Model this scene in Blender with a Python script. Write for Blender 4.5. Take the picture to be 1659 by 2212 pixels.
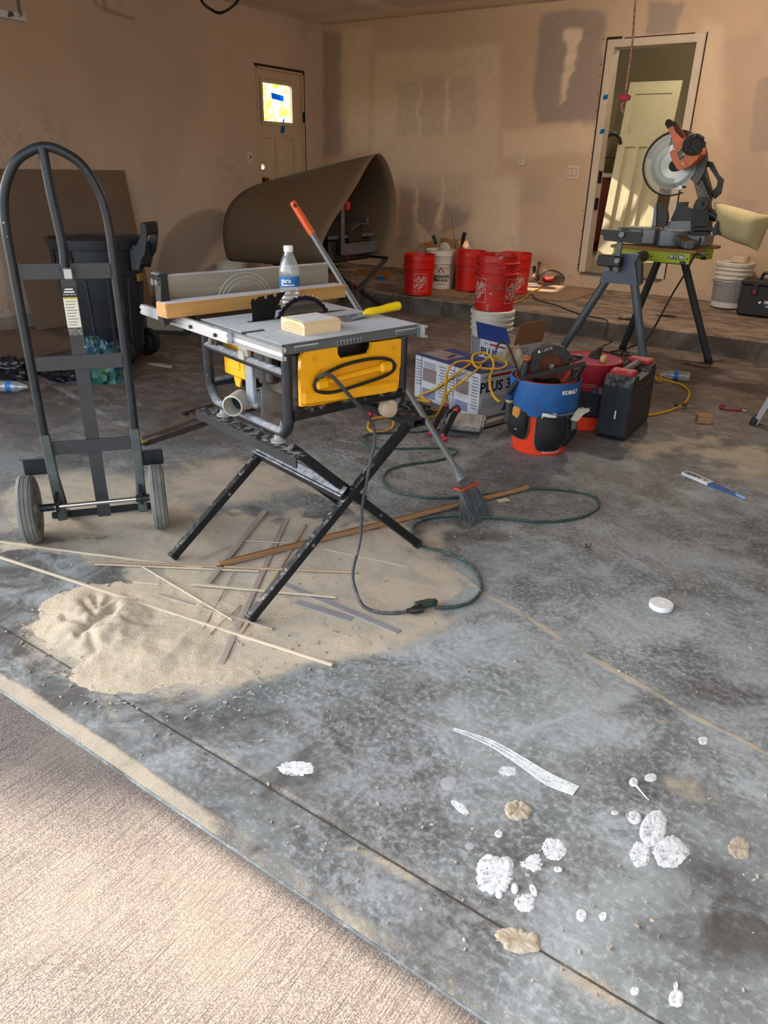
# Garage under renovation: table saw, hand truck, mitre saw, buckets, sawdust.
import bpy, bmesh, math, random
import numpy as np
from mathutils import Vector, Matrix

for _o in list(bpy.data.objects):
    bpy.data.objects.remove(_o, do_unlink=True)
SC = bpy.context.scene
COL = SC.collection
random.seed(7)
RNG = np.random.default_rng(7)
PI = math.pi

# ------------------------------------------------------------------ camera
IMW, IMH, FPX, CAMZ = 1659, 2212, 1586.5, 1.3
def _cam_rows(yaw, pitch, roll):
    fw = np.array([math.sin(yaw)*math.cos(pitch), math.cos(yaw)*math.cos(pitch), -math.sin(pitch)])
    r0 = np.array([math.cos(yaw), -math.sin(yaw), 0.0]); d0 = np.cross(fw, r0)
    r = math.cos(roll)*r0 + math.sin(roll)*d0
    d = -math.sin(roll)*r0 + math.cos(roll)*d0
    return np.array([r, d, fw])
CM = _cam_rows(math.radians(-34.068), math.radians(25.116), math.radians(-1.3026))
cam_d = bpy.data.cameras.new('camera'); cam = bpy.data.objects.new('camera', cam_d); COL.objects.link(cam)
cam_d.sensor_fit = 'VERTICAL'; cam_d.sensor_height = 24.0; cam_d.lens = FPX/IMH*24.0
cam_d.clip_start = 0.02; cam_d.clip_end = 300
cam.matrix_world = Matrix(((CM[0][0], -CM[1][0], -CM[2][0], 0.0),
                           (CM[0][1], -CM[1][1], -CM[2][1], 0.0),
                           (CM[0][2], -CM[1][2], -CM[2][2], CAMZ), (0, 0, 0, 1)))
SC.camera = cam

# ------------------------------------------------------------------ light
SUN_DIR = Vector((1.0, 0.17, -0.565)).normalized()
w = bpy.data.worlds.new('sky'); SC.world = w; w.use_nodes = True
nt = w.node_tree; nt.nodes.clear()
o_ = nt.nodes.new('ShaderNodeOutputWorld'); b_ = nt.nodes.new('ShaderNodeBackground')
s_ = nt.nodes.new('ShaderNodeTexSky'); s_.sky_type = 'NISHITA'; s_.sun_disc = False
s_.sun_elevation = math.asin(-SUN_DIR.z); s_.sun_rotation = math.atan2(-SUN_DIR.x, -SUN_DIR.y)
s_.air_density = 1.0; s_.dust_density = 2.5; s_.ozone_density = 1.0
mx_ = nt.nodes.new('ShaderNodeMix'); mx_.data_type = 'RGBA'; mx_.inputs[0].default_value = 0.45
hs_ = nt.nodes.new('ShaderNodeHueSaturation'); hs_.inputs['Saturation'].default_value = 0.55; hs_.inputs['Hue'].default_value = 0.492
nt.links.new(s_.outputs[0], hs_.inputs['Color']); nt.links.new(hs_.outputs[0], b_.inputs[0]); nt.links.new(b_.outputs[0], o_.inputs[0])
b_.inputs[1].default_value = 0.46
sun_d = bpy.data.lights.new('sun', 'SUN'); sun_d.energy = 11.5; sun_d.angle = math.radians(0.5); sun_d.color = (1.0, 0.86, 0.70)
sun = bpy.data.objects.new('sun', sun_d); COL.objects.link(sun); sun.rotation_euler = SUN_DIR.to_track_quat('-Z', 'Y').to_euler()
sun.location = (-8, -2, 8)
SC.view_settings.view_transform = 'Standard'; SC.view_settings.look = 'None'
SC.view_settings.exposure = 0.97; SC.view_settings.gamma = 1.0; SC.view_settings.use_curve_mapping = False
SC.cycles.max_bounces = 10; SC.cycles.diffuse_bounces = 7; SC.cycles.transparent_max_bounces = 12
SC.cycles.sample_clamp_indirect = 8.0; SC.cycles.caustics_reflective = False; SC.cycles.caustics_refractive = False

# ------------------------------------------------------------------ pixel -> place
def ray(x, y):
    d = np.array([(x-IMW/2)/FPX, (y-IMH/2)/FPX, 1.0]); return CM.T @ d
def G(x, y, z=0.0):                       # the point of the level z that the pixel shows
    d = ray(x, y); t = (z-CAMZ)/d[2]; return Vector((t*d[0], t*d[1], z))
def AX(x, y, ax, val):                    # the point of an upright plane (0: X = val, 1: Y = val)
    d = ray(x, y); o = np.array([0, 0, CAMZ]); t = (val-o[ax])/d[ax]; p = o+t*d; return Vector(p)
CURB_Y, CURB_Z, PSL = 6.33, 0.153, 0.065
def platz(Y): return CURB_Z + (Y-CURB_Y)*PSL
def P(x, y, dz=0.0):                      # on the raised slab at the back
    z = .2
    for _ in range(30):
        p = G(x, y, z+dz); z = platz(p.y)
    return p
def away(p, r): 
    d = Vector((p.x, p.y, 0)).normalized(); return p + d*r
def proj(X):                              # N x 3 -> N x 2 pixels
    q = (X-np.array([0, 0, CAMZ])) @ CM.T
    return np.stack([q[:, 0]/q[:, 2]*FPX+IMW/2, q[:, 1]/q[:, 2]*FPX+IMH/2], 1)

# ------------------------------------------------------------------ mesh building
class MB:
    def __init__(s): s.v = []; s.f = []
    def add(s, vs, fs, mat=None):
        n = len(s.v)
        if mat is not None: vs = [mat @ Vector(p) for p in vs]
        s.v += [tuple(p) for p in vs]; s.f += [tuple(i+n for i in f) for f in fs]; return s
    def box(s, c, size, rot=None, b=0.0):
        hx, hy, hz = size[0]/2, size[1]/2, size[2]/2
        R = Matrix.Identity(3) if rot is None else (rot if isinstance(rot, Matrix) else Matrix.Rotation(rot, 3, 'Z'))
        c = Vector(c); vs = []; fs = []
        b = min(b, hx*.98, hy*.98, hz*.98)
        if b <= 0:
            for sx in (-1, 1):
                for sy in (-1, 1):
                    for sz in (-1, 1): vs.append(c + R @ Vector((sx*hx, sy*hy, sz*hz)))
            fs = [(0, 1, 3, 2), (4, 6, 7, 5), (0, 4, 5, 1), (2, 3, 7, 6), (0, 2, 6, 4), (1, 5, 7, 3)]
            return s.add(vs, fs)
        idx = {}; h = (hx, hy, hz)
        for sx in (-1, 1):
            for sy in (-1, 1):
                for sz in (-1, 1):
                    sg = (sx, sy, sz)
                    for a in range(3):
                        p = [sg[k]*(h[k] if k == a else h[k]-b) for k in range(3)]
                        idx[(sg, a)] = len(vs); vs.append(c + R @ Vector(p))
        def S(a, sa, b_, sb, c_, sc):
            t = [0, 0, 0]; t[a] = sa; t[b_] = sb; t[c_] = sc; return tuple(t)
        for a in range(3):
            b_, c_ = (a+1) % 3, (a+2) % 3
            for sa in (-1, 1):
                fs.append(tuple(idx[(S(a, sa, b_, p, c_, q), a)] for p, q in ((-1, -1), (1, -1), (1, 1), (-1, 1))))
            for sa in (-1, 1):
                for sb in (-1, 1):
                    fs.append((idx[(S(a, sa, b_, sb, c_, -1), a)], idx[(S(a, sa, b_, sb, c_, 1), a)],
                               idx[(S(a, sa, b_, sb, c_, 1), b_)], idx[(S(a, sa, b_, sb, c_, -1), b_)]))
        for sx in (-1, 1):
            for sy in (-1, 1):
                for sz in (-1, 1): fs.append(tuple(idx[((sx, sy, sz), a)] for a in range(3)))
        return s.add(vs, fs)
    def bar(s, p0, p1, w_, h_, up=(0, 0, 1), b=0.0):       # rectangular bar, w_ sideways, h_ along up
        p0 = Vector(p0); p1 = Vector(p1); d = p1-p0; L = d.length; d.normalize()
        u = Vector(up); sd = d.cross(u)
        if sd.length < 1e-4: sd = d.cross(Vector((1, 0, 0)))
        sd.normalize(); u = sd.cross(d)
        R = Matrix((d, sd, u)).transposed()
        return s.box((p0+p1)/2, (L, w_, h_), R, b)
    def cyl(s, p0, p1, r0, r1=None, n=16, caps=True):
        r1 = r0 if r1 is None else r1
        return s.tube([p0, p1], [r0, r1], n, caps)
    def tube(s, path, r, n=8, caps=True, closed=False):
        pts = [Vector(p) for p in path]; m = len(pts)
        rs = list(r) if hasattr(r, '__len__') else [r]*m
        tg = []
        for i in range(m):
            a = pts[(i-1) % m] if (closed or i > 0) else pts[i]
            c = pts[(i+1) % m] if (closed or i < m-1) else pts[i]
            t = (c-a); tg.append(t.normalized() if t.length > 1e-9 else Vector((0, 0, 1)))
        ref = Vector((0, 0, 1)) if abs(tg[0].z) < .9 else Vector((1, 0, 0))
        nrm = tg[0].cross(ref).normalized(); vs = []; fs = []
        for i in range(m):
            if i:
                nrm = nrm - tg[i]*nrm.dot(tg[i])
                if nrm.length < 1e-6: nrm = tg[i].orthogonal()
                nrm.normalize()
            bn = tg[i].cross(nrm)
            for k in range(n):
                a = 2*PI*k/n; vs.append(pts[i]+(nrm*math.cos(a)+bn*math.sin(a))*rs[i])
        for i in range(m if closed else m-1):
            j = (i+1) % m
            for k in range(n): fs.append((i*n+k, i*n+(k+1) % n, j*n+(k+1) % n, j*n+k))
        if caps and not closed:
            fs.append(tuple(range(n))[::-1]); fs.append(tuple((m-1)*n+k for k in range(n)))
        return s.add(vs, fs)
    def lathe(s, prof, n=32, c=(0, 0, 0), R=None, closed=False):   # prof: (radius, z)
        vs = []; fs = []; c = Vector(c); m = len(prof)
        for (r, z) in prof:
            for k in range(n):
                a = 2*PI*k/n; p = Vector((r*math.cos(a), r*math.sin(a), z)); vs.append(c+(R @ p if R else p))
        for i in range(m if closed else m-1):
            j = (i+1) % m
            for k in range(n): fs.append((i*n+k, i*n+(k+1) % n, j*n+(k+1) % n, j*n+k))
        if not closed:
            if prof[0][0] > 1e-5: fs.append(tuple(range(n))[::-1])
            if prof[-1][0] > 1e-5: fs.append(tuple((m-1)*n+k for k in range(n)))
        return s.add(vs, fs)
    def prism(s, poly, h, o=(0, 0, 0), ex=(1, 0, 0), ey=(0, 1, 0)):  # 2-D outline swept by h along ex x ey
        o = Vector(o); ex = Vector(ex).normalized(); ey = Vector(ey).normalized(); ez = ex.cross(ey)
        n = len(poly)
        vs = [o+ex*x+ey*y for x, y in poly]+[o+ex*x+ey*y+ez*h for x, y in poly]
        fs = [tuple(range(n))[::-1], tuple(range(n, 2*n))]+[(i, (i+1) % n, n+(i+1) % n, n+i) for i in range(n)]
        return s.add(vs, fs)
    def ball(s, c, r, sc=(1, 1, 1), n=12, m=8, R=None):
        vs = []; fs = []; c = Vector(c)
        for i in range(m+1):
            th = PI*i/m
            for k in range(n):
                a = 2*PI*k/n
                p = Vector((r*sc[0]*math.sin(th)*math.cos(a), r*sc[1]*math.sin(th)*math.sin(a), r*sc[2]*math.cos(th)))
                vs.append(c+(R @ p if R else p))
        for i in range(m):
            for k in range(n): fs.append((i*n+k, (i+1)*n+k, (i+1)*n+(k+1) % n, i*n+(k+1) % n))
        return s.add(vs, fs)
    def grid(s, fn, nu, nv):                                # surface fn(u, v), u and v in 0..1
        vs = [fn(i/nu, j/nv) for i in range(nu+1) for j in range(nv+1)]
        fs = [(i*(nv+1)+j, (i+1)*(nv+1)+j, (i+1)*(nv+1)+j+1, i*(nv+1)+j+1) for i in range(nu) for j in range(nv)]
        return s.add(vs, fs)
    def mesh(s, name, mat=None, ang=35, recalc=True):
        me = bpy.data.meshes.new(name); me.from_pydata(s.v, [], s.f)
        if recalc:
            bm = bmesh.new(); bm.from_mesh(me); bmesh.ops.remove_doubles(bm, verts=bm.verts, dist=1e-6)
            bmesh.ops.recalc_face_normals(bm, faces=bm.faces); bm.to_mesh(me); bm.free()
        me.polygons.foreach_set('use_smooth', [True]*len(me.polygons))
        me.set_sharp_from_angle(angle=math.radians(ang))
        if mat is not None: me.materials.append(mat)
        return me
    def build(s, name, mat=None, parent=None, ang=35, recalc=True, solid=0.0, loc=None):
        o = bpy.data.objects.new(name, s.mesh(name, mat, ang, recalc)); COL.objects.link(o)
        if parent is not None: o.parent = parent
        if loc is not None: o.location = loc
        if solid:
            md = o.modifiers.new('thickness', 'SOLIDIFY'); md.thickness = solid; md.offset = 0
        return o

def smooth(pts, k=6, closed=False):                        # Catmull-Rom through the points
    p = [Vector(q) for q in pts]; m = len(p); out = []
    for i in range(m if closed else m-1):
        a, b, c, d = (p[(i-1) % m] if (closed or i) else p[i]), p[i], p[(i+1) % m], (p[(i+2) % m] if (closed or i+2 < m) else p[(i+1) % m])
        for j in range(k):
            t = j/k
            out.append(.5*((2*b)+(c-a)*t+(2*a-5*b+4*c-d)*t*t+(3*b-a-3*c+d)*t**3))
    if not closed: out.append(p[-1])
    return out
def empty(name, loc=(0, 0, 0), rz=0.0, rot=None):
    o = bpy.data.objects.new(name, None); COL.objects.link(o); o.location = loc
    o.rotation_euler = rot if rot is not None else (0, 0, rz); o.empty_display_size = .05; return o
def tag(o, label, cat, group=None, kind=None):
    o['label'] = label; o['category'] = cat
    if group: o['group'] = group
    if kind: o['kind'] = kind
    return o
def struct(o, label=None):
    o['kind'] = 'structure'
    if label: o['label'] = label
    return o
def text_mesh(txt, size, mat, name='lettering', bold=0.0, ext=0.0004, align='CENTER', shear=0.0):
    cu = bpy.data.curves.new(name, 'FONT'); cu.body = txt; cu.size = size; cu.align_x = align; cu.align_y = 'CENTER'
    cu.offset = bold; cu.extrude = ext; cu.shear = shear; cu.resolution_u = 2; cu.space_line = .82
    t = bpy.data.objects.new(name, cu); COL.objects.link(t); bpy.context.view_layer.update()
    me = bpy.data.meshes.new_from_object(t.evaluated_get(bpy.context.evaluated_depsgraph_get()))
    bpy.data.objects.remove(t); bpy.data.curves.remove(cu)
    me.materials.clear(); me.materials.append(mat); return me
def put_text(txt, size, mat, parent, o, ex, ey, name='lettering', bold=0.0, wrap=None, rot=0.0, **kw):
    """flat lettering at o, reading along ex, up along ey; wrap=(radius fn, angle0) bends it round the local z axis"""
    me = text_mesh(txt, size, mat, name, bold, **kw)
    o = Vector(o); ex = Vector(ex).normalized(); ey = Vector(ey).normalized(); ez = ex.cross(ey)
    c, s_ = math.cos(rot), math.sin(rot)
    for v in me.vertices:
        x, y, z = v.co; x, y = x*c-y*s_, x*s_+y*c
        if wrap:
            rf, a0, z0 = wrap; zz = z0+y; r = rf(zz)+.0012+z; a = a0+x/rf(zz)
            v.co = (r*math.cos(a), r*math.sin(a), zz)
        else: v.co = o+ex*x+ey*y+ez*z
    ob = bpy.data.objects.new(name, me); COL.objects.link(ob); ob.parent = parent; return ob

# ------------------------------------------------------------------ materials
def _n(nt, t, **kw):
    n = nt.nodes.new(t)
    for k, v in kw.items(): setattr(n, k, v)
    return n
def lin(c):                                   # 0-255 display colour -> linear
    return tuple(((x/255)/12.92 if x/255 <= .04045 else ((x/255+.055)/1.055)**2.4) for x in c)
MATS = {}
def M(name, col, rough=.5, metal=0.0, var=.12, vs=9.0, bump=0.0, bs=220.0, dust=0.0, dustc=(205, 200, 190), stretch=None,
      col2=None, spec=.5, trans=0.0, ior=1.45, alpha=1.0, emit=0.0, spots=0.0, spotc=(215, 212, 205), spots_s=60.0, grain=0.0, coat=0.0, sub=0.0):
    if name in MATS: return MATS[name]
    m = bpy.data.materials.new(name); m.use_nodes = True; MATS[name] = m
    nt = m.node_tree; B = nt.nodes['Principled BSDF']; L = nt.links.new
    base = lin(col); c2 = lin(col2) if col2 else tuple(x*(1-2.2*var) if 2.2*var < 1 else x*.1 for x in base)
    tc = _n(nt, 'ShaderNodeTexCoord'); mp = _n(nt, 'ShaderNodeMapping'); L(tc.outputs['Object'], mp.inputs[0])
    if stretch: mp.inputs['Scale'].default_value = stretch
    nz = _n(nt, 'ShaderNodeTexNoise'); nz.inputs['Scale'].default_value = vs; nz.inputs['Detail'].default_value = 7; nz.inputs['Roughness'].default_value = .62
    L(mp.outputs[0], nz.inputs['Vector'])
    rp = _n(nt, 'ShaderNodeValToRGB'); rp.color_ramp.elements[0].position = .34; rp.color_ramp.elements[1].position = .66
    rp.color_ramp.elements[0].color = (*c2, 1); rp.color_ramp.elements[1].color = (*base, 1)
    L(nz.outputs['Fac'], rp.inputs[0]); out = rp.outputs[0]
    geo = None
    if spots:
        ns = _n(nt, 'ShaderNodeTexNoise'); ns.inputs['Scale'].default_value = spots_s; ns.inputs['Detail'].default_value = 4
        L(tc.outputs['Object'], ns.inputs['Vector'])
        r2 = _n(nt, 'ShaderNodeValToRGB'); r2.color_ramp.elements[0].position = .74-spots*.3; r2.color_ramp.elements[1].position = .78-spots*.3
        L(ns.outputs['Fac'], r2.inputs[0])
        mx = _n(nt, 'ShaderNodeMix', data_type='RGBA'); L(r2.outputs[0], mx.inputs[0]); L(out, mx.inputs[6]); mx.inputs[7].default_value = (*lin(spotc), 1); out = mx.outputs[2]
    if dust:
        geo = _n(nt, 'ShaderNodeNewGeometry'); sp = _n(nt, 'ShaderNodeSeparateXYZ'); L(geo.outputs['Normal'], sp.inputs[0])
        mr = _n(nt, 'ShaderNodeMapRange'); mr.inputs[1].default_value = .25; mr.inputs[2].default_value = .8; L(sp.outputs[2], mr.inputs[0])
        n3 = _n(nt, 'ShaderNodeTexNoise'); n3.inputs['Scale'].default_value = 38; n3.inputs['Detail'].default_value = 8; n3.inputs['Roughness'].default_value = .75
        L(tc.outputs['Object'], n3.inputs['Vector'])
        r3 = _n(nt, 'ShaderNodeMapRange'); r3.inputs[1].default_value = .62-dust*.42; r3.inputs[2].default_value = .72-dust*.2; L(n3.outputs['Fac'], r3.inputs[0])
        mu = _n(nt, 'ShaderNodeMath', operation='MULTIPLY'); L(mr.outputs[0], mu.inputs[0]); L(r3.outputs[0], mu.inputs[1])
        mx = _n(nt, 'ShaderNodeMix', data_type='RGBA'); L(mu.outputs[0], mx.inputs[0]); L(out, mx.inputs[6]); mx.inputs[7].default_value = (*lin(dustc), 1); out = mx.outputs[2]
        rr = _n(nt, 'ShaderNodeMapRange'); rr.inputs[3].default_value = rough; rr.inputs[4].default_value = .9; L(mu.outputs[0], rr.inputs[0]); L(rr.outputs[0], B.inputs['Roughness'])
        if metal:
            rm = _n(nt, 'ShaderNodeMapRange'); rm.inputs[3].default_value = metal; rm.inputs[4].default_value = 0; L(mu.outputs[0], rm.inputs[0]); L(rm.outputs[0], B.inputs['Metallic'])
    L(out, B.inputs['Base Color'])
    if not dust: B.inputs['Roughness'].default_value = rough
    if not (dust and metal): B.inputs['Metallic'].default_value = metal
    B.inputs['Specular IOR Level'].default_value = spec
    if trans: B.inputs['Transmission Weight'].default_value = trans; B.inputs['IOR'].default_value = ior
    if coat: B.inputs['Coat Weight'].default_value = coat
    if sub: B.inputs['Subsurface Weight'].default_value = sub; B.inputs['Subsurface Radius'].default_value = (.02, .01, .008)
    if alpha < 1: B.inputs['Alpha'].default_value = alpha
    if emit: B.inputs['Emission Color'].default_value = (*base, 1); B.inputs['Emission Strength'].default_value = emit
    if bump:
        nb = _n(nt, 'ShaderNodeTexNoise'); nb.inputs['Scale'].default_value = bs; nb.inputs['Detail'].default_value = 4
        L(mp.outputs[0], nb.inputs['Vector'])
        bp = _n(nt, 'ShaderNodeBump'); bp.inputs['Strength'].default_value = bump; bp.inputs['Distance'].default_value = .002
        L(nb.outputs['Fac'], bp.inputs['Height']); L(bp.outputs[0], B.inputs['Normal'])
    return m
def wood(name, light, dark, axis=0, scale=1.0, rough=.7):
    if name in MATS: return MATS[name]
    st = [30*scale]*3; st[axis] = 1.6*scale
    m = M(name, light, rough, var=.2, vs=1.0, col2=dark, stretch=tuple(st), bump=.12, bs=6.0, spec=.3)
    return m

# value noise on arrays, for the marks on floor and walls
def vnoise(x, y, seed=0):
    xi = np.floor(x).astype(np.int64); yi = np.floor(y).astype(np.int64); xf = x-xi; yf = y-yi
    def h(a, b):
        n = (a*374761393+b*668265263+seed*974634777) & 0xffffffff
        n = ((n ^ (n >> 13))*1274126177) & 0xffffffff
        return ((n ^ (n >> 16)) & 0xffff)/65535.0
    u = xf*xf*(3-2*xf); v_ = yf*yf*(3-2*yf)
    return (h(xi, yi)*(1-u)+h(xi+1, yi)*u)*(1-v_)+(h(xi, yi+1)*(1-u)+h(xi+1, yi+1)*u)*v_
def fbm(x, y, oct=5, seed=0, gain=.55):
    s = 0; a = 1; t = 0
    for k in range(oct):
        s = s+a*vnoise(x*2**k, y*2**k, seed+k*17); t += a; a *= gain
    return s/t
def sstep(a, b, x): 
    t = np.clip((x-a)/(b-a), 0, 1); return t*t*(3-2*t)
def seg_dist(px, py, pts):                   # distance to a polyline
    d = np.full(px.shape, 1e9)
    for (x0, y0), (x1, y1) in zip(pts[:-1], pts[1:]):
        dx, dy = x1-x0, y1-y0; t = np.clip(((px-x0)*dx+(py-y0)*dy)/(dx*dx+dy*dy), 0, 1)
        d = np.minimum(d, np.hypot(px-x0-t*dx, py-y0-t*dy))
    return d
def inpoly(px, py, poly):
    r = np.zeros(px.shape, bool); n = len(poly)
    for i in range(n):
        x0, y0 = poly[i]; x1, y1 = poly[(i+1) % n]
        c = ((y0 > py) != (y1 > py)) & (px < (x1-x0)*(py-y0)/(y1-y0+1e-12)+x0); r ^= c
    return r
def polyd(px, py, poly):                     # signed distance, positive inside
    d = seg_dist(px, py, list(poly)+[poly[0]]); return np.where(inpoly(px, py, poly), d, -d)
def grid_mesh(name, xs, ys, pos, mat, attrs=None, keep=None, parent=None):
    """regular grid; pos(X, Y) -> N x 3; attrs: name -> values; keep(cx, cy) -> cells to keep"""
    nx, ny = len(xs), len(ys); Xg, Yg = np.meshgrid(xs, ys, indexing='ij'); V_ = pos(Xg.ravel(), Yg.ravel())
    i, j = np.meshgrid(np.arange(nx-1), np.arange(ny-1), indexing='ij'); i = i.ravel(); j = j.ravel()
    if keep is not None:
        k = keep((xs[i]+xs[i+1])/2, (ys[j]+ys[j+1])/2); i = i[k]; j = j[k]
    F_ = np.stack([i*ny+j, (i+1)*ny+j, (i+1)*ny+j+1, i*ny+j+1], 1)
    me = bpy.data.meshes.new(name); me.from_pydata(V_.tolist(), [], F_.tolist())
    for k, val in (attrs or {}).items():
        a = me.attributes.new(k, 'FLOAT', 'POINT'); a.data.foreach_set('value', np.asarray(val, np.float32))
    me.polygons.foreach_set('use_smooth', [True]*len(me.polygons)); me.materials.append(mat)
    o = bpy.data.objects.new(name, me); COL.objects.link(o); o.parent = parent; return o
# ================================================================== the setting
LX, BY, RX, CZ, FY = -6.11, 7.57, 1.45, 2.72, 0.74      # left wall, back wall, right wall, ceiling, threshold

def attr_fac(nt, name):
    a = _n(nt, 'ShaderNodeAttribute'); a.attribute_name = name; return a.outputs['Fac']
def mixc(nt, fac, a, b):
    m = _n(nt, 'ShaderNodeMix', data_type='RGBA'); L = nt.links.new
    if hasattr(fac, 'links') or hasattr(fac, 'is_linked'): L(fac, m.inputs[0])
    else: m.inputs[0].default_value = fac
    for k, v in ((6, a), (7, b)):
        if isinstance(v, tuple): m.inputs[k].default_value = (*v, 1)
        else: L(v, m.inputs[k])
    return m.outputs[2]
def noise(nt, vec, scale, detail=6, rough=.6, dist=0.0, scl=None, rot=0.0):
    n = _n(nt, 'ShaderNodeTexNoise'); n.inputs['Scale'].default_value = scale; n.inputs['Detail'].default_value = detail
    n.inputs['Roughness'].default_value = rough; n.inputs['Distortion'].default_value = dist
    if scl:
        mp = _n(nt, 'ShaderNodeMapping'); mp.inputs['Scale'].default_value = scl; mp.inputs['Rotation'].default_value = (0, 0, rot)
        nt.links.new(vec, mp.inputs[0]); vec = mp.outputs[0]
    nt.links.new(vec, n.inputs['Vector']); return n.outputs['Fac']
def rng(nt, v, a, b, c=0.0, d=1.0, smooth_=True):
    m = _n(nt, 'ShaderNodeMapRange'); m.interpolation_type = 'SMOOTHSTEP' if smooth_ else 'LINEAR'
    for k, x in ((1, a), (2, b), (3, c), (4, d)):
        if hasattr(x, 'is_linked'): nt.links.new(x, m.inputs[k])
        else: m.inputs[k].default_value = x
    nt.links.new(v, m.inputs[0]); return m.outputs[0]
def mth(nt, op, a, b=None, clamp=False):
    m = _n(nt, 'ShaderNodeMath', operation=op); m.use_clamp = clamp
    for k, x in ((0, a), (1, b)):
        if x is None: continue
        if hasattr(x, 'is_linked'): nt.links.new(x, m.inputs[k])
        else: m.inputs[k].default_value = x
    return m.outputs[0]
def bumped(nt, B, h, strength, dist):
    bp = _n(nt, 'ShaderNodeBump'); bp.inputs['Strength'].default_value = strength; bp.inputs['Distance'].default_value = dist
    nt.links.new(h, bp.inputs['Height']); nt.links.new(bp.outputs[0], B.inputs['Normal'])

def floor_material(name='garage_concrete'):
    m = bpy.data.materials.new(name); m.use_nodes = True; nt = m.node_tree; B = nt.nodes['Principled BSDF']
    tc = _n(nt, 'ShaderNodeTexCoord'); v = tc.outputs['Object']
    big = noise(nt, v, 1.9, 6, .62, .8); mid = noise(nt, v, 7.0, 9, .72, .9); fine = noise(nt, v, 60.0, 6, .7); grit = noise(nt, v, 420.0, 3, .6)
    smear = noise(nt, v, 4.6, 11, .76, 1.1, (1, 1.35, 1), .5)
    c = mixc(nt, rng(nt, big, .36, .64), lin((94, 99, 99)), lin((146, 154, 155)))
    c = mixc(nt, mth(nt, 'MULTIPLY', rng(nt, mid, .50, .66), .60), c, lin((88, 86, 84)))
    c = mixc(nt, mth(nt, 'MULTIPLY', rng(nt, smear, .48, .66), .60), c, lin((166, 174, 177)))
    spk = noise(nt, v, 170.0, 4, .65)
    c = mixc(nt, mth(nt, 'MULTIPLY', rng(nt, spk, .56, .70), .45), c, lin((82, 82, 80)))
    c = mixc(nt, mth(nt, 'MULTIPLY', rng(nt, fine, .50, .66), .50), c, lin((184, 190, 192)))
    # brown tone to the rear, scuffed white dust, dark scuffs, sawdust: each where it lies on this floor
    dk = mth(nt, 'MULTIPLY', attr_fac(nt, 'dark'), rng(nt, mth(nt, 'ADD', mth(nt, 'MULTIPLY', mid, .6), mth(nt, 'MULTIPLY', smear, .4)), .38, .58), True)
    c = mixc(nt, mth(nt, 'MULTIPLY', dk, .9), c, lin((70, 66, 63)))
    br = mth(nt, 'MULTIPLY', attr_fac(nt, 'brown'), rng(nt, big, .28, .62, .45, 1.0))
    c = mixc(nt, br, c, mixc(nt, rng(nt, smear, .42, .66), lin((72, 58, 50)), lin((128, 108, 94))))
    wh = rng(nt, mth(nt, 'ADD', mth(nt, 'MULTIPLY', smear, .55), mth(nt, 'MULTIPLY', fine, .45)), .60, .42)
    wf = mth(nt, 'MULTIPLY', attr_fac(nt, 'white'), mth(nt, 'SUBTRACT', 1.0, wh), True)
    c = mixc(nt, wf, c, lin((180, 188, 192)))
    t = attr_fac(nt, 'tan')
    tn = mth(nt, 'ADD', mth(nt, 'MULTIPLY', mid, .24), mth(nt, 'ADD', mth(nt, 'MULTIPLY', fine, .38), mth(nt, 'MULTIPLY', grit, .38)))
    tf = rng(nt, mth(nt, 'SUBTRACT', mth(nt, 'ADD', mth(nt, 'MULTIPLY', t, .62), .26), tn), -.06, .10)
    tcol = mixc(nt, rng(nt, grit, .35, .65), lin((166, 154, 132)), lin((216, 206, 186)))
    tcol = mixc(nt, mth(nt, 'MULTIPLY', rng(nt, mid, .40, .62), .18), tcol, lin((150, 146, 138)))
    c = mixc(nt, mth(nt, 'MULTIPLY', tf, rng(nt, smear, .34, .60, .62, .97)), c, tcol)
    sx = _n(nt, 'ShaderNodeSeparateXYZ'); nt.links.new(v, sx.inputs[0])
    dj = mth(nt, 'ABSOLUTE', mth(nt, 'ADD', mth(nt, 'SUBTRACT', sx.outputs[1], .907), mth(nt, 'MULTIPLY', fine, .004)))
    c = mixc(nt, mth(nt, 'MULTIPLY', rng(nt, dj, .0042, .0014), rng(nt, mid, .34, .50, .35, .9)), c, lin((58, 54, 50)))
    nt.links.new(c, B.inputs['Base Color'])
    nt.links.new(rng(nt, mth(nt, 'ADD', tf, wf), 0.0, 1.0, .55, .92), B.inputs['Roughness']); B.inputs['Specular IOR Level'].default_value = .32
    h = mth(nt, 'ADD', mth(nt, 'MULTIPLY', fine, .35), mth(nt, 'ADD', mth(nt, 'MULTIPLY', grit, mth(nt, 'ADD', mth(nt, 'MULTIPLY', tf, .5), .08)), mth(nt, 'MULTIPLY', mth(nt, 'MULTIPLY', tf, mid), 1.2)))
    bumped(nt, B, h, .55, .006)
    return m
FLOOR_M = floor_material()

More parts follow.
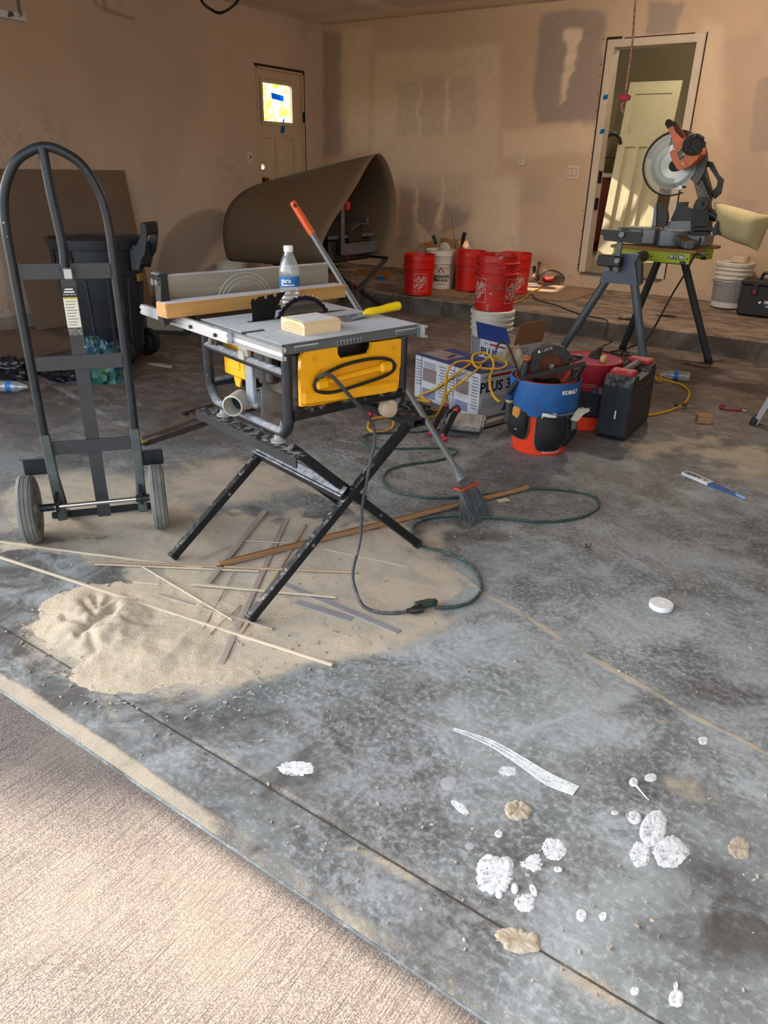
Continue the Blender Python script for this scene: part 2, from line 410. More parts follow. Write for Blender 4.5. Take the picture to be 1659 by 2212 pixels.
TAN_POLY = [(-80, 1185), (150, 1155), (330, 1120), (420, 1075), (560, 1060), (700, 1078), (790, 1130), (930, 1190), (1035, 1235), (1050, 1280), (980, 1330), (900, 1392), (800, 1425),
            (720, 1450), (600, 1475), (560, 1500), (420, 1530), (330, 1520), (250, 1470), (180, 1420), (110, 1390), (30, 1372), (60, 1345), (160, 1300), (215, 1245), (80, 1218), (-80, 1212)]
BEIGE = [[(1420, 1660), (1500, 1655), (1590, 1720), (1570, 1745), (1470, 1730), (1425, 1700)], [(1420, 1565), (1480, 1565), (1475, 1590), (1430, 1590)],
         [(880, 1545), (980, 1560), (1090, 1580), (1100, 1600), (980, 1585), (880, 1560)], [(1300, 940), (1480, 930), (1700, 960), (1700, 1090), (1560, 1070), (1400, 1010), (1300, 980)],
         [(780, 1140), (900, 1120), (1000, 1130), (990, 1200), (930, 1230), (850, 1190)], [(700, 1820), (800, 1840), (960, 1920), (1000, 1960), (900, 1930), (720, 1850)],
         [(0, 1390), (110, 1420), (240, 1510), (330, 1600), (280, 1600), (150, 1490), (0, 1420)],
         [(1000, 1960), (1130, 2040), (1300, 2130), (1420, 2230), (1250, 2180), (1050, 2040)]]
DARKS = [((960, 985), 130, 26), ((1060, 995), 60, 20), ((800, 1345), 60, 24), ((900, 1340), 50, 16), ((1230, 920), 50, 14), ((1360, 905), 40, 12), ((660, 1060), 50, 14), ((500, 1010), 120, 30),
         ((640, 940), 110, 30), ((420, 900), 120, 26), ((1010, 1100), 60, 18), ((1040, 1160), 70, 20), ((820, 1490), 180, 50), ((720, 1600), 200, 60), ((1300, 1690), 220, 60), ((1200, 1880), 150, 60),
         ((1560, 1500), 120, 40), ((1400, 1540), 110, 22), ((900, 1760), 130, 40), ((60, 1290), 90, 26), ((1480, 1420), 90, 30), ((1330, 990), 60, 10), ((1050, 1030), 50, 12), ((560, 1570), 120, 30)]
def floor_attrs(X, Y):
    px = proj(np.stack([X, Y, np.zeros_like(X)], 1)); x, y = px[:, 0], px[:, 1]
    beh = Y < -.2; x = np.where(beh, -1e4, x); y = np.where(beh, 1e4, y)
    n1 = fbm(X*3.1, Y*3.1, 5, 3); n2 = fbm(X*9, Y*9, 5, 11); n3 = fbm(X*1.3+4, Y*1.3, 4, 29)
    wx = x+(n1-.5)*130+(n2-.5)*40; wy = y+(fbm(X*3.3+9, Y*3.3, 5, 5)-.5)*90+(n2-.5)*24
    d = polyd(wx, wy, TAN_POLY)
    tan = sstep(-40, 80, d)*(.58+.95*n1)
    tan *= 1-.75*sstep(.52, .66, fbm(X*4.2, Y*4.2+3, 4, 41))*sstep(140, -20, d)
    for b in BEIGE: tan = np.maximum(tan, sstep(-24, 30, polyd(wx, wy, b))*(.12+.72*n2))
    # dusting round the hand truck
    g = np.exp(-(((x-190)/230)**2+((y-1090)/80)**2)); tan = np.maximum(tan, g*(.50+.8*n1))
    g = np.exp(-(((x-520)/230)**2+((y-1040)/60)**2)); tan = np.maximum(tan, g*(.35+.7*n1))
    g = np.exp(-(((x-250)/210)**2+((y-1385)/95)**2)**1.6); tan = np.maximum(tan, g*(.35+.8*n2))
    g = np.exp(-(((x-330)/260)**2+((y-1470)/70)**2)**1.3); tan = np.maximum(tan, g*(.12+.7*n2))
    # the strip along the threshold and the drifts along the tooled joint
    tan = np.maximum(tan, sstep(.80, .765, Y+(n2-.5)*.03)*(.40+.60*n2)*(.50+.6*sstep(-.6, -1.3, X)))
    tan = np.maximum(tan, np.exp(-((Y-.918)/.012)**2)*(.05+.75*n1)*.8)
    # crack filled with dust
    ck = [(640, 1045), (760, 1095), (831, 1143), (905, 1195), (985, 1235), (1050, 1285), (1120, 1320), (1185, 1362), (1260, 1410), (1330, 1450), (1420, 1500), (1500, 1548), (1590, 1592), (1680, 1640)]
    dc = seg_dist(x+(n2-.5)*16, y+(n2-.5)*10, ck); tan = np.maximum(tan, sstep(11, 2, dc)*(.18+.80*n2)*sstep(560, 700, x))
    dark = np.zeros_like(X)
    for (cx, cy), rx, ry in DARKS:
        dark = np.maximum(dark, .95*sstep(1.25, .55, np.hypot((wx-cx)/rx, (wy-cy)/ry)))
    dark = np.maximum(dark, .95*sstep(.47, .60, n3)*sstep(900, 1100, y))
    brown = sstep(1070, 830, y+(n1-.5)*150)*.92
    brown = np.maximum(brown, .5*np.exp(-(((x-250)/300)**2+((y-980)/100)**2)))
    white = .45*sstep(.46, .62, fbm(X*2.2+7, Y*2.2, 5, 71))*sstep(880, 1050, y)
    white = np.maximum(white, .85*np.exp(-(((x-1420)/330)**2+((y-1330)/170)**2)))
    white = np.maximum(white, .6*np.exp(-(((x-800)/300)**2+((y-1010)/110)**2)))
    white = np.maximum(white, .5*np.exp(-(((x-430)/150)**2+((y-1640)/60)**2)))
    ck2 = [(120, 838), (150, 850), (190, 880), (240, 905), (300, 932), (330, 945)]
    white = np.maximum(white, sstep(5, 1.5, seg_dist(x, y, ck2))*.9)
    line = np.exp(-((Y-.905)/.0045)**2)*.8
    line = np.maximum(line, sstep(4, 1, dc+2.5)*.0)
    return dict(tan=np.clip(tan, 0, 1.3), dark=np.clip(dark, 0, 1), brown=np.clip(brown, 0, 1), white=np.clip(white, 0, 1))
xs = np.concatenate([np.arange(LX, -3.0, .04), np.arange(-3.0, RX, .0125), [RX]])
ys = [FY]
while ys[-1] < CURB_Y: ys.append(ys[-1]+.007+.006*max(0, ys[-1]-.9))
ys = np.array(ys[:-1]+[CURB_Y])
def floor_pos(X, Y):
    return np.stack([X, Y, -.0012*np.exp(-((Y-.905)/.004)**2)], 1)
Xg, Yg = [a.ravel() for a in np.meshgrid(xs, ys, indexing='ij')]
fl = struct(grid_mesh('floor', xs, ys, floor_pos, FLOOR_M, floor_attrs(Xg, Yg)))
fl['label'] = 'dusty grey concrete garage floor'
# edge of the slab at the threshold
struct(MB().box(((LX+RX)/2, FY+.1, -.115), (RX-LX, .2, .222)).build('floor', FLOOR_M))

def drive_material():
    m = bpy.data.materials.new('broomed_concrete'); m.use_nodes = True; nt = m.node_tree; B = nt.nodes['Principled BSDF']
    tc = _n(nt, 'ShaderNodeTexCoord'); v = tc.outputs['Object']
    br = noise(nt, v, 1.0, 5, .7, .2, (300, 7, 1), -.12); agg = noise(nt, v, 330, 3, .6); big = noise(nt, v, 3, 5, .6)
    c = mixc(nt, rng(nt, agg, .36, .62), lin((84, 79, 78)), lin((136, 128, 122)))
    c = mixc(nt, mth(nt, 'MULTIPLY', rng(nt, br, .52, .40), .62), c, lin((68, 63, 62)))
    c = mixc(nt, mth(nt, 'MULTIPLY', rng(nt, big, .45, .65), .25), c, lin((142, 134, 122)))
    nt.links.new(c, B.inputs['Base Color']); B.inputs['Roughness'].default_value = .9; B.inputs['Specular IOR Level'].default_value = .2
    bumped(nt, B, mth(nt, 'ADD', mth(nt, 'MULTIPLY', br, .8), mth(nt, 'MULTIPLY', agg, .6)), .7, .004); return m
DRIVE_M = drive_material()
struct(MB().box((-2.5, -5.2605, -.088), (11.0, 12.0, .15)).build('driveway', DRIVE_M), 'broom-finished concrete driveway outside the threshold')
EARTH = M('lawn', (120, 118, 84), .95, var=.2, vs=3, bump=.4, bs=60)
struct(MB().box((0, 0, -.42), (90, 90, .5)).build('ground', EARTH), 'ground around the garage')

# ------------------------------------------------------------------ raised slab at the back
def plat_mat():
    m = bpy.data.materials.new('platform_concrete'); m.use_nodes = True; nt = m.node_tree; B = nt.nodes['Principled BSDF']
    tc = _n(nt, 'ShaderNodeTexCoord'); v = tc.outputs['Object']; ge = _n(nt, 'ShaderNodeNewGeometry'); sp = _n(nt, 'ShaderNodeSeparateXYZ'); nt.links.new(ge.outputs['Normal'], sp.inputs[0])
    a = noise(nt, v, 3.2, 7, .66, 1.2, (1, 2.2, 1)); b = noise(nt, v, 30, 6, .7)
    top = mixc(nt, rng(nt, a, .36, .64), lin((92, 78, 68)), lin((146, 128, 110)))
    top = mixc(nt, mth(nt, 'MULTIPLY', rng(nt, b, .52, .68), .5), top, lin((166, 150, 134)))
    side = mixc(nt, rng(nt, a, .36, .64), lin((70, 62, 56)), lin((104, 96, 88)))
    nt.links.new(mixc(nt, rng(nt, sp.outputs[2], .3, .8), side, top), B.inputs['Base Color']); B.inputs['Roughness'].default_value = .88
    bumped(nt, B, mth(nt, 'ADD', a, b), .35, .006); return m
PLAT_M = plat_mat()
mb = MB(); yb, zb = BY+.02, platz(BY+.02)
pr = [(CURB_Y-.012, 0), (CURB_Y, CURB_Z-.012), (CURB_Y+.012, CURB_Z), (yb, zb), (yb, -.02), (CURB_Y-.012, -.02)]
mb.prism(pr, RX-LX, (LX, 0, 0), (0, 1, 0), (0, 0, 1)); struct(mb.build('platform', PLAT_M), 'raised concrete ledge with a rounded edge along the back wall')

# ------------------------------------------------------------------ walls
def wall_material(name, base, mud, grey, sc=2.0):
    m = bpy.data.materials.new(name); m.use_nodes = True; nt = m.node_tree; B = nt.nodes['Principled BSDF']
    tc = _n(nt, 'ShaderNodeTexCoord'); v = tc.outputs['Object']
    a = noise(nt, v, sc, 5, .6, .5); b = noise(nt, v, 14, 6, .7, .6); f = noise(nt, v, 300, 3, .6)
    c = mixc(nt, rng(nt, a, .3, .7), lin(base), tuple(x*.93 for x in lin(base)))
    c = mixc(nt, mth(nt, 'MULTIPLY', attr_fac(nt, 'grey'), rng(nt, b, .1, .5, .75, 1)), c, lin(grey))
    c = mixc(nt, mth(nt, 'MULTIPLY', attr_fac(nt, 'mud'), rng(nt, b, .2, .6, .5, 1)), c, lin(mud))
    c = mixc(nt, mth(nt, 'MULTIPLY', attr_fac(nt, 'dirt'), rng(nt, b, .42, .62)), c, lin((120, 96, 84)))
    nt.links.new(c, B.inputs['Base Color']); B.inputs['Roughness'].default_value = .85; B.inputs['Specular IOR Level'].default_value = .25
    bumped(nt, B, mth(nt, 'ADD', mth(nt, 'MULTIPLY', b, .7), mth(nt, 'MULTIPLY', f, .25)), .25, .002); return m
WALL_M = wall_material('drywall', (200, 176, 150), (232, 212, 184), (157, 142, 133))
WALL_L = wall_material('drywall_left', (192, 171, 153), (204, 184, 164), (168, 152, 140))

DX0, DX1, DZ0, DZ1 = -2.745, -1.985, .385, 2.345           # clear opening of the doorway
TR = .05
def lines(a, b, step, extra):
    v = set(np.round(np.arange(a, b, step), 5).tolist()+[round(b, 5)]+[round(e, 5) for e in extra]); return np.array(sorted(v))
xs = lines(LX, RX, .02, [DX0, DX1]); zs = lines(0.0, CZ, .02, [DZ0, DZ1])
Xg, Zg = [a.ravel() for a in np.meshgrid(xs, zs, indexing='ij')]
pq = proj(np.stack([Xg, np.full_like(Xg, BY), Zg], 1)); x, y = pq[:, 0], pq[:, 1]
n2 = fbm(Xg*6, Zg*6, 5, 2); n3 = fbm(Xg*14, Zg*14, 4, 8); wx = x+(n2-.5)*22+(n3-.5)*8; wy = y+(fbm(Xg*6+5, Zg*6, 5, 4)-.5)*22
GREYS = [([(858, 180), (905, 174), (903, 292), (855, 296)], 5, .85), ([(908, 172), (963, 170), (960, 292), (905, 296)], 5, .85), ([(974, 168), (1029, 162), (1031, 290), (966, 292)], 5, .85),
         ([(1170, 26), (1305, 20), (1303, 110), (1296, 262), (1158, 266), (1155, 150)], 8, .95), ([(1405, 6), (1478, 4), (1462, 76), (1398, 78)], 6, .9),
         ([(862, 380), (893, 378), (893, 470), (880, 540), (860, 540)], 6, .7), ([(901, 380), (950, 377), (948, 480), (902, 540)], 6, .7), ([(960, 378), (1022, 378), (1018, 440), (1000, 490), (958, 500)], 6, .75),
         ([(697, 72), (735, 70), (738, 330), (700, 345)], 7, .8), ([(1560, 80), (1659, 60), (1659, 560), (1580, 480)], 20, .35), ([(1630, 170), (1670, 160), (1670, 330), (1618, 330)], 9, .75),
         ([(1115, 380), (1190, 385), (1180, 440), (1115, 445)], 12, .25), ([(1570, 425), (1640, 420), (1630, 460), (1570, 470)], 9, .5)]
MUDS = [([(1215, 70), (1255, 66), (1248, 110), (1222, 210), (1210, 230), (1222, 110)], 5, .9), ([(812, 115), (1082, 98), (1076, 350), (1060, 470), (806, 380)], 12, .55), ([(1085, 280), (1300, 270), (1280, 330), (1085, 345)], 10, .5),
        ([(740, 60), (800, 56), (800, 330), (745, 330)], 10, .5), ([(1020, 372), (1120, 380), (1115, 560), (1010, 560)], 14, .6), ([(893, 385), (901, 385), (901, 480), (940, 520), (900, 530)], 3, .8),
        ([(905, 175), (912, 175), (908, 296), (903, 296)], 3, .9), ([(963, 170), (974, 168), (968, 292), (959, 292)], 3, .9), ([(950, 380), (960, 380), (957, 490), (946, 490)], 3, .8),
        ([(1520, 40), (1560, 60), (1560, 300), (1500, 300)], 14, .4)]
grey = np.zeros_like(Xg); mud = np.zeros_like(Xg); dirt = np.zeros_like(Xg)
for pl_, s_, a_ in GREYS: grey = np.maximum(grey, a_*sstep(-s_, s_, polyd(wx, wy, pl_)))
for pl_, s_, a_ in MUDS: mud = np.maximum(mud, a_*sstep(-s_, s_, polyd(wx, wy, pl_)))
band = sstep(.010, .0, np.abs(fbm(Xg*2.3, Zg*.9, 3, 61)-.52))*.0
dirt = np.maximum(sstep(.55, .2, Zg)*.22, .18*sstep(.6, .75, fbm(Xg*2.2, Zg*2.2+3, 4, 33)))
wb = struct(grid_mesh('wall_back', xs, zs, lambda a, b: np.stack([a, np.full_like(a, BY), b], 1), WALL_M, dict(grey=grey, mud=mud, dirt=dirt),
            keep=lambda cx, cz: ~((cx > DX0) & (cx < DX1) & (cz > DZ0) & (cz < DZ1))), 'back drywall wall with taped joints and grey patches')
# screw heads beside the doorway
SCREW = M('screw_head', (70, 56, 50), .6)
mb = MB()
for (sx, sy) in ((1299, 140), (1296, 165), (1292, 203), (1289, 240), (1284, 283), (1279, 330), (1275, 385), (1268, 420), (1259, 455), (1257, 500), (1251, 540), (1248, 571), (1253, 593), (1232, 595), (1498, 217), (1490, 262), (1305, 85)):
    q = AX(sx, sy, 1, BY); mb.cyl(q, q+Vector((0, -.003, 0)), .0055, n=8)
mb.build('screw', SCREW, wb)['kind'] = 'stuff'

# left wall with its doorway
LD0, LD1, LDZ0, LDZ1 = 6.475, 7.235, .165, 2.225
ysl = lines(-.2+FY, BY, .05, [LD0, LD1]); zsl = lines(0.0, CZ, .05, [LDZ0, LDZ1])
Yg2, Zg2 = [a.ravel() for a in np.meshgrid(ysl, zsl, indexing='ij')]
dl = np.maximum(sstep(.35, .05, Zg2)*.45, .25*sstep(.55, .75, fbm(Yg2*1.5, Zg2*1.5, 4, 13)))
struct(grid_mesh('wall_left', ysl, zsl, lambda a, b: np.stack([np.full_like(a, LX), a, b], 1), WALL_L, dict(grey=.5*sstep(.5, .7, fbm(Yg2*.8, Zg2*.5, 4, 77)), mud=.5*sstep(.5, .7, fbm(Yg2*.9+4, Zg2*.4, 4, 78)), dirt=dl),
       keep=lambda cy, cz: ~((cy > LD0) & (cy < LD1) & (cz > LDZ0) & (cz < LDZ1))), 'long bare drywall side wall')
EXT = M('siding', (150, 140, 128), .8)
ms = MB()
for (y0, y1, z0, z1) in ((FY-.2, LD0, -.1, CZ), (LD1, BY+.1, -.1, CZ), (LD0, LD1, LDZ1, CZ), (LD0, LD1, -.1, LDZ0)):
    ms.box((LX-.075, (y0+y1)/2, (z0+z1)/2), (.13, y1-y0, z1-z0))
struct(ms.build('wall_outside', EXT), 'outer face of the side wall')
struct(MB().box((RX+.06, 3.9, CZ/2), (.12, 8.0, CZ+.2)).build('wall_right', WALL_L))
# front wall: header and piers round the garage opening, roof edge outside it
OX0, OX1, OZ = -5.5, 1.0, 2.25
mf = MB(); mf.box(((LX+OX0)/2, FY-.07, CZ/2), (OX0-LX, .14, CZ)); mf.box(((RX+OX1)/2, FY-.07, CZ/2), (RX-OX1, .14, CZ)); mf.box(((OX0+OX1)/2, FY-.07, (CZ+OZ)/2), (OX1-OX0, .14, CZ-OZ))
struct(mf.build('wall_front', WALL_L))
EAVE_Y, EAVE_Z = FY-.792, 2.55
struct(MB().box(((LX+RX)/2-.2, (EAVE_Y+FY)/2, EAVE_Z+.06), (RX-LX+1.0, FY-EAVE_Y, .12)).build('roof_eave', EXT), 'roof overhang above the garage opening')
CEIL_M = wall_material('ceiling_board', (224, 206, 188), (226, 208, 190), (196, 180, 166))
xs = lines(LX, RX, .05, []); ys2 = lines(FY-.1, BY, .05, [])
Xc, Yc = [a.ravel() for a in np.meshgrid(xs, ys2, indexing='ij')]
cg = .9*sstep(.012, .03, np.minimum(np.abs(((Yc-.35) % 1.2)-.6), 9)-.12)*0+.85*((np.abs((Xc+6.11) % 1.22-.61) < .5) & (np.abs((Yc-.1) % 2.4-1.2) < 1.05))
struct(grid_mesh('ceiling', xs, ys2, lambda a, b: np.stack([a, b, np.full_like(a, CZ)], 1), CEIL_M, dict(grey=cg.astype(float), mud=np.zeros_like(Xc), dirt=np.zeros_like(Xc))), 'drywall ceiling with taped joints')
struct(MB().box(((LX+RX)/2-.1, 4.2, CZ+.12), (RX-LX+.9, 7.1, .2)).build('roof', EXT))

# ------------------------------------------------------------------ the doorway at the back
PAINT = M('white_paint', (204, 190, 172), .55, var=.05)
DARKGAP = M('dark_gap', (48, 30, 24), .9)
fr = MB(); yj = BY
def jamb(mb_, x0, x1, z0, z1, d0, d1): mb_.box(((x0+x1)/2, yj+(d0+d1)/2, (z0+z1)/2), (x1-x0, d1-d0, z1-z0), b=.003)
door_tr = empty('trim_1', (DX0, BY, DZ0)); struct(door_tr, 'white painted door frame in the back wall')
def in_frame(mb_, name, mat):
    o = mb_.build(name, mat, door_tr); o.matrix_parent_inverse = Matrix.Translation(-Vector((DX0, BY, DZ0))); return o
for nm, (x0, x1, z0, z1) in (('jamb', (DX0-.045, DX0+.022, DZ0, DZ1+.04)), ('jamb', (DX1-.022, DX1+.045, DZ0, DZ1+.04)), ('head', (DX0+.022, DX1-.022, DZ1-.022, DZ1+.04)), ('threshold', (DX0-.02, DX1+.02, DZ0-.02, DZ0+.006))):
    mm = MB(); jamb(mm, x0, x1, z0, z1, -.018, .14); in_frame(mm, nm, PAINT if nm != 'threshold' else PLAT_M)
gp_ = MB(); jamb(gp_, DX0-.062, DX0-.046, DZ0, DZ1+.06, -.004, .01); jamb(gp_, DX1+.046, DX1+.056, DZ0, DZ1+.05, -.004, .01); jamb(gp_, DX0-.06, DX0+.08, DZ1+.041, DZ1+.062, -.004, .01); jamb(gp_, DX0+.1, DX1-.05, DZ1+.041, DZ1+.05, -.004, .01)
in_frame(gp_, 'shim_gap', DARKGAP)
HINGE = M('black_hinge', (22, 20, 20), .4, .6)
for zc in (1.02, 1.26):
    in_frame(MB().box((DX0+.024, BY+.06, zc), (.006, .09, .11), b=.002).cyl((DX0+.03, BY+.015, zc-.05), (DX0+.03, BY+.015, zc+.05), .008, n=10), 'hinge', HINGE)
# room beyond
ROOM = M('room_wall', (150, 138, 112), .85, var=.06, vs=2)
RFL = M('room_floor', (150, 132, 106), .7, var=.15, vs=5)
rx0, rx1, ry1, rz0, rz1 = -4.6, -.6, 10.4, DZ0, 2.95
struct(MB().box(((rx0+rx1)/2, (BY+.16+ry1)/2, rz0-.06), (rx1-rx0, ry1-BY-.16, .12)).build('floor', RFL), 'floor of the room beyond the doorway')
struct(MB().box(((rx0+rx1)/2, ry1+.05, (rz0+rz1)/2), (rx1-rx0+.2, .1, rz1-rz0)).build('wall_far', ROOM), 'far wall of the room beyond the doorway')
struct(MB().box((rx1+.05, (BY+.15+ry1)/2, (rz0+rz1)/2), (.1, ry1-BY-.15, rz1-rz0)).build('wall_east', ROOM))
struct(MB().box(((rx0+rx1)/2, (BY+.15+ry1)/2, rz1+.05), (rx1-rx0+.2, ry1-BY, .1)).build('ceiling', ROOM), 'ceiling of the room beyond the doorway')
def glass_mat(name, tint=(1, 1, 1), gl=.08, rough=.02):
    if name in MATS: return MATS[name]
    m = bpy.data.materials.new(name); m.use_nodes = True; nt = m.node_tree; nt.nodes.clear(); MATS[name] = m
    o = _n(nt, 'ShaderNodeOutputMaterial'); t = _n(nt, 'ShaderNodeBsdfTransparent'); g = _n(nt, 'ShaderNodeBsdfGlossy'); mx = _n(nt, 'ShaderNodeMixShader')
    t.inputs[0].default_value = (*tint, 1); g.inputs['Roughness'].default_value = rough
    lw = _n(nt, 'ShaderNodeLayerWeight'); lw.inputs[0].default_value = .35
    nt.links.new(rng(nt, lw.outputs['Facing'], 0, 1, gl, gl+.5, False), mx.inputs[0]); nt.links.new(t.outputs[0], mx.inputs[1]); nt.links.new(g.outputs[0], mx.inputs[2]); nt.links.new(mx.outputs[0], o.inputs[0]); return m
def leaf_mat(name, col, tl=.5):
    m = bpy.data.materials.new(name); m.use_nodes = True; nt = m.node_tree; nt.nodes.clear(); MATS[name] = m
    o = _n(nt, 'ShaderNodeOutputMaterial'); d = _n(nt, 'ShaderNodeBsdfDiffuse'); t = _n(nt, 'ShaderNodeBsdfTranslucent'); mx = _n(nt, 'ShaderNodeMixShader'); mx.inputs[0].default_value = tl
    d.inputs[0].default_value = (*lin(col), 1); t.inputs[0].default_value = (*lin(tuple(min(255, c*1.15) for c in col)), 1)
    nt.links.new(d.outputs[0], mx.inputs[1]); nt.links.new(t.outputs[0], mx.inputs[2]); nt.links.new(mx.outputs[0], o.inputs[0]); return m
PANE = glass_mat('window_glass')
MATS.pop('clear_plastic', None)
BLACK = M('black_plastic', (24, 24, 26), .45, var=.1)
STEEL = M('steel', (170, 172, 175), .35, .9, var=.1)
CHROME = M('bright_steel', (205, 206, 208), .18, 1.0, var=.05)
BLUETAPE = leaf_mat('blue_tape', (30, 130, 206), .45)

# ------------------------------------------------------------------ exterior door in the left wall
DOORP = M('door_paint', (196, 176, 150), .55, var=.05)
d1 = struct(empty('door_1', (LX, LD0, LDZ0)), 'cream exterior door with a square window')
def dpart(mb_, name, mat, **k): return mb_.build(name, mat, d1, **k)
W_, H_ = LD1-LD0, LDZ1-LDZ0; g_ = .0195; th = .042; xf = -.03       # local: x out of the wall, y along it, z up
wy0, wy1, wz0, wz1 = .125, .585, 1.565, 1.925
hy, hz, hr = .082, 1.118, .034                                    # latch hole
sl = MB()
def dbox(y0, y1, z0, z1, x=xf-th/2, t=th): sl.box((x, (y0+y1)/2, (z0+z1)/2), (t, y1-y0, z1-z0))
dbox(g_, W_-g_, wz1, H_-.016); dbox(g_, wy0, wz0, wz1); dbox(wy1, W_-g_, wz0, wz1)
dbox(g_, W_-g_, hz+hr, wz0); dbox(g_, hy-hr, hz-hr, hz+hr); dbox(hy+hr, W_-g_, hz-hr, hz+hr); dbox(g_, W_-g_, .01, hz-hr)
# round the square latch opening with a ring of wedges
n = 16
for k in range(n):
    a0, a1 = 2*PI*k/n, 2*PI*(k+1)/n
    def sq(a): c, s = math.cos(a), math.sin(a); q = hr/max(abs(c), abs(s)); return (hy+c*q, hz+s*q)
    def ci(a): return (hy+math.cos(a)*hr*.86, hz+math.sin(a)*hr*.86)
    sl.prism([sq(a0), sq(a1), ci(a1), ci(a0)], th, (xf-th, 0, 0), (0, 1, 0), (0, 0, 1))
slab = dpart(sl, 'slab', DOORP)
SHADOW_LINE = M('door_shadow_line', (128, 104, 82), .7)  # darker strips paint the shade along panel and window frame edges
pn = MB()
for (y0, y1) in ((.135, .30), (.43, .60)):
    for (a, b, c, d) in ((y0, y1, 1.40, 1.404), (y1-.004, y1, .25, 1.40)): pn.box((xf+.001, (a+b)/2, (c+d)/2), (.003, b-a, d-c))
pn.build('panel_shadow_line', SHADOW_LINE, slab)
fr = MB()
for (a, b, c, d) in ((wy0-.035, wy1+.035, wz1, wz1+.035), (wy0-.035, wy1+.035, wz0-.035, wz0), (wy0-.035, wy0, wz0, wz1), (wy1, wy1+.035, wz0, wz1)): fr.box((xf+.004, (a+b)/2, (c+d)/2), (.02, b-a, d-c), b=.002)
wf = dpart(fr, 'window_frame', DOORP)
gv = MB()
for (a, b, c, d) in ((wy0-.039, wy1+.039, wz1+.035, wz1+.039), (wy0-.039, wy0-.035, wz0-.035, wz1+.035)): gv.box((xf+.001, (a+b)/2, (c+d)/2), (.003, b-a, d-c))
gv.build('frame_shadow_line', SHADOW_LINE, wf)
dpart(MB().box((xf-.02, (wy0+wy1)/2, (wz0+wz1)/2), (.004, wy1-wy0, wz1-wz0)), 'pane', PANE)
jb = MB(); jb.box((-.05, .010, H_/2), (.12, .018, H_)); jb.box((-.05, W_-.010, H_/2), (.12, .018, H_)); jb.box((-.05, W_/2, H_-.008), (.12, W_, .016))
dpart(jb, 'frame', DOORP)
gp_ = MB(); gp_.box((.003, W_/2, H_+.012), (.012, W_+.03, .024)); gp_.box((.003, W_+.008, H_/2), (.012, .014, H_+.03)); gp_.box((xf+.002, .021, H_/2), (.004, .005, H_-.04))
dpart(gp_, 'shim_gap', DARKGAP)
for hz_ in (.95, 1.63): dpart(MB().box((.006, W_-.008, hz_), (.012, .034, .10), b=.003).cyl((.014, W_-.002, hz_-.05), (.014, W_-.002, hz_+.05), .007, n=8), 'hinge', HINGE)
BRASS = M('brass', (150, 110, 52), .25, 1.0)
kb = MB(); kb.lathe([(.0, 0), (.032, 0), (.032, .008), (.013, .012), (.011, .03), (.022, .036), (.028, .05), (.024, .062), (.0, .067)], 18, (xf, .090, .985), Matrix.Rotation(PI/2, 3, 'Y'))
dpart(kb, 'knob', BRASS)
PAPER = M('paper', (232, 226, 214), .9, sub=0)
mb = MB().prism([(-.075, .17), (.06, .15), (.055, .02), (.03, -.12), (.01, -.165), (-.02, -.12), (-.05, .0)], .002, (xf+.004, .33, 1.72), (0, 1, 0), (0, 0, 1)); mb.build('paper_note', leaf_mat('thin_paper', (226, 214, 200), .75), d1)
mb = MB().prism([(-.11, .2), (.09, .18), (.09, .125), (-.1, .14)], .002, (xf+.008, .36, 1.64), (0, 1, 0), (0, 0, 1)); mb.build('tape', BLUETAPE, d1)
mb = MB().prism([(-.03, -.02), (.015, .11), (.03, .09), (.03, 0), (.02, -.04), (-.03, -.04)], .002, (xf+.010, .42, 1.50), (0, 1, 0), (0, 0, 1)); mb.build('tape', BLUETAPE, d1)

# hedge outside that door
rng_ = random.Random(3)
def foliage(name, c, rx, ry, rz, n, size, mat, seed):
    r = random.Random(seed); mb_ = MB()
    for _ in range(n):
        while True:
            p = Vector((r.uniform(-1, 1), r.uniform(-1, 1), r.uniform(-1, 1)))
            if .25 < p.length < 1: break
        p = Vector(c)+Vector((p.x*rx, p.y*ry, p.z*rz)); s = size*r.uniform(.6, 1.4)
        a = Vector((r.gauss(0, 1), r.gauss(0, 1), r.gauss(0, 1))).normalized(); b = a.orthogonal().normalized(); b = Matrix.Rotation(r.uniform(0, 6.3), 3, a) @ b; q = a.cross(b)
        mb_.add([p-b*s, p-q*s*.45, p+b*s, p+q*s*.45], [(0, 1, 2), (0, 2, 3)])
    return mb_
LEAF = leaf_mat('leaf_green', (196, 214, 84), .72); BARK = M('bark', (92, 76, 60), .9)
sh = empty('shrub', (-10.2, 11.0, -.17)); tag(sh, 'sunlit green bush seen through the exterior door window', 'bush')
fo = foliage('foliage', (0, 0, 1.75), 1.2, 2.0, 1.75, 1700, .085, LEAF, 5).build('foliage', LEAF, sh, recalc=False); fo['kind'] = 'stuff'
st = MB()
for k in range(5): st.tube([(0, k*.1-.2, 0), (rng_.uniform(-.3, .3), rng_.uniform(-.6, .6), .9), (rng_.uniform(-.6, .6), rng_.uniform(-1, 1), 2.0)], [.04, .03, .012], 6)
st.build('stem', BARK, sh)

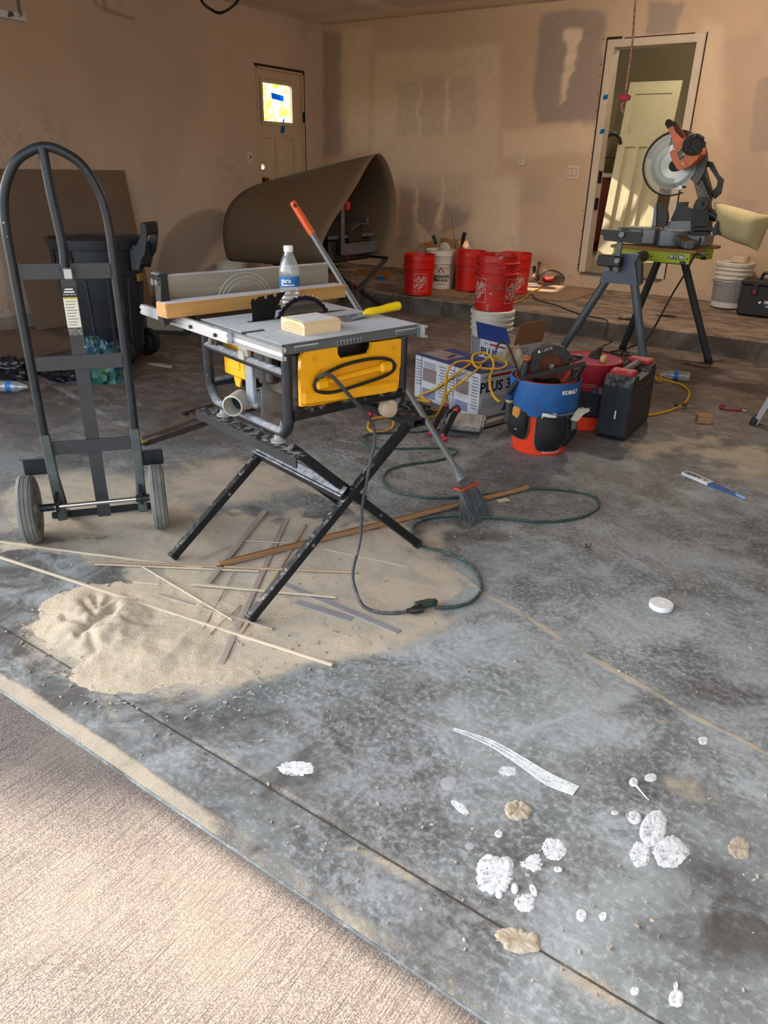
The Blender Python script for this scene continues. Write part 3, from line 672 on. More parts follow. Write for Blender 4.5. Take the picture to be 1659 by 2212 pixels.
# ------------------------------------------------------------------ room beyond the doorway
WX = -4.6
wm = MB()
wz = (1.25, 2.15); wy = (8.55, 9.25)
for (y0, y1, z0, z1) in ((BY+.15, wy[0], rz0, rz1), (wy[1], ry1, rz0, rz1), (wy[0], wy[1], rz0, wz[0]), (wy[0], wy[1], wz[1], rz1)): wm.box((WX-.05, (y0+y1)/2, (z0+z1)/2), (.1, y1-y0, z1-z0))
struct(wm.build('wall_west', ROOM))
wd = empty('window_1', (WX, wy[0], wz[0])); struct(wd)
fm = MB()
for (y0, y1, z0, z1) in ((0, .04, 0, .9), (.66, .70, 0, .9), (0, .7, 0, .04), (0, .7, .86, .9), (.33, .36, 0, .9), (0, .7, .43, .46)): fm.box((-.05, (y0+y1)/2, (z0+z1)/2), (.05, y1-y0, z1-z0))
fm.build('window_frame', PAINT, wd); MB().box((-.05, .35, .45), (.004, .66, .86)).build('pane', PANE, wd)
bx = empty('fill_lamp', (-2.4, 8.6, rz1)); tag(bx, 'unseen ceiling lamp added to brighten the room beyond the doorway', 'lamp')  # unseen lamp, added so that this room has light
MB().lathe([(.0, -.1), (.09, -.085), (.14, -.04), (.15, 0)], 20).build('shade', M('opal_glass', (250, 244, 230), .4, emit=2.0), bx)
ld = bpy.data.lights.new('room_fill_lamp', 'POINT'); ld.energy = 16; ld.color = (1, .9, .68); ld.shadow_soft_size = .12; lo = bpy.data.objects.new('room_fill_lamp', ld); COL.objects.link(lo); lo.location = (-2.4, 8.6, rz1-.2)
# unhung panelled door leaning in that room
SLABP = M('primed_door', (190, 182, 152), .6, var=.04)
BLp, TLp = Vector((-3.17, 9.12, .388)), Vector((-3.15, 9.40, 2.225))
ex = Vector((1, 0, 0)); ey = (TLp-BLp).normalized(); Hh = (TLp-BLp).length; Wd = .575
ds = empty('door_slab', BLp); tag(ds, 'unhung cream panelled door leaning upright beyond the back doorway', 'door')
en = ex.cross(ey)
def dslab(x0, x1, y0, y1, off, t, mb_):
    mb_.prism([(x0, y0), (x1, y0), (x1, y1), (x0, y1)], t, en*off, ex, ey)
mb = MB(); dslab(0, Wd, 0, Hh, -.035, .022, mb); mb.build('core', SLABP, ds)
mb = MB()
for (a, b, c, d) in ((0, .085, 0, Hh), (Wd-.085, Wd, 0, Hh), (.085, Wd-.085, Hh-.12, Hh), (.085, Wd-.085, 1.20, 1.33), (.085, Wd-.085, 0, .2), (.205, .245, .2, 1.2), (.345, .375, .2, 1.2)): dslab(a, b, c, d, -.013, .013, mb)
mb.build('stile', SLABP, ds)
# dark wooden cabinet with a pale worktop
CAB = wood('cherry_wood', (120, 56, 34), (84, 34, 22), 2)
cb = empty('cabinet', (-3.72, 10.02, DZ0)); tag(cb, 'dark red-brown wooden cabinet beyond the back doorway', 'cabinet')
MB().box((0, 0, .48), (1.5, .55, .76)).box((0, .03, .05), (1.5, .49, .1)).build('body', CAB, cb)
for k in range(3):
    dr = MB().box((-.5+k*.5, -.285, .46), (.47, .02, .70), b=.004).build('door', CAB, cb); MB().cyl((-.31+k*.5, -.30, .5), (-.31+k*.5, -.30, .64), .006, n=8).build('handle', HINGE, dr)
MB().box((0, -.01, .885), (1.54, .6, .05), b=.006).build('worktop', PAINT, cb)
# corrugated hose and latch bar at the left jamb
hs = []
h0 = AX(1299, 318, 1, BY+.1); 
for q in ((1297, 335), (1300, 318), (1307, 301), (1318, 291), (1330, 290), (1337, 297), (1341, 312)): hs.append(AX(q[0], q[1], 1, BY+.16))
hp = smooth(hs, 7); he = MB(); he.tube(hp, [.016+.004*(i % 2) for i in range(len(hp))], 8)
tag(he.build('corrugated_hose', BLACK), 'black corrugated hose arching behind the doorway frame', 'hose')
mb = MB(); a, b = AX(1296, 340, 1, BY+.1), AX(1329, 341, 1, BY+.2); mb.cyl(a, b, .006, n=8); mb.box(AX(1293, 338, 1, BY+.1), (.03, .03, .10), b=.004); mb.box(AX(1290, 358, 1, BY+.07), (.035, .03, .09), b=.004)
tag(mb.build('door_latch', HINGE), 'black latch hardware sticking out of the doorway jamb', 'latch')
for k, q in enumerate(((1308, 210), (1301, 284))):
    p_ = AX(q[0], q[1], 1, BY-.02); tag(MB().prism([(-.022, -.02), (.02, -.016), (.024, .022), (-.018, .018)], .0015, p_, (1, 0, 0), (0, 0, 1)).build('tape_piece', BLUETAPE), ('upper' if k == 0 else 'lower')+' scrap of blue tape on the doorway frame', 'tape')

# ------------------------------------------------------------------ wall plates
PLATE = M('plate_white', (214, 196, 176), .4, var=.03); SLOT = M('plate_slot', (88, 74, 66), .6)
def plate(name, c, nrm, wd_, hg, label, cat, kind):
    nrm = Vector(nrm); ex_ = Vector((0, 0, 1)).cross(nrm); r = empty(name, c); tag(r, label, cat)
    R = Matrix((ex_, Vector((0, 0, 1)), nrm)).transposed()
    MB().box(nrm*.004, (wd_, hg, .008), R, .003).build('plate', PLATE, r)
    if kind == 'outlet':
        for sg in (-1, 1):
            MB().box(nrm*.0085+Vector((0, 0, sg*.022)), (.034, .03, .004), R, .0015).build('socket', PLATE, r)
            sl_ = MB()
            for dx in (-.007, .007): sl_.box(nrm*.0108+Vector((0, 0, sg*.022+.003))+ex_*dx, (.003, .010, .001), R)
            sl_.box(nrm*.0108+Vector((0, 0, sg*.022-.008)), (.005, .005, .001), R); sl_.build('slot', SLOT, r)
    else:
        k_ = 2 if kind == 'double' else 1
        for i in range(k_):
            dx = (i-(k_-1)/2)*.046
            MB().box(nrm*.0088+ex_*dx, (.036, .07, .003), R).build('gap', SLOT, r)
            MB().box(nrm*.010+ex_*dx, (.031, .064, .006), R, .002).build('rocker', PLATE, r)
            if kind == 'smart': MB().box(nrm*.0135+ex_*dx+Vector((0, 0, .012)), (.016, .022, .002), R).build('display', BLACK, r)
    return r
plate('wall_outlet', AX(1127, 344, 1, BY), (0, -1, 0), .072, .116, 'upper white outlet on the back wall, above the other outlet', 'outlet', 'outlet')
plate('wall_outlet', AX(1112, 519, 1, BY), (0, -1, 0), .072, .116, 'low white outlet on the back wall just above the red buckets', 'outlet', 'outlet')
plate('light_switch', AX(1237, 372, 1, BY), (0, -1, 0), .118, .118, 'white double rocker switch left of the back doorway', 'switch', 'double')
plate('light_switch', AX(540, 342, 0, LX), (1, 0, 0), .075, .12, 'white single switch with a dark display beside the exterior door', 'switch', 'smart')

# ------------------------------------------------------------------ overhead things
ROPE = M('red_white_rope', (214, 186, 178), .8, var=.35, vs=90, col2=(168, 60, 62)); PINK = M('pink_tape', (206, 36, 84), .6)
Yr = 4.4
q0, q1, q2, q3, q4 = [AX(a, b, 1, Yr) for a, b in ((1378, -60), (1366, 90), (1350, 208), (1343, 228), (1346, 245))]
rp = empty('release_rope', (q0.x, Yr, CZ)); tag(rp, 'red and white cord with pink tape hanging in front of the back doorway', 'rope')
def under(root, ob): ob.matrix_parent_inverse = Matrix.Translation(-root.location); return ob
top = Vector((q0.x+.005, Yr, CZ-.02))
under(rp, MB().tube(smooth([top, q0, q1, q2, q3, q4], 8), .0055, 8).build('cord', ROPE, rp))
under(rp, MB().box(AX(1350, 211, 1, Yr-.01), (.055, .022, .028), b=.004).build('tape', PINK, rp))
# opener rail and motor above it, out of frame
MET = M('galvanised', (146, 146, 150), .42, .75, var=.15, vs=20)
op = empty('garage_opener', (q0.x, 4.9, CZ)); tag(op, 'garage door opener hanging from the ceiling with an added fill lamp', 'opener')
MB().box((-.06, -1.6, -.05), (.04, 3.6, .05)).build('rail', MET, op); MB().box((0, .45, -.14), (.3, .5, .2), b=.02).build('housing', PLATE, op)
MB().ball((0, .74, -.18), .05).build('bulb', M('fill_bulb', (255, 240, 214), .4, emit=6.0), op)
ld = bpy.data.lights.new('opener_fill_lamp', 'POINT'); ld.energy = 40; ld.color = (1, .86, .72); ld.shadow_soft_size = .06; lo = bpy.data.objects.new('opener_fill_lamp', ld); COL.objects.link(lo); lo.location = (q0.x, 5.72, CZ-.30);  # lit lamp added out of view as warm fill for the interior
# black cable loop below the ceiling
cz_ = 2.45
pts = [Vector((*G(430, -30, cz_+.09).xy, CZ)), G(430, -25, cz_+.08), G(437, 4, cz_), G(455, 20, cz_-.02), G(475, 28, cz_-.03), G(497, 18, cz_-.02), G(513, 2, cz_), G(522, -25, cz_+.08), Vector((*G(525, -32, cz_+.09).xy, CZ))]
tag(MB().tube(smooth(pts, 6), .011, 8).build('ceiling_cable', BLACK), 'black cable drooping in a loop from the ceiling', 'cable')
# track hanger at the top left
tk = empty('door_track', (-5.6, 3.4, CZ)); tag(tk, 'galvanised garage door track hanger in the upper left corner', 'track')
a, b = G(56, 40, 2.2), G(-60, 18, 2.2)
def und(ob): ob.matrix_parent_inverse = Matrix.Translation(-tk.location); return ob
und(MB().bar(a, b, .004, .05).bar(a+Vector((.016, 0, -.024)), b+Vector((.016, 0, -.024)), .034, .004).build('angle_bar', MET, tk))
c_ = G(44, 34, 2.2); und(MB().bar(c_, Vector((c_.x, c_.y, CZ-.002)), .035, .004, up=(1, .4, 0)).build('strap', MET, tk))
und(MB().cyl(c_+Vector((.0, -.01, 0)), c_+Vector((.012, -.02, 0)), .009, n=8).build('bolt', STEEL, tk))

# street tree on the sunny side, out of frame; its crown shades the left end of the driveway edge
tz = -SUN_DIR*21.0; tc0 = Vector((-2.55, .95, 0))+tz*(1/1.0)
tr0 = empty('street_tree', (tc0.x, tc0.y, -.17)); tag(tr0, 'leafy tree standing on the sunny side of the driveway', 'tree')
tf0 = foliage('crown', (0, 0, tc0.z+.17), .9, .72, .8, 1500, .11, LEAF, 9).build('crown', LEAF, tr0, recalc=False); tf0['kind'] = 'stuff'
MB().tube([(0, 0, 0), (.1, .05, 2.5), (0, 0, tc0.z-.2), (0, 0, tc0.z+.3)], [.13, .1, .07, .02], 10).build('trunk', BARK, tr0)
# ================================================================== table saw on its folding stand
B0 = G(532, 1348); SAW_RZ = math.atan2(.9695, .245)
def S_(s, t, z): return Matrix.Rotation(SAW_RZ, 4, 'Z') @ Vector((s, t, z))+B0
LEGM = M('dusty_black_steel', (34, 37, 42), .45, .35, var=.15, vs=14, dust=.22, dustc=(170, 168, 160), spots=.06, spots_s=90)
TUBEM = M('dusty_tube', (40, 45, 54), .42, .3, var=.2, vs=20, dust=.80, dustc=(158, 164, 172), spots=.10, spots_s=70, spotc=(196, 190, 176))
YEL = M('saw_yellow', (246, 178, 12), .42, var=.04, vs=20, coat=.15)
ALU = M('aluminium', (206, 210, 216), .38, .55, var=.06, dust=.35, dustc=(226, 230, 236))
TABLE = M('saw_table', (104, 112, 114), .5, .35, var=.08, vs=15, dust=1.25, dustc=(196, 204, 212))
st = empty('saw_stand', B0, SAW_RZ); tag(st, 'black folding cross-leg stand under the yellow table saw', 'stand')
legs = {'A': ((0, .52, 0), (.68, .52, .53)), 'B': ((0, 0, 0), (.68, 0, .53)), 'C': ((.783, .033, 0), (.21, .033, .53)), 'D': ((.783, .487, 0), (.21, .487, .53))}
def cut(p0, p1):                                # a leg whose foot sits on the floor
    p0 = Vector(p0); p1 = Vector(p1); return p0+(p1-p0).normalized()*.016+Vector((0, 0, .004)), p1
for k, (a, b) in legs.items():
    a_, b_ = cut(a, b); d = (b_-a_).normalized()
    l = MB().bar(a_, b_, .026, .030, b=.002).build('leg', LEGM, st)
    MB().bar(a_-d*.004, a_+d*.012, .03, .034, b=.004).build('foot_cap', BLACK, l)
    mid = a_.lerp(b_, .36); sd = -1 if k in 'BC' else 1
    MB().cyl(mid+Vector((0, -.016, 0)), mid+Vector((0, .016, 0)), .006, n=8).build('bolt', STEEL, l)
MB().bar((.385, -.005, .318), (.385, .525, .318), .006, .045, up=(-.6, 0, .8)).bar((.395, .0, .345), (.395, .52, .345), .03, .004, up=(-.6, 0, .8)).build('brace', TUBEM, st)
MB().bar((.50, .03, .27), (.50, .49, .27), .006, .04, up=(.6, 0, .8)).build('brace', LEGM, st)
MB().bar((.200, -.045, .522), (.200, .56, .522), .045, .006).bar((.178, -.045, .508), (.178, .56, .508), .005, .03).bar((.20, .05, .512), (.20, .45, .512), .02, .02).build('rail', M('rail_scuffed', (44, 48, 54), .5, .3, var=.2, dust=.34, dustc=(170, 170, 164)), st)
r_ = MB()                                       # hollow far rail with an open end
for (ds, dz, w_, h_) in ((0, .011, .054, .003), (0, -.011, .054, .003), (.0255, 0, .003, .024), (-.0255, 0, .003, .024)): r_.bar((.68+ds, -.04, .53+dz), (.68+ds, .56, .53+dz), w_, h_)
r_.build('rail', LEGM, st)
for t in (.0, .52): MB().cyl((.42, t+(.018 if t < .1 else -.018)-.03, .33), (.42, t+(.018 if t < .1 else -.018)+.03, .33), .009, n=10).build('pivot_bolt', STEEL, st)

sw = empty('table_saw', S_(.45, .27, .533), SAW_RZ); OFF = Vector((.45, .27, .533))
tag(sw, 'yellow portable table saw with dusty grey top and exposed blade', 'table saw')
def sp(mb_, name, mat, parent=None, **k):       # parts are written in stand coordinates
    mb_.v = [tuple(Vector(p)-OFF) for p in mb_.v]; return mb_.build(name, mat, parent or sw, **k)
T0, T1, S0, S1, ZT = .044, .515, .20, .738, .838
tb = MB()
for (a, b, c, d) in ((S0, S1, T0, .235), (S0, S1, .262, .372), (S0, S1, .40, T1), (.28, S1, .235, .262), (S0, .30, .372, .40), (.70, S1, .372, .40)):
    tb.box(((a+b)/2, (c+d)/2, ZT-.004), (b-a, d-c, .008), b=.001)
tb.box((.46, .2485, ZT-.012), (.52, .027, .006))
tb.box((.469, T0+.004, ZT-.018), (S1-S0, .008, .029), b=.002); tb.box((.469, T1-.004, ZT-.018), (S1-S0, .008, .029), b=.002)
tb.box((S0+.004, .275, ZT-.024), (.008, T1-T0, .03), b=.002); tb.box((S1-.004, .275, ZT-.024), (.008, T1-T0, .03), b=.002)
table = sp(tb, 'table', TABLE)
for c in (.285, .68): sp(MB().box((c, T0-.002, ZT-.018), (.09, .006, .016), b=.003), 'boss', TABLE, table)
for k in range(8): sp(MB().box((.40+.013*k, T0-.002, ZT-.022), (.006, .006, .015), b=.002), 'rib', TABLE, table)

sp(MB().box((.50, .386, ZT-.0015), (.40, .026, .003)), 'throat_plate', M('throat', (150, 158, 160), .3, .8), table)
# slots in the table beside the blade
sp(MB().box((.50, .386, ZT+.0003), (.30, .006, .0008)), 'blade_slot', BLACK, table)
# rails front and rear
rl = MB()
for z_, h_ in ((ZT-.012, .012), (ZT-.036, .012)): rl.bar((.192, .02, z_), (.192, .42, z_), .014, h_)
rl.bar((.187, .02, ZT-.024), (.187, .42, ZT-.024), .004, .036); sp(rl, 'rail', ALU)
rl = MB().bar((.176, .29, ZT-.02), (.176, .90, ZT-.02), .018, .036, b=.002).bar((.166, .29, ZT-.012), (.166, .90, ZT-.012), .004, .006).bar((.166, .29, ZT-.030), (.166, .90, ZT-.030), .004, .008)
outer = sp(rl, 'extension_rail', ALU)
for t in (.06, .20, .36, .52): sp(MB().cyl((.16 if t > .3 else .188, t, ZT-.022), (.19, t, ZT-.022), .006, n=8), 'bolt', BLACK, outer)
rl = MB()
for z_ in (ZT-.008, ZT-.040): rl.bar((.750, .02, z_), (.750, .80, z_), .016, .006)
rl.bar((.745, .02, ZT-.024), (.745, .80, ZT-.024), .004, .036); sp(rl, 'rail', ALU)
# fence with its lever head
fe = MB().box((.52, .70, ZT+.061), (.68, .022, .112), b=.002).box((.52, .712, ZT+.008), (.70, .05, .012), b=.002)
fence = sp(fe, 'fence', M('fence_face', (176, 174, 160), .4, .5, var=.10, vs=6, stretch=(1, 6, 6)))
sp(MB().box((.52, .70, ZT+.118), (.68, .026, .004)), 'fence_cap', ALU, fence)
hd = MB().box((.163, .70, ZT+.06), (.03, .05, .12), b=.004).box((.148, .672, ZT+.02), (.03, .045, .10), b=.006).box((.155, .69, ZT+.125), (.04, .05, .012), b=.003)
sp(hd, 'fence_head', M('dusty_black', (40, 42, 46), .5, dust=.5, dustc=(176, 180, 186)), fence)
sp(MB().prism([(0, -.03), (.022, -.02), (.03, .05), (.018, .09), (0, .10), (-.006, .03)], .034, (.122, .652, ZT-.002), (1, 0, 0), (0, 0, 1)), 'lever', BLACK, fence)
sp(MB().cyl((.136, .684, ZT+.10), (.150, .684, ZT+.10), .012, n=10).cyl((.136, .712, ZT+.10), (.150, .712, ZT+.10), .012, n=10), 'bolt', STEEL, fence)
arc = MB()
for rr in (.115, .10, .085):
    arc.tube([(.48+rr*1.02*math.cos(a), .6885, ZT+.0+rr*.95*math.sin(a)) for a in [PI*(.12+.76*k/16) for k in range(17)]], .0016, 4)
sp(arc, 'scuff_arc', M('scuff', (214, 206, 186), .5), fence)
# blade with teeth
bl = MB(); cz_b, R_ = .779, .127; nt_ = 40; prof = []
for k in range(nt_):
    a = -2*PI*k/nt_
    prof += [(R_*math.cos(a), R_*math.sin(a)), (R_*.985*math.cos(a-.055), R_*.985*math.sin(a-.055)), (R_*.955*math.cos(a-.095), R_*.955*math.sin(a-.095)), (R_*.94*math.cos(a-.13), R_*.94*math.sin(a-.13))]
bl.prism(prof, .0026, (.52, .3873, cz_b), (1, 0, 0), (0, 0, 1))
BLADE = M('blade_blue', (24, 30, 52), .35, .5, var=.1)
blade = sp(bl, 'blade', BLADE)
sp(MB().lathe([(.02, 0), (.108, 0), (.108, .0034), (.02, .0034)], 48, (.52, .3877, cz_b), Matrix.Rotation(PI/2, 3, 'X')), 'worn_face', M('worn_blade', (112, 104, 94), .42, .4, var=.3, vs=4, stretch=(1, 1, 40)), blade)
tt = MB()
for k in range(nt_):
    a = -2*PI*k/nt_; c = Vector((.52+R_*.985*math.cos(a-.02), .386, cz_b+R_*.985*math.sin(a-.02))); tt.box(c, (.007, .0042, .004), Matrix.Rotation(-a, 3, 'Y'), .0008)
sp(tt, 'tooth', M('carbide', (206, 186, 150), .3, .6), blade)
kn = [(.318, ZT), (.318, ZT+.045), (.314, ZT+.058), (.318, ZT+.069), (.327, ZT+.071), (.332, ZT+.064), (.345, ZT+.074), (.366, ZT+.076), (.368, ZT+.066), (.376, ZT+.066), (.378, ZT+.077), (.400, ZT+.079), (.404, ZT+.070), (.412, ZT+.070), (.416, ZT+.080), (.452, ZT+.084), (.425, ZT+.055), (.408, ZT+.025), (.402, ZT)]
sp(MB().prism([(a, b) for a, b in kn][::-1], .003, (0, .3875, 0), (1, 0, 0), (0, 0, 1)), 'riving_knife', M('knife_black', (18, 20, 24), .35, .5))
# tubular cage
r = .0165
fr = [(.225, .06, .80), (.225, .06, .63), (.225, .062, .585), (.225, .085, .558), (.225, .13, .553), (.225, .29, .553), (.225, .44, .553), (.225, .495, .560), (.225, .525, .60), (.225, .533, .65), (.225, .533, .80)]
cage = sp(MB().tube(smooth(fr, 5), r, 14), 'cage_tube', TUBEM)
sp(MB().tube([(.225, .065, .742), (.225, .53, .748)], .0155, 14), 'cage_tube', TUBEM)
bk = [(.685, .06, .80), (.685, .06, .63), (.678, .06, .59), (.655, .06, .568), (.635, .06, .562)]
sp(MB().tube(smooth(bk, 5), r, 14), 'cage_tube', TUBEM)
sp(MB().tube(smooth([(.685, .533, .80), (.685, .533, .60), (.685, .50, .56), (.685, .30, .553), (.685, .12, .553)], 5), r, 12), 'cage_tube', TUBEM)
sp(MB().tube([(.235, .052, .617), (.46, .050, .617), (.68, .052, .615)], r, 14), 'cage_tube', LEGM)
sp(MB().tube([(.235, .533, .617), (.68, .533, .617)], r, 12), 'cage_tube', TUBEM)
for (s, t) in ((.215, .10), (.215, .43)):
    sp(MB().lathe([(.0, 0), (.026, 0), (.026, .006), (.016, .009), (.014, .022), (0, .022)], 16, (s, t, .528)), 'rubber_foot', M('foot_rubber', (150, 152, 150), .8))
    sp(MB().cyl((s+.012, t, .555), (s+.012, t, .592), .005, n=8).cyl((s+.012, t, .568), (s+.012, t, .578), .010, n=6), 'foot_bolt', STEEL)
sp(MB().lathe([(.012, -.018), (.030, -.016), (.034, 0), (.030, .016), (.012, .018)], 20, (.627, .06, .568), Matrix.Rotation(PI/2, 3, 'X')), 'roller_foot', M('cream_rubber', (206, 190, 166), .7, var=.15, vs=30))
sp(MB().lathe([(.012, -.018), (.030, -.016), (.034, 0), (.030, .016), (.012, .018)], 20, (.655, .47, .568), Matrix.Rotation(PI/2, 3, 'X')), 'roller_foot', M('cream_rubber', (206, 190, 166)))
# yellow side panel with carrying slot and cord wrap
t_p = .052
pan = MB()
out = [(.268, .640), (.665, .607), (.668, .70), (.678, .712), (.682, .765), (.668, .797), (.545, .799), (.545, .782), (.532, .766), (.42, .766), (.408, .782), (.408, .803), (.285, .806), (.272, .79), (.268, .74)]
pan.prism([(a, b) for a, b in out][::-1], .014, (0, t_p+.014, 0), (1, 0, 0), (0, 0, 1))
panel = sp(pan, 'side_panel', YEL)
sp(MB().bar((.268, t_p+.002, .666), (.660, t_p+.002, .640), .024, .050, b=.010), 'lower_bulge', YEL, panel)
sp(MB().prism([(.39, .74), (.56, .74), (.56, .83), (.39, .83)][::-1], .004, (0, t_p+.05, 0), (1, 0, 0), (0, 0, 1)), 'recess', BLACK, panel)
rec = [(.312+.0, .70), (.33, .682), (.60, .682), (.63, .70), (.633, .72), (.61, .738), (.34, .745), (.315, .73)]
sp(MB().prism(rec[::-1], .002, (0, t_p+.0005, 0), (1, 0, 0), (0, 0, 1)), 'cord_well', M('saw_yellow_recess', (228, 160, 8), .5, var=.05), panel)
sp(MB().box((.337, t_p-.012, .701), (.052, .022, .036), b=.009).box((.596, t_p-.012, .716), (.052, .022, .036), b=.009).bar((.34, t_p-.006, .704), (.596, t_p-.006, .716), .018, .018, b=.004), 'cord_cleat', YEL, panel)
for c in ((.322, .78), (.638, .768)): sp(MB().cyl((c[0], t_p-.001, c[1]), (c[0], t_p+.002, c[1]), .012, n=14), 'screw_well', M('saw_yellow_recess', (228, 160, 8)), panel)
CORD = M('grey_cord', (62, 66, 70), .55, var=.15, vs=30, dust=.3, dustc=(150, 152, 152))
loop = [(.335, t_p-.016, .728), (.42, t_p-.014, .748), (.53, t_p-.014, .752), (.605, t_p-.014, .74), (.634, t_p-.014, .712), (.60, t_p-.014, .69), (.50, t_p-.014, .678), (.38, t_p-.014, .670), (.318, t_p-.014, .684), (.308, t_p-.016, .712)]
sp(MB().tube(smooth(loop, 6, True), .0055, 8, closed=True), 'wrapped_cord', M('wrapped_cord', (30, 32, 34), .5), panel)
# cord hanging to the floor (with its plug)
def loc(p): return Matrix.Rotation(-SAW_RZ, 4, 'Z') @ (Vector(p)-B0)
cpts = [(.315, t_p-.02, .725), (.35, t_p-.035, .733), (.41, .0, .665), (.486, -.01, .575), (.508, -.012, .508), (.484, -.016, .416), (.452, -.02, .29), (.435, -.03, .17)]
gpx = [(762, 1235), (768, 1275), (784, 1308), (815, 1322), (850, 1324), (880, 1320)]
cp = [Vector(c) for c in cpts]+[loc(G(a, b, z)) for (a, b), z in zip(gpx, (.085, .045, .018, .007, .006, .010))]
cord = sp(MB().tube(smooth(cp, 7), .0058, 8), 'power_cord', CORD)
pc = [loc(G(a, b, .014)) for a, b in ((878, 1320), (889, 1319), (912, 1314))]
sp(MB().tube([pc[0], pc[1], pc[1].lerp(pc[2], .15), pc[2]], [.007, .010, .014, .014], 10), 'plug', BLACK, cord)
# left side: inner housing, dust chute, elevation gear, rear yellow body
sp(MB().box((.46, .20, .715), (.36, .19, .15), b=.01).box((.47, .30, .71), (.34, .014, .17)), 'motor_housing', M('housing_grey', (92, 88, 84), .5, .3, var=.2, vs=14, spots=.15, spotc=(180, 160, 126)))
sp(MB().box((.245, .20, .742), (.035, .10, .10), b=.006).cyl((.25, .20, .69), (.25, .20, .79), .03, n=14), 'motor_end', BLACK)
bx = MB().box((.40, .43, .728), (.27, .10, .016), b=.003)
for (c, sz) in (((.27, .43, .71), (.012, .13, .11)), ((.40, .482, .71), (.27, .012, .11)), ((.40, .43, .66), (.27, .12, .012)), ((.52, .43, .71), (.012, .13, .11))): bx.box(c, sz, b=.003)
rear = sp(bx, 'storage_tray', YEL)
sp(MB().box((.263, .425, .712), (.006, .07, .06), b=.004), 'tray_rib', YEL, rear); sp(MB().prism([(-.022, 0), (.022, 0), (.012, -.03), (-.012, -.03)], .006, (.262, .41, .655), (0, 1, 0), (0, 0, 1)), 'tray_lug', YEL, rear)
sp(MB().box((.36, .40, .625), (.16, .13, .022)).box((.36, .44, .60), (.10, .05, .03)), 'lower_bracket', M('dark_bracket', (34, 34, 34), .5, .3))
ga = MB(); ga.cyl((.205, .475, .772), (.235, .475, .772), .012, n=10)
for k in range(14):
    a = 2*PI*k/14; ga.box((.222, .475+.022*math.cos(a), .772+.022*math.sin(a)), (.014, .010, .004), Matrix.Rotation(a, 3, 'X'))
ga.cyl((.216, .475, .772), (.228, .475, .772), .021, n=16); sp(ga, 'rack_gear', M('gear_metal', (110, 106, 98), .5, .5, dust=.4))
sp(MB().box((.222, .285, .780), (.02, .052, .046), b=.004).box((.21, .285, .762), (.01, .034, .03), b=.003), 'lock_plate', M('pale_plate', (190, 182, 166), .5, var=.2))
PVC = M('dust_chute', (198, 196, 184), .55, var=.15, vs=18, spots=.22, spotc=(206, 178, 120))
_d = Vector((-.80, -.60, 0)); _x = Vector((0, 0, 1)); _y = _d.cross(_x)
ch = MB().lathe([(.034, 0), (.034, .078), (.030, .080), (.0295, .004)], 26, (.235, .345, .600), Matrix((_x, _y, _d)).transposed(), closed=True)
chute = sp(ch, 'dust_chute', PVC); sp(MB().lathe([(0, .006), (.030, .006), (.030, .010), (0, .010)], 22, (.235, .345, .600), Matrix((_x, _y, _d)).transposed()), 'chute_throat', BLACK, chute)
sp(MB().box((.238, .285, .680), (.016, .044, .15), b=.003).box((.30, .29, .612), (.13, .05, .06), b=.01), 'chute_neck', M('chute_neck', (150, 158, 168), .5, .2, dust=.4), chute)
sp(MB().prism([(.25, .565), (.44, .58), (.44, .68), (.25, .66)], .004, (0, .25, 0), (1, 0, 0), (0, 0, 1)), 'rear_shroud', M('shroud', (136, 130, 122), .6, var=.2))

# ------------------------------------------------------------------ things lying on the saw
def SX(s, t, z): return S_(s, t, z)
PINE = wood('pine_plank', (214, 172, 108), (186, 138, 78), 0, .8)
pk = empty('wood_plank', S_(.49, .615, ZT), SAW_RZ+.028); tag(pk, 'long square-cut timber lying along the fence of the table saw', 'plank')
MB().box((0, 0, .0245), (.76, .066, .047), b=.002).build('timber', PINE, pk)
MB().box((0, 0, .0485), (.755, .062, .0012)).build('dust_layer', M('white_dust', (226, 228, 232), .95, var=.1, vs=60), pk)
MB().box((-.381, 0, .0245), (.001, .062, .043)).build('end_grain', M('end_grain', (222, 164, 104), .8, var=.14, vs=40), pk)
bk_ = empty('wood_block', S_(.39, .163, ZT), SAW_RZ); tag(bk_, 'short pale pine block on the corner of the saw table', 'wood block')
BLK = wood('pale_pine', (230, 210, 172), (212, 186, 142), 0, 1.0)
MB().prism([(-.062, 0), (.062, 0), (.062, .0385), (-.050, .0385), (-.062, .030)], .137, (-.0685, 0, 0), (0, 1, 0), (0, 0, 1)).build('block', BLK, bk_)
rg = MB()
for k, rr in enumerate((.02, .028, .036, .044, .052, .06, .068)):
    pts = [(-.0692, .0-.062+.06+rr*1.15*math.cos(a), .0+rr*.62*math.sin(a)-.012) for a in [PI*(.06+.88*j/14) for j in range(15)]]
    pts = [p for p in pts if p[2] > .001 and p[2] < .036 and abs(p[1]) < .058]
    if len(pts) > 2: rg.tube(pts, .0006, 4)
rg.build('growth_ring', M('growth_ring', (214, 150, 106), .8), bk_)
MB().box((0, 0, -.0001+.0389), (.118, .10, .0008)).build('dust_layer', M('white_dust', (226, 228, 232)), bk_)
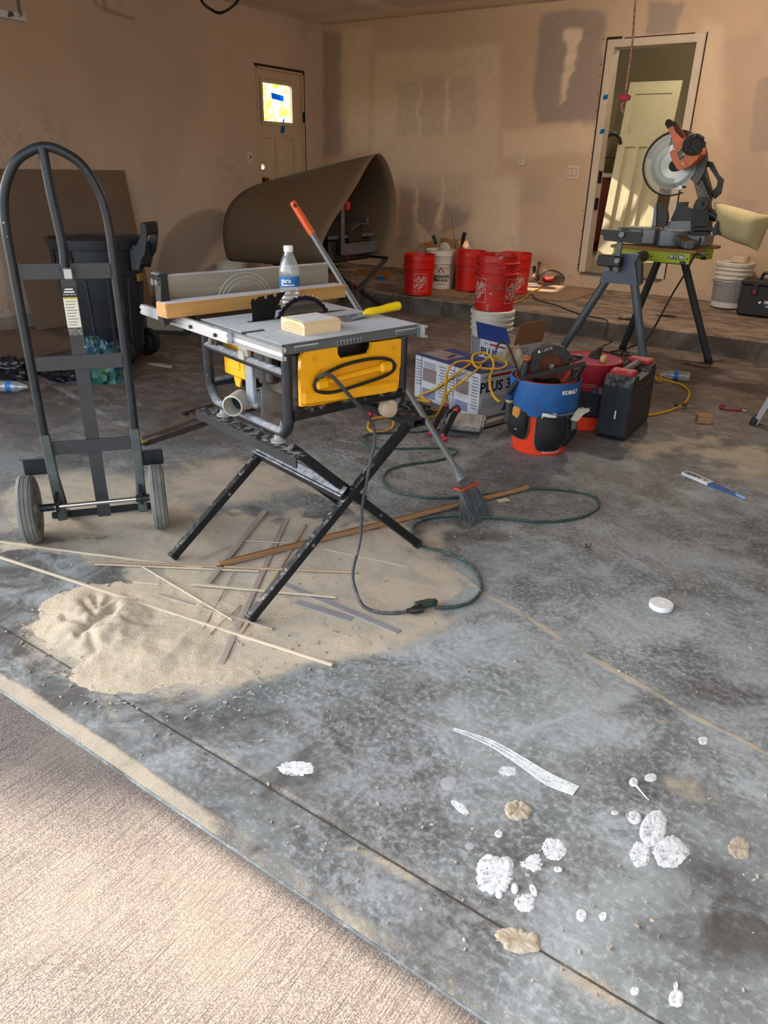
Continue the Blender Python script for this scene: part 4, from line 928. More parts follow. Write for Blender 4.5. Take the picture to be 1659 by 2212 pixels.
# broad putty knife
kk = empty('putty_knife', S_(.60, .235, ZT), SAW_RZ-.10); tag(kk, 'broad steel taping knife with a yellow handle on the saw table', 'putty knife')
MB().prism([(-.075, -.05), (-.075, .075), (.05, .028), (.07, .012), (.07, -.012), (.05, -.02)], .0012, (0, 0, .0415-.038), (1, 0, .12), (0, 1, 0)).build('blade', M('knife_steel', (172, 184, 200), .3, .7, var=.12, spots=.1, dust=.2), kk)
YH = M('yellow_handle', (250, 214, 20), .4, var=.05, spots=.10, spotc=(244, 240, 226), spots_s=40)
MB().tube([(.058, 0, .013), (.072, 0, .016), (.09, 0, .018), (.12, 0, .0195), (.16, 0, .024), (.205, 0, .0275), (.208, 0, .028)], [.006, .0125, .0135, .0125, .0145, .0150, .0120], 14).build('handle', YH, kk)
MB().cyl((.2075, 0, .0282), (.2088, 0, .0283), .0118, n=14).build('handle_end', M('off_white', (228, 224, 206), .6), kk)
# water bottle
WATER = glass_mat('clear_plastic', (.97, .98, .985), .10, .05)
_nt = WATER.node_tree; _o = [n for n in _nt.nodes if n.type == 'OUTPUT_MATERIAL'][0]; _src = _o.inputs[0].links[0].from_socket
_d = _n(_nt, 'ShaderNodeBsdfDiffuse'); _d.inputs[0].default_value = (.85, .88, .9, 1); _m = _n(_nt, 'ShaderNodeMixShader'); _m.inputs[0].default_value = .16
_nt.links.new(_src, _m.inputs[1]); _nt.links.new(_d.outputs[0], _m.inputs[2]); _nt.links.new(_m.outputs[0], _o.inputs[0])
LABEL = M('blue_label', (34, 112, 182), .45, var=.04); WHITE = M('white_print', (238, 240, 242), .6, var=.02)
CAPW = M('white_cap', (236, 238, 240), .45, var=.03)
def bottle(name, loc, label, R=None, height=.20, cap=True, scale=1.0, group=None):
    o = empty(name, loc)
    if R is not None: o.rotation_euler = R
    tag(o, label, 'bottle', group)
    pr = [(.0, .0), (.026, 0), (.030, .004), (.0315, .012), (.030, .018), (.0325, .024), (.030, .031), (.0325, .038), (.030, .045), (.0325, .052), (.030, .059), (.0325, .066), (.032, .072), (.032, .108), (.0325, .112), (.031, .128), (.026, .146), (.018, .164), (.0135, .174), (.0125, .180), (.0125, .190)]
    k = scale
    b_ = MB().lathe([(r*k, z*k) for r, z in pr], 28).build('bottle_body', WATER, o)
    lb = MB().lathe([(.0326*k, .074*k), (.0326*k, .106*k)], 28); lb.f = [f for f in lb.f if len(f) == 4]
    l_ = lb.build('label_band', LABEL, o)
    if cap: MB().lathe([(.0145*k, .178*k), (.0152*k, .180*k), (.0152*k, .194*k), (.014*k, .196*k), (0, .196*k)], 24).build('cap', CAPW, o)
    return o
bt = bottle('water_bottle', S_(.545, .50, ZT), 'clear water bottle with blue label standing on the table saw', scale=1.09)
aim = math.atan2(-bt.location.y, -bt.location.x); 
for tx, sz, z0, da in (('gara', .021, .102, -.35), ('DRINKING WATER', .0055, .087, -.18)):
    put_text(tx, sz, WHITE, bt, (0, 0, 0), (1, 0, 0), (0, 0, 1), bold=.0004, wrap=(lambda z: .0358, aim+da, z0))
# ================================================================== hand truck
HT = Vector((-2.462, 1.299, 0)); HW = Vector((.6152, .7883, 0)); HT_RZ = math.atan2(.7883, .6152)
ht = empty('hand_truck', HT, HT_RZ); tag(ht, 'dark steel hand truck with a looped handle and two grey wheels', 'hand truck')
# local: x along the axle (0 .. .458), y away from the viewer, z up
TRK = M('truck_paint', (44, 49, 55), .42, .3, var=.16, vs=10, spots=.05, spotc=(190, 190, 186), spots_s=55)
TRK2 = M('truck_flat', (62, 64, 68), .5, .25, var=.12, vs=8, spots=.04, spots_s=50)
yF, xl, xr = .08, .085, .400
loop = [(xl+.02, yF, .10), (xl, yF, .34), (xl-.003, yF, .65), (xl-.003, yF, .96), (xl-.002, yF, 1.10), (xl+.012, yF, 1.20), (xl+.055, yF, 1.285), (xl+.11, yF, 1.325), ((xl+xr)/2, yF, 1.338),
        (xr-.11, yF, 1.325), (xr-.055, yF, 1.285), (xr-.012, yF, 1.20), (xr+.002, yF, 1.10), (xr+.003, yF, .96), (xr+.003, yF, .65), (xr, yF, .34), (xr-.01, yF, .10)]
MB().tube(smooth(loop, 7), .0155, 14).build('frame_loop', TRK, ht)
for s_ in (xl, xr): MB().bar((s_, yF-.004, .385), (s_+(.015 if s_ == xl else -.005), yF-.03, .05), .034, .030, up=(0, 1, 0), b=.003).build('lower_upright', M('upright_grey', (84, 92, 92), .5, .2, var=.2, vs=12, spots=.06), ht)
mid = (xl+xr)/2+.0
MB().tube(smooth([(mid-.01, yF-.005, 1.335), (mid-.005, yF-.01, 1.2), (mid+.005, yF-.012, 1.05), (mid+.0, yF-.012, .955)], 6), .0155, 12).build('centre_tube', TRK, ht)
MB().box((mid+.012, yF-.03, .953), (.03, .012, .04), b=.005).build('tube_bracket', STEEL, ht)
for zc, dz in ((.958, .0), (.645, 0), (.328, 0)): MB().box(((xl+xr)/2, yF, zc), (xr-xl+.01, .006, .052), b=.001).build('cross_bar', TRK2, ht)
MB().box((mid+.004, yF+.006, .50), (.048, .004, .94)).build('centre_strap', TRK2, ht)
PRNT = M('print_dark', (120, 118, 110), .7)
STK = M('sticker_pale', (226, 226, 206), .6, var=.05)
lab = MB().box((mid+.002, yF+.0025, .835), (.046, .001, .135)).build('warning_sticker', STK, ht)
MB().box((mid+.002, yF+.0018, .888), (.046, .001, .035)).build('sticker_header', BLACK, lab)
MB().box((mid+.002, yF+.0018, .868), (.044, .001, .006)).build('sticker_stripe', M('yellow_print', (214, 196, 70), .6), lab)
MB().box((mid+.003, yF+.0025, .752), (.046, .001, .024)).build('torn_residue', M('sticker_residue', (140, 138, 132), .7, var=.4, vs=120), lab)
for tx, sz, z0 in (('HAND TRUCK', .0062, .880),): put_text(tx, sz, WHITE, lab, (mid+.002, yF+.001, z0), (1, 0, 0), (0, 0, 1))
for k in range(9): MB().box((mid+.002-.002*(k % 3), yF+.0018, .857-.010*k), (.036-.004*(k % 3), .0008, .0022)).build('small_print', PRNT, lab)
for zz_, ww_ in ((.898, .026), (.889, .034)): MB().box((mid+.002, yF+.0011, zz_), (ww_, .0008, .0045)).build('header_print', WHITE, lab)
axz = .127
ax_ = MB().cyl((.052, .0, axz), (.405, .0, axz), .0085, n=12).build('axle', CHROME, ht)
for x0_ in (.035, .375): MB().cyl((x0_, 0, axz), (x0_+.05, 0, axz), .014, n=12).build('axle_sleeve', TRK, ax_)
MB().bar((xl+.01, yF-.02, axz+.02), (xl+.01, -.012, axz), .012, .05).build('axle_bracket', TRK, ht); MB().bar((xr-.005, yF-.02, axz+.02), (xr-.005, -.012, axz), .012, .05).build('axle_bracket', TRK, ht)
RUB = M('tyre_rubber', (122, 122, 118), .8, var=.18, vs=14, bump=.3, bs=200); RIM = M('wheel_rim', (150, 150, 158), .5, .3)
GRV = M('tyre_dust', (196, 194, 184), .9, var=.1)
for xc in (.0, .458):
    tw = .062
    pr = [(.075, -tw/2+.006), (.108, -tw/2+.002), (.121, -tw/2+.006), (.1262, -tw/2+.014)]
    for k in range(5):
        a = -tw/2+.014+k*.0068; pr += [(.1268, a+.001), (.1268, a+.0048), (.1228, a+.0054), (.1228, a+.0064)]
    pr += [(.1262, tw/2-.014), (.121, tw/2-.006), (.108, tw/2-.002), (.075, tw/2-.006)]
    Rr = Matrix.Rotation(PI/2, 3, 'Y')
    wh = MB().lathe(pr, 44, (xc, 0, axz), Rr, closed=True).build('wheel', RUB, ht)
    for k in (1, 3): MB().lathe([(.1250, -tw/2+.0194+.0068*k), (.1250, -tw/2+.0204+.0068*k), (.1230, -tw/2+.0204+.0068*k), (.1230, -tw/2+.0194+.0068*k)], 44, (xc, 0, axz), Rr, closed=True).build('tread_groove', GRV, wh)
    hub = MB().lathe([(.0, -.022), (.018, -.022), (.022, -.012), (.07, -.008), (.078, -.016), (.078, .016), (.07, .008), (.022, .012), (.018, .022), (0, .022)], 32, (xc, 0, axz), Rr).build('rim', RIM, wh)
    for k in range(6):
        a = 2*PI*k/6; MB().bar(Vector((xc, 0, axz))+Rr @ Vector((.024*math.cos(a), .024*math.sin(a), .010*(1 if xc < .1 else -1))), Vector((xc, 0, axz))+Rr @ Vector((.07*math.cos(a), .07*math.sin(a), .009*(1 if xc < .1 else -1))), .006, .012, up=(1, 0, 0)).build('spoke', RIM, hub)
for s_, x0, x1 in ((0, -.012, .075), (1, .412, .492)):
    MB().box(((x0+x1)/2, yF+.02, .255), (x1-x0, .012, .065), b=.004).bar(((x0+x1)/2, yF+.015, .288), ((x0+x1)/2, yF-.02, .30), x1-x0, .005).build('wheel_guard', TRK, ht)
MB().box(((xl+xr)/2, .185, .012), (.40, .022, .022), b=.002).bar((xl+.02, yF, .06), (xl+.02, .185, .016), .012, .03).bar((xr-.01, yF, .06), (xr-.01, .185, .016), .012, .03).build('toe_plate', TRK, ht)

# ================================================================== wheeled trash can
tc_ = Vector((-4.62, 3.26, 0)); CAN = M('can_plastic', (34, 41, 50), .5, var=.12, vs=6, spots=.02, spots_s=40); CANI = M('can_inside', (16, 18, 22), .7)
ca = empty('trash_can', tc_); tag(ca, 'dark wheeled trash can with a side handle behind the hand truck', 'trash can')
ca.rotation_euler = (0, 0, .45); ca.scale = (1.07, 1.07, 1.07)
rt, rb_, zh = .285, .215, .78
pr = [(0, .03), (rb_-.02, .03), (rb_, .06), (rt-.012, zh-.06), (rt+.008, zh-.055), (rt+.014, zh-.02), (rt+.016, zh), (rt-.004, zh), (rt-.012, zh-.02), (rb_-.012, .08), (0, .07)]
MB().lathe(pr, 40).build('body', CAN, ca)
MB().lathe([(rt-.014, zh-.012), (rb_+.02, .25), (0, .25)], 40).build('inside', CANI, ca)
def canr(z): return rb_+(rt-.012-rb_)*(z-.06)/(zh-.12)
rib = MB()
for k in range(12):
    a = 2*PI*k/12+.13; c, s_ = math.cos(a), math.sin(a)
    rib = MB().bar((canr(.1)*c, canr(.1)*s_, .1), (canr(.55)*c, canr(.55)*s_, .55), .02, .016, up=(c, s_, 0), b=.004); rib.build('rib', CAN, ca)
MB().lathe([(canr(.57), .565), (canr(.57)+.010, .57), (canr(.60)+.010, .60), (canr(.60), .605)], 40, closed=True).build('band', CAN, ca)
for a in (-1.9, -2.5):
    c, s_ = math.cos(a), math.sin(a); R_ = Matrix.Rotation(a, 3, 'Z')
    MB().box((canr(.66)*c*1.0, canr(.66)*s_*1.0, .665), (.014, .14, .10), R_, .006).build('hand_grip', CANI, ca)
for sgn in (-1, 1): MB().prism([(.262, .60), (.31, .60), (.33, .66), (.36, .70), (.385, .80), (.385, .875), (.35, .875), (.345, .80), (.31, .745), (.262, .745)][::-1], .018, (0, sgn*.075+.009, 0), (1, 0, 0), (0, 0, 1)).build('handle_arm', CAN, ca)
MB().box((.37, 0, .842), (.045, .17, .075), b=.012).box((.318, 0, .69), (.03, .15, .13), b=.01).build('handle', CAN, ca)
MB().box((.268, .0, .545), (.02, .06, .05), b=.003).build('badge', M('badge_gold', (150, 112, 52), .5), ca)
for sgn in (-1, 1):
    wh = MB().lathe([(.02, -.02), (.085, -.022), (.094, -.012), (.094, .012), (.085, .022), (.02, .02)], 28, (.175, sgn*.18, .094), Matrix.Rotation(PI/2, 3, 'X'), closed=True).build('wheel', BLACK, ca)
    MB().cyl((.175, sgn*.15, .094), (.175, sgn*.215, .094), .014, n=12).build('axle_cap', STEEL, wh); MB().lathe([(.03, -.024), (.07, -.018), (.07, .018), (.03, .024)], 24, (.175, sgn*.18, .094), Matrix.Rotation(PI/2, 3, 'X'), closed=True).build('wheel_disc', CAN, wh)

# crumpled bag at its foot
def crumple(name, c, rx, ry, rz, mat, label, cat, seed, folds=.28, nu=34, nv=20, group=None, rot=0):
    r0 = empty(name, c, rot); mb_ = MB()
    def fn(u, v):
        a = 2*PI*u; th = PI*.5*v
        d = Vector((math.cos(a)*math.sin(PI/2-th+.0), math.sin(a)*math.sin(PI/2-th), math.sin(th)))
        n_ = fbm(np.array([3+d.x*3.2+d.z*2]), np.array([seed+d.y*3.2-d.z]), 4, seed)[0]; rd = abs(fbm(np.array([d.x*5+seed]), np.array([d.y*5+d.z*4]), 3, seed+5)[0]-.5)*2
        k = 1+folds*(n_-.5)*2+folds*.8*(rd-.3)
        return (d.x*rx*k, d.y*ry*k, max(.0, d.z*rz*k))
    mb_.grid(fn, nu, nv); o = mb_.build('crumpled_sheet', mat, r0, ang=28); tag(r0, label, cat, group); return r0
BAGM = M('green_blue_bag', (44, 96, 52), .35, var=.3, vs=7, col2=(20, 62, 110), spots=.14, spotc=(150, 160, 120), spots_s=14)
cr = crumple('plastic_bag', G(222, 818), .17, .13, .26, BAGM, 'crumpled green and blue plastic bag in front of the trash can', 'bag', 4, .34)
MB().box((.03, -.155, .05), (.07, .004, .05), .2, .001).build('white_label', WHITE, cr)
TARP = M('black_film', (18, 22, 30), .3, var=.3, vs=10)
crumple('plastic_sheet', G(20, 806), .24, .14, .10, TARP, 'crumpled black plastic film on the floor at the left edge', 'plastic film', 9, .4)
crumple('plastic_sheet', G(135, 814), .17, .10, .06, TARP, 'flat black plastic film behind the hand truck, beside the green bag', 'plastic film', 14, .4)
q = G(-12, 834, .035); b2 = bottle('water_bottle', q, 'empty clear bottle lying on the floor behind the hand truck', R=(0, PI/2, .62), cap=False, scale=1.05)
# board leaning on the left wall, boards on the floor beside it
HARD = M('brown_hardboard', (112, 92, 76), .75, var=.06, vs=4); HARD2 = M('pale_hardboard', (130, 110, 94), .8, var=.08, vs=3)
lb_ = empty('wall_board', (-5.9, 3.5, .004)); tag(lb_, 'grey-brown board leaning against the side wall behind the trash can', 'board')
a0, a1 = AX(268, 368, 0, LX+.02), AX(10, 368, 0, LX+.02)
MB().bar(Vector((.0, .0, .0)), Vector((LX+.02+5.9, 0, a0.z-.004)), 1.22, .012, up=(1, 0, .2)).build('board', HARD, lb_); lb_.location.y = a0.y-.61
bs_ = struct(MB().box((LX+.012, 3.4, .055), (.02, 5.2, .11), b=.003).build('baseboard_left', M('pale_base', (150, 138, 126), .7)))
fb = empty('floor_board', (-5.2, 2.6, 0)); tag(fb, 'large brown sheet lying flat on the floor behind the hand truck', 'board')
poly = [G(-60, 790), G(48, 782), G(155, 757), G(150, 735), G(60, 712), G(-60, 722)]
MB().prism([(p.x+5.2, p.y-2.6) for p in poly], .012, (0, 0, .002)).build('sheet', M('kraft_board', (128, 104, 86), .85, var=.1), fb)
# dark box behind the saw fence, white pail and green bag behind it
bx_ = empty('tool_box', away(G(365, 722), .12), .55); tag(bx_, 'dark green flat carton with a white label behind the table saw fence', 'box')
MB().box((0, 0, .09), (.42, .26, .18), b=.006).build('carton', M('dark_green_carton', (44, 52, 46), .7, var=.15), bx_)
MB().box((.02, -.132, .09), (.30, .003, .11)).build('label_panel', M('carton_label', (176, 166, 146), .7, var=.15, vs=30), bx_)
crumple('green_sack', Vector((-5.62, 5.32, 0)), .19, .16, .30, M('dark_green_sack', (38, 58, 44), .6, var=.25), 'dark green sack slumped by the white pail behind the saw fence', 'sack', 21, .3)
# loose flooring strips on the floor, left of the saw
FLM = M('dark_plank', (58, 50, 46), .5, var=.12, stretch=(2, 20, 20), vs=2); FLL = M('grey_plank', (116, 104, 92), .55, var=.12); FLB = M('plank_edge', (24, 22, 22), .5)
def strip(name, p0, p1, w_, h_, mat, label, cat, z=.0, group=None, b=.0008, roll=0):
    p0 = Vector(p0); p1 = Vector(p1); d = p1-p0; o = empty(name, (p0+p1)/2+Vector((0, 0, z)), math.atan2(d.y, d.x)); tag(o, label, cat, group)
    tilt = math.atan2(d.z, math.hypot(d.x, d.y)); o.rotation_euler = (0, -tilt, math.atan2(d.y, d.x))
    MB().box((0, 0, h_/2), (d.length, w_, h_), b=b).build('strip', mat, o); return o
o = strip('floor_strip', G(303, 950), G(430, 903), .022, .014, FLL, 'grey moulding strip on the floor right of the hand truck', 'strip')
o = strip('floor_strip', G(306, 962), G(520, 890), .05, .006, FLM, 'dark flat flooring strip beside the grey moulding strip', 'strip')
o = strip('floor_strip', G(396, 897), G(640, 825), .035, .010, FLB, 'thin black strip under the left side of the table saw', 'strip')
pl_ = empty('flooring_plank', G(480, 895)); tag(pl_, 'short brown flooring plank under the left side of the table saw', 'plank')
pp = [G(410, 899), G(437, 917), G(640, 862), G(625, 838)]; c0 = pl_.location
MB().prism([(p.x-c0.x, p.y-c0.y) for p in pp], .008, (0, 0, .011)).build('plank', M('brown_plank', (92, 72, 62), .5, var=.1), pl_)
sb = MB().prism([(p.x-c0.x, p.y-c0.y) for p in (G(437, 917), G(436, 912), G(640, 857), G(640, 862))], .0085, (0, 0, .011)).build('tongue', M('plank_tongue', (170, 150, 130), .6), pl_)
MB().box((0, 0, 0), (.04, .03, .004)).build('tape_scrap', M('yellow_tape', (150, 142, 60), .7), pl_, loc=G(308, 953, .019)-pl_.location)

# ================================================================== bent hardboard sheet over a second saw on a stand
hb = empty('bent_hardboard', (-4.1, 5.6, .5)); tag(hb, 'large brown hardboard sheet bent like a tunnel over a saw', 'hardboard sheet')
Rp = [(5.66, .47), (5.36, .475), (5.17, .52), (5.07, .60), (5.05, .69), (5.10, .78), (5.22, .90), (5.38, 1.03), (5.54, 1.17), (5.68, 1.31), (5.80, 1.40), (5.90, 1.40), (6.01, 1.31), (6.10, 1.17), (6.15, 1.0), (6.14, .83), (6.09, .68), (6.01, .55)]
Lp = [(5.52, .465), (5.32, .468), (5.18, .475), (5.13, .54), (5.11, .65), (5.12, .78), (5.17, .90), (5.27, 1.00), (5.40, 1.07), (5.52, 1.11), (5.66, 1.14), (5.78, 1.14), (5.90, 1.10), (6.0, 1.02), (6.06, .90), (6.07, .78), (6.04, .66), (5.98, .55)]
Rs = smooth([(0, y, z) for y, z in Rp], 4); Ls = smooth([(0, y, z) for y, z in Lp], 4); nn = len(Rs)
mb = MB(); M_ = 14
def sheet(u, v):
    i = min(nn-1, int(round(v*(nn-1)))); p = Ls[i].lerp(Rs[i], u**.9); return (-5.32+1.22*u+4.1, p.y-5.6, p.z-.5)
mb.grid(sheet, M_, nn-1); mb.build('sheet', M('sheet_brown', (106, 86, 66), .7, var=.05, vs=5), hb, ang=60, solid=.006)
MB().bar((-1.28, -.47, .38), (-1.18, -.495, .40), .02, .02).build('tape_tab', M('tape_pale', (150, 144, 130), .7), hb)
s2 = empty('bench_saw', (-4.55, 5.62, .0)); tag(s2, 'black bench saw on crossed legs inside the bent hardboard sheet', 'saw')
DK = M('saw2_black', (26, 26, 28), .5, var=.15); GY2 = M('saw2_grey', (96, 96, 98), .5, .3, var=.1)
MB().box((0, .02, .62), (.62, .62, .20), b=.02).build('body', DK, s2); MB().box((0, .02, .735), (.66, .70, .03), b=.006).build('table', GY2, s2)
MB().box((.345, .12, .63), (.02, .50, .10), b=.006).box((.35, .10, .67), (.02, .30, .02), b=.004).build('front_panel', GY2, s2)
MB().box((.36, -.17, .84), (.006, .05, .50)).build('riving_knife', GY2, s2); MB().lathe([(.0, 0), (.11, 0), (.11, .003), (0, .003)], 28, (.33, .05, .76), Matrix.Rotation(PI/2, 3, 'Y')).build('blade', M('saw2_blade', (60, 58, 56), .4, .7), s2)
MB().box((.35, -.10, .99), (.05, .06, .07), b=.01).build('red_knob', M('red_knob', (170, 20, 24), .5), s2)
MB().box((0, .26, .86), (.64, .03, .05)).build('fence', GY2, s2)
MB().tube(smooth([(.37, -.05, .80), (.372, .08, .84), (.372, .22, .82), (.37, .30, .76)], 6), .005, 6).build('guard_wire', GY2, s2)
for (y0, y1) in ((-.42, .52),):
    for x_ in (-.30, .34):
        MB().bar((x_, .56, .025), (x_, -.40, .51), .03, .03).build('leg', DK, s2); MB().bar((x_+.032, -.42, .025), (x_+.032, .50, .51), .03, .03).build('leg', M('leg_grey', (70, 64, 60), .5, .2), s2)
for (y_, z_) in ((.09, .265), (-.36, .52), (.48, .52)): MB().bar((-.34, y_, z_), (.40, y_, z_), .03, .024).build('rail', DK, s2)
RW = M('red_wire', (120, 36, 30), .6)
MB().tube(smooth([(.37, -.12, .62), (.38, -.10, .45), (.40, -.06, .25), (.40, -.04, .05), (.40, .02, .008)], 6), .004, 6).build('power_cord', RW, s2)
MB().tube(smooth([(.37, -.34, .62), (.385, -.36, .50), (.39, -.36, .25), (.39, -.30, .06), (.39, -.26, .008)], 6), .004, 6).build('power_cord', RW, s2)
# lumber and boxes behind its legs
LUM = wood('orange_lumber', (176, 116, 58), (140, 86, 40), 0)
p0, p1 = Vector((-5.15, 7.0, platz(7.0))), Vector((-4.72, 7.0, platz(7.0))); o = strip('lumber_piece', p0, p1, .04, .06, LUM, 'short orange-brown timber on the ledge behind the second saw', 'timber')
tr_ = empty('tape_roll', Vector((-4.78, 6.9, platz(6.9)))); tag(tr_, 'roll of blue tape on the ledge behind the second saw', 'tape roll')
MB().lathe([(.028, 0), (.04, 0), (.04, .024), (.028, .024)], 24, closed=True).build('roll', BLUETAPE, tr_)
for (px_, py_, sx, sy, sz, lbl) in ((552, 592, .5, .24, .09, 'low pale carton under the left end of the bent hardboard'), (650, 588, .42, .26, .12, 'grey carton under the middle of the bent hardboard')):
    c = empty('carton', G(px_, py_), .2); tag(c, lbl, 'carton'); c.location = (-5.60 if px_ < 600 else -4.95, 6.02 if px_ < 600 else 5.98, 0)
    MB().box((0, 0, sz/2), (sx, sy, sz), b=.003).build('box', M('grey_carton', (128, 110, 96), .8, var=.1), c); MB().box((-.05, -sy/2-.001, sz/2), (.06, .002, sz*.4)).build('box_label', BLACK, c)
# ================================================================== mitre saw on its stand
ORG = Vector((-1.52, 5.45, 0))
def rooted(root):
    def f(mb_, name, mat, parent=None, **k):
        mb_.v = [tuple(Vector(p)-root.location) for p in mb_.v]; return mb_.build(name, mat, parent or root, **k)
    return f
def plate_px(pts, Y, t, mb_=None):              # outline on the upright plane Y, thickness t away from the viewer
    mb_ = mb_ or MB(); q = [AX(a, b, 1, Y) for a, b in pts]
    return mb_.prism([(p.x, p.z) for p in q][::1], -t, (0, Y, 0), (1, 0, 0), (0, 0, 1)) if False else mb_.add([(p.x, Y, p.z) for p in q]+[(p.x, Y+t, p.z) for p in q],
        [tuple(range(len(q))), tuple(range(len(q), 2*len(q)))[::-1]]+[(i, (i+1) % len(q), len(q)+(i+1) % len(q), len(q)+i) for i in range(len(q))])
ms = empty('mitre_saw_stand', ORG); tag(ms, 'grey tubular stand with lime green brackets carrying the orange mitre saw', 'stand')
mp = rooted(ms)
LG = M('stand_leg', (98, 108, 116), .42, .35, var=.08); LGD = M('stand_leg_dark', (58, 60, 64), .5, .3, var=.1); SL = M('stand_slate', (78, 88, 106), .45, .2, var=.05)
LIME = M('lime_green', (176, 196, 18), .45, var=.06); PLY = wood('plywood', (186, 136, 84), (150, 104, 60), 0); PLYD = M('plywood_top', (108, 84, 62), .8, var=.15)
for (f, t, m_) in (((-1.99, 5.05, 0), (-1.64, 5.02, .68), LG), ((-1.29, 5.06, 0), (-1.475, 5.02, .68), LG), ((-1.768, 5.995, 0), (-1.56, 5.86, .74), LGD), ((-1.087, 5.976, 0), (-1.385, 5.86, .74), LGD)):
    l = mp(MB().cyl(f, t, .027, n=16), 'leg', m_); d = (Vector(t)-Vector(f)).normalized(); mp(MB().cyl(Vector(f), Vector(f)+d*.05, .029, n=16), 'foot_cap', BLACK, l)
mp(plate_px([(1294, 609), (1377, 617), (1371, 566), (1376, 560), (1376, 552), (1370, 548), (1322, 548), (1314, 560)], 4.99, .05), 'head_bracket', SL)
mp(plate_px([(1378, 618), (1384, 613), (1385, 570), (1372, 552)], 5.0, .05), 'bracket_cheek', LGD)
mp(MB().cyl((-1.51, 5.0, .795), (-1.51, 6.0, .80), .036, n=20), 'beam', LGD)
mp(MB().box((-1.47, 5.87, .755), (.26, .07, .10), b=.01), 'head_bracket', LGD)
# roller support at the near end
mp(MB().box((-1.625, 4.955, .785), (.15, .07, .068), b=.006), 'clamp_block', BLACK)
mp(MB().box((-1.575, 4.94, .82), (.034, .022, .20), b=.002), 'post', M('post_grey', (112, 114, 116), .5, .4))
rs = mp(plate_px([(1301, 496), (1386, 501), (1386, 529), (1304, 519)], 4.90, .006), 'support_plate', BLACK)
mp(MB().cyl(AX(1301, 497, 1, 4.925)+Vector((0, 0, -.012)), AX(1388, 503, 1, 4.925)+Vector((0, 0, -.012)), .018, n=14), 'roller', M('roller_grey', (64, 66, 68), .5), rs)
def knob(c, ax=(0, -1, 0), r=.016, h=.02):
    ax = Vector(ax); mb_ = MB(); pts = []
    for k in range(28):
        a = 2*PI*k/28; rr = r*(1+.12*math.cos(7*a)); pts.append((rr*math.cos(a), rr*math.sin(a)))
    u = ax.orthogonal().normalized(); v_ = ax.cross(u); return mb_.prism(pts, h, c, u, v_).cyl(c, Vector(c)-ax*.03, r*.4, n=8)
KN = M('knob_grey', (150, 152, 150), .5, var=.05)
for (c, ax) in ((AX(1344, 507, 1, 4.895), (0, -1, 0)), (AX(1334, 563, 1, 4.915), (0, -1, 0)), (AX(1294, 558, 1, 4.95), (-1, -.2, 0)), (AX(1312, 578, 1, 4.95), (0, 0, -1))): mp(knob(c, ax), 'knob', KN)
# lime brackets and plywood decks
for Y0, x0, x1, lab in ((5.28, -1.72, -1.215, 'near'), (5.70, -1.70, -1.18, 'far')):
    br = mp(MB().box(((x0+x1)/2, Y0, .803), (x1-x0, .006, .07)).box(((x0+x1)/2, Y0+.075, .803), (x1-x0, .006, .07)).box(((x0+x1)/2, Y0+.0375, .836), (x1-x0, .08, .005)).box((x1, Y0+.0375, .803), (.005, .08, .07)), 'saw_bracket', LIME)
    mp(MB().box((x1-.075, Y0-.0045, .808), (.085, .003, .03)), 'badge', BLACK, br)
    put_text('RYOBI', .030, WHITE, br, Vector((x1-.075, Y0-.0065, .8075))-ORG, (1, 0, 0), (0, 0, 1), bold=.0008)
    mp(MB().box((x1-.035, Y0-.006, .775), (.036, .02, .02), b=.003), 'clip', BLACK, br)
    for xx in (x0+.26, x1-.13, x1-.012): mp(MB().cyl((xx, Y0-.004, .80), (xx, Y0-.002, .80), .006, n=8), 'hole', BLACK, br)
mp(MB().box((-1.455, 5.335, .848), (.56, .17, .018), b=.001), 'deck', PLY); mp(MB().box((-1.455, 5.33, .8575), (.55, .16, .001)), 'deck_top', PLYD)
mp(MB().prism([(-1.72, 5.66), (-1.19, 5.66), (-1.14, 5.70), (-1.14, 5.80), (-1.19, 5.85), (-1.72, 5.85)], .018, (0, 0, .840)), 'deck', PLY); mp(MB().prism([(-1.71, 5.665), (-1.19, 5.665), (-1.145, 5.70), (-1.145, 5.80), (-1.19, 5.845), (-1.71, 5.845)], .001, (0, 0, .858)), 'deck_top', PLYD)

SO = Vector((-1.45, 5.52, .859)); sv = empty('mitre_saw', SO); tag(sv, 'orange and grey mitre saw with a raised blade and guard', 'mitre saw'); vp = rooted(sv)
AG = M('cast_grey', (126, 132, 140), .45, .45, var=.1, dust=.3, dustc=(176, 150, 116)); ORA = M('saw_orange', (236, 110, 16), .35, var=.06, coat=.2); DG = M('dark_cast', (64, 66, 66), .5, .4, var=.12)
CAST = M('arm_cast', (104, 102, 94), .5, .4, var=.12)
base_ = vp(MB().box((-1.61, 5.47, .915), (.26, .22, .10), b=.008).box((-1.29, 5.60, .90), (.22, .26, .07), b=.008).cyl((-1.43, 5.55, .862), (-1.43, 5.55, .955), .15, n=36), 'base', AG)
vp(MB().box((-1.64, 5.357, .945), (.15, .003, .028)), 'label_plate', BLACK, base_)
for zz_, x0_, ww_ in ((.951, -1.615, .085), (.944, -1.61, .06), (.938, -1.612, .07)): vp(MB().box((x0_, 5.3545, zz_), (ww_, .001, .0022)), 'label_print', WHITE, base_)
vp(MB().box((-1.695, 5.3545, .938), (.028, .001, .006)), 'label_print', WHITE, base_)
arm = [(-.035, 0), (.035, 0), (.028, .26), (-.028, .26)]
d_ = Vector((.77, -.64, 0)).normalized(); n_ = Vector((-d_.y, d_.x, 0))
vp(MB().bar(Vector((-1.40, 5.52, .925)), Vector((-1.24, 5.31, .885)), .085, .04, b=.006).bar(Vector((-1.245, 5.31, .885)), Vector((-1.23, 5.29, .883)), .06, .05, b=.006), 'mitre_arm', AG)
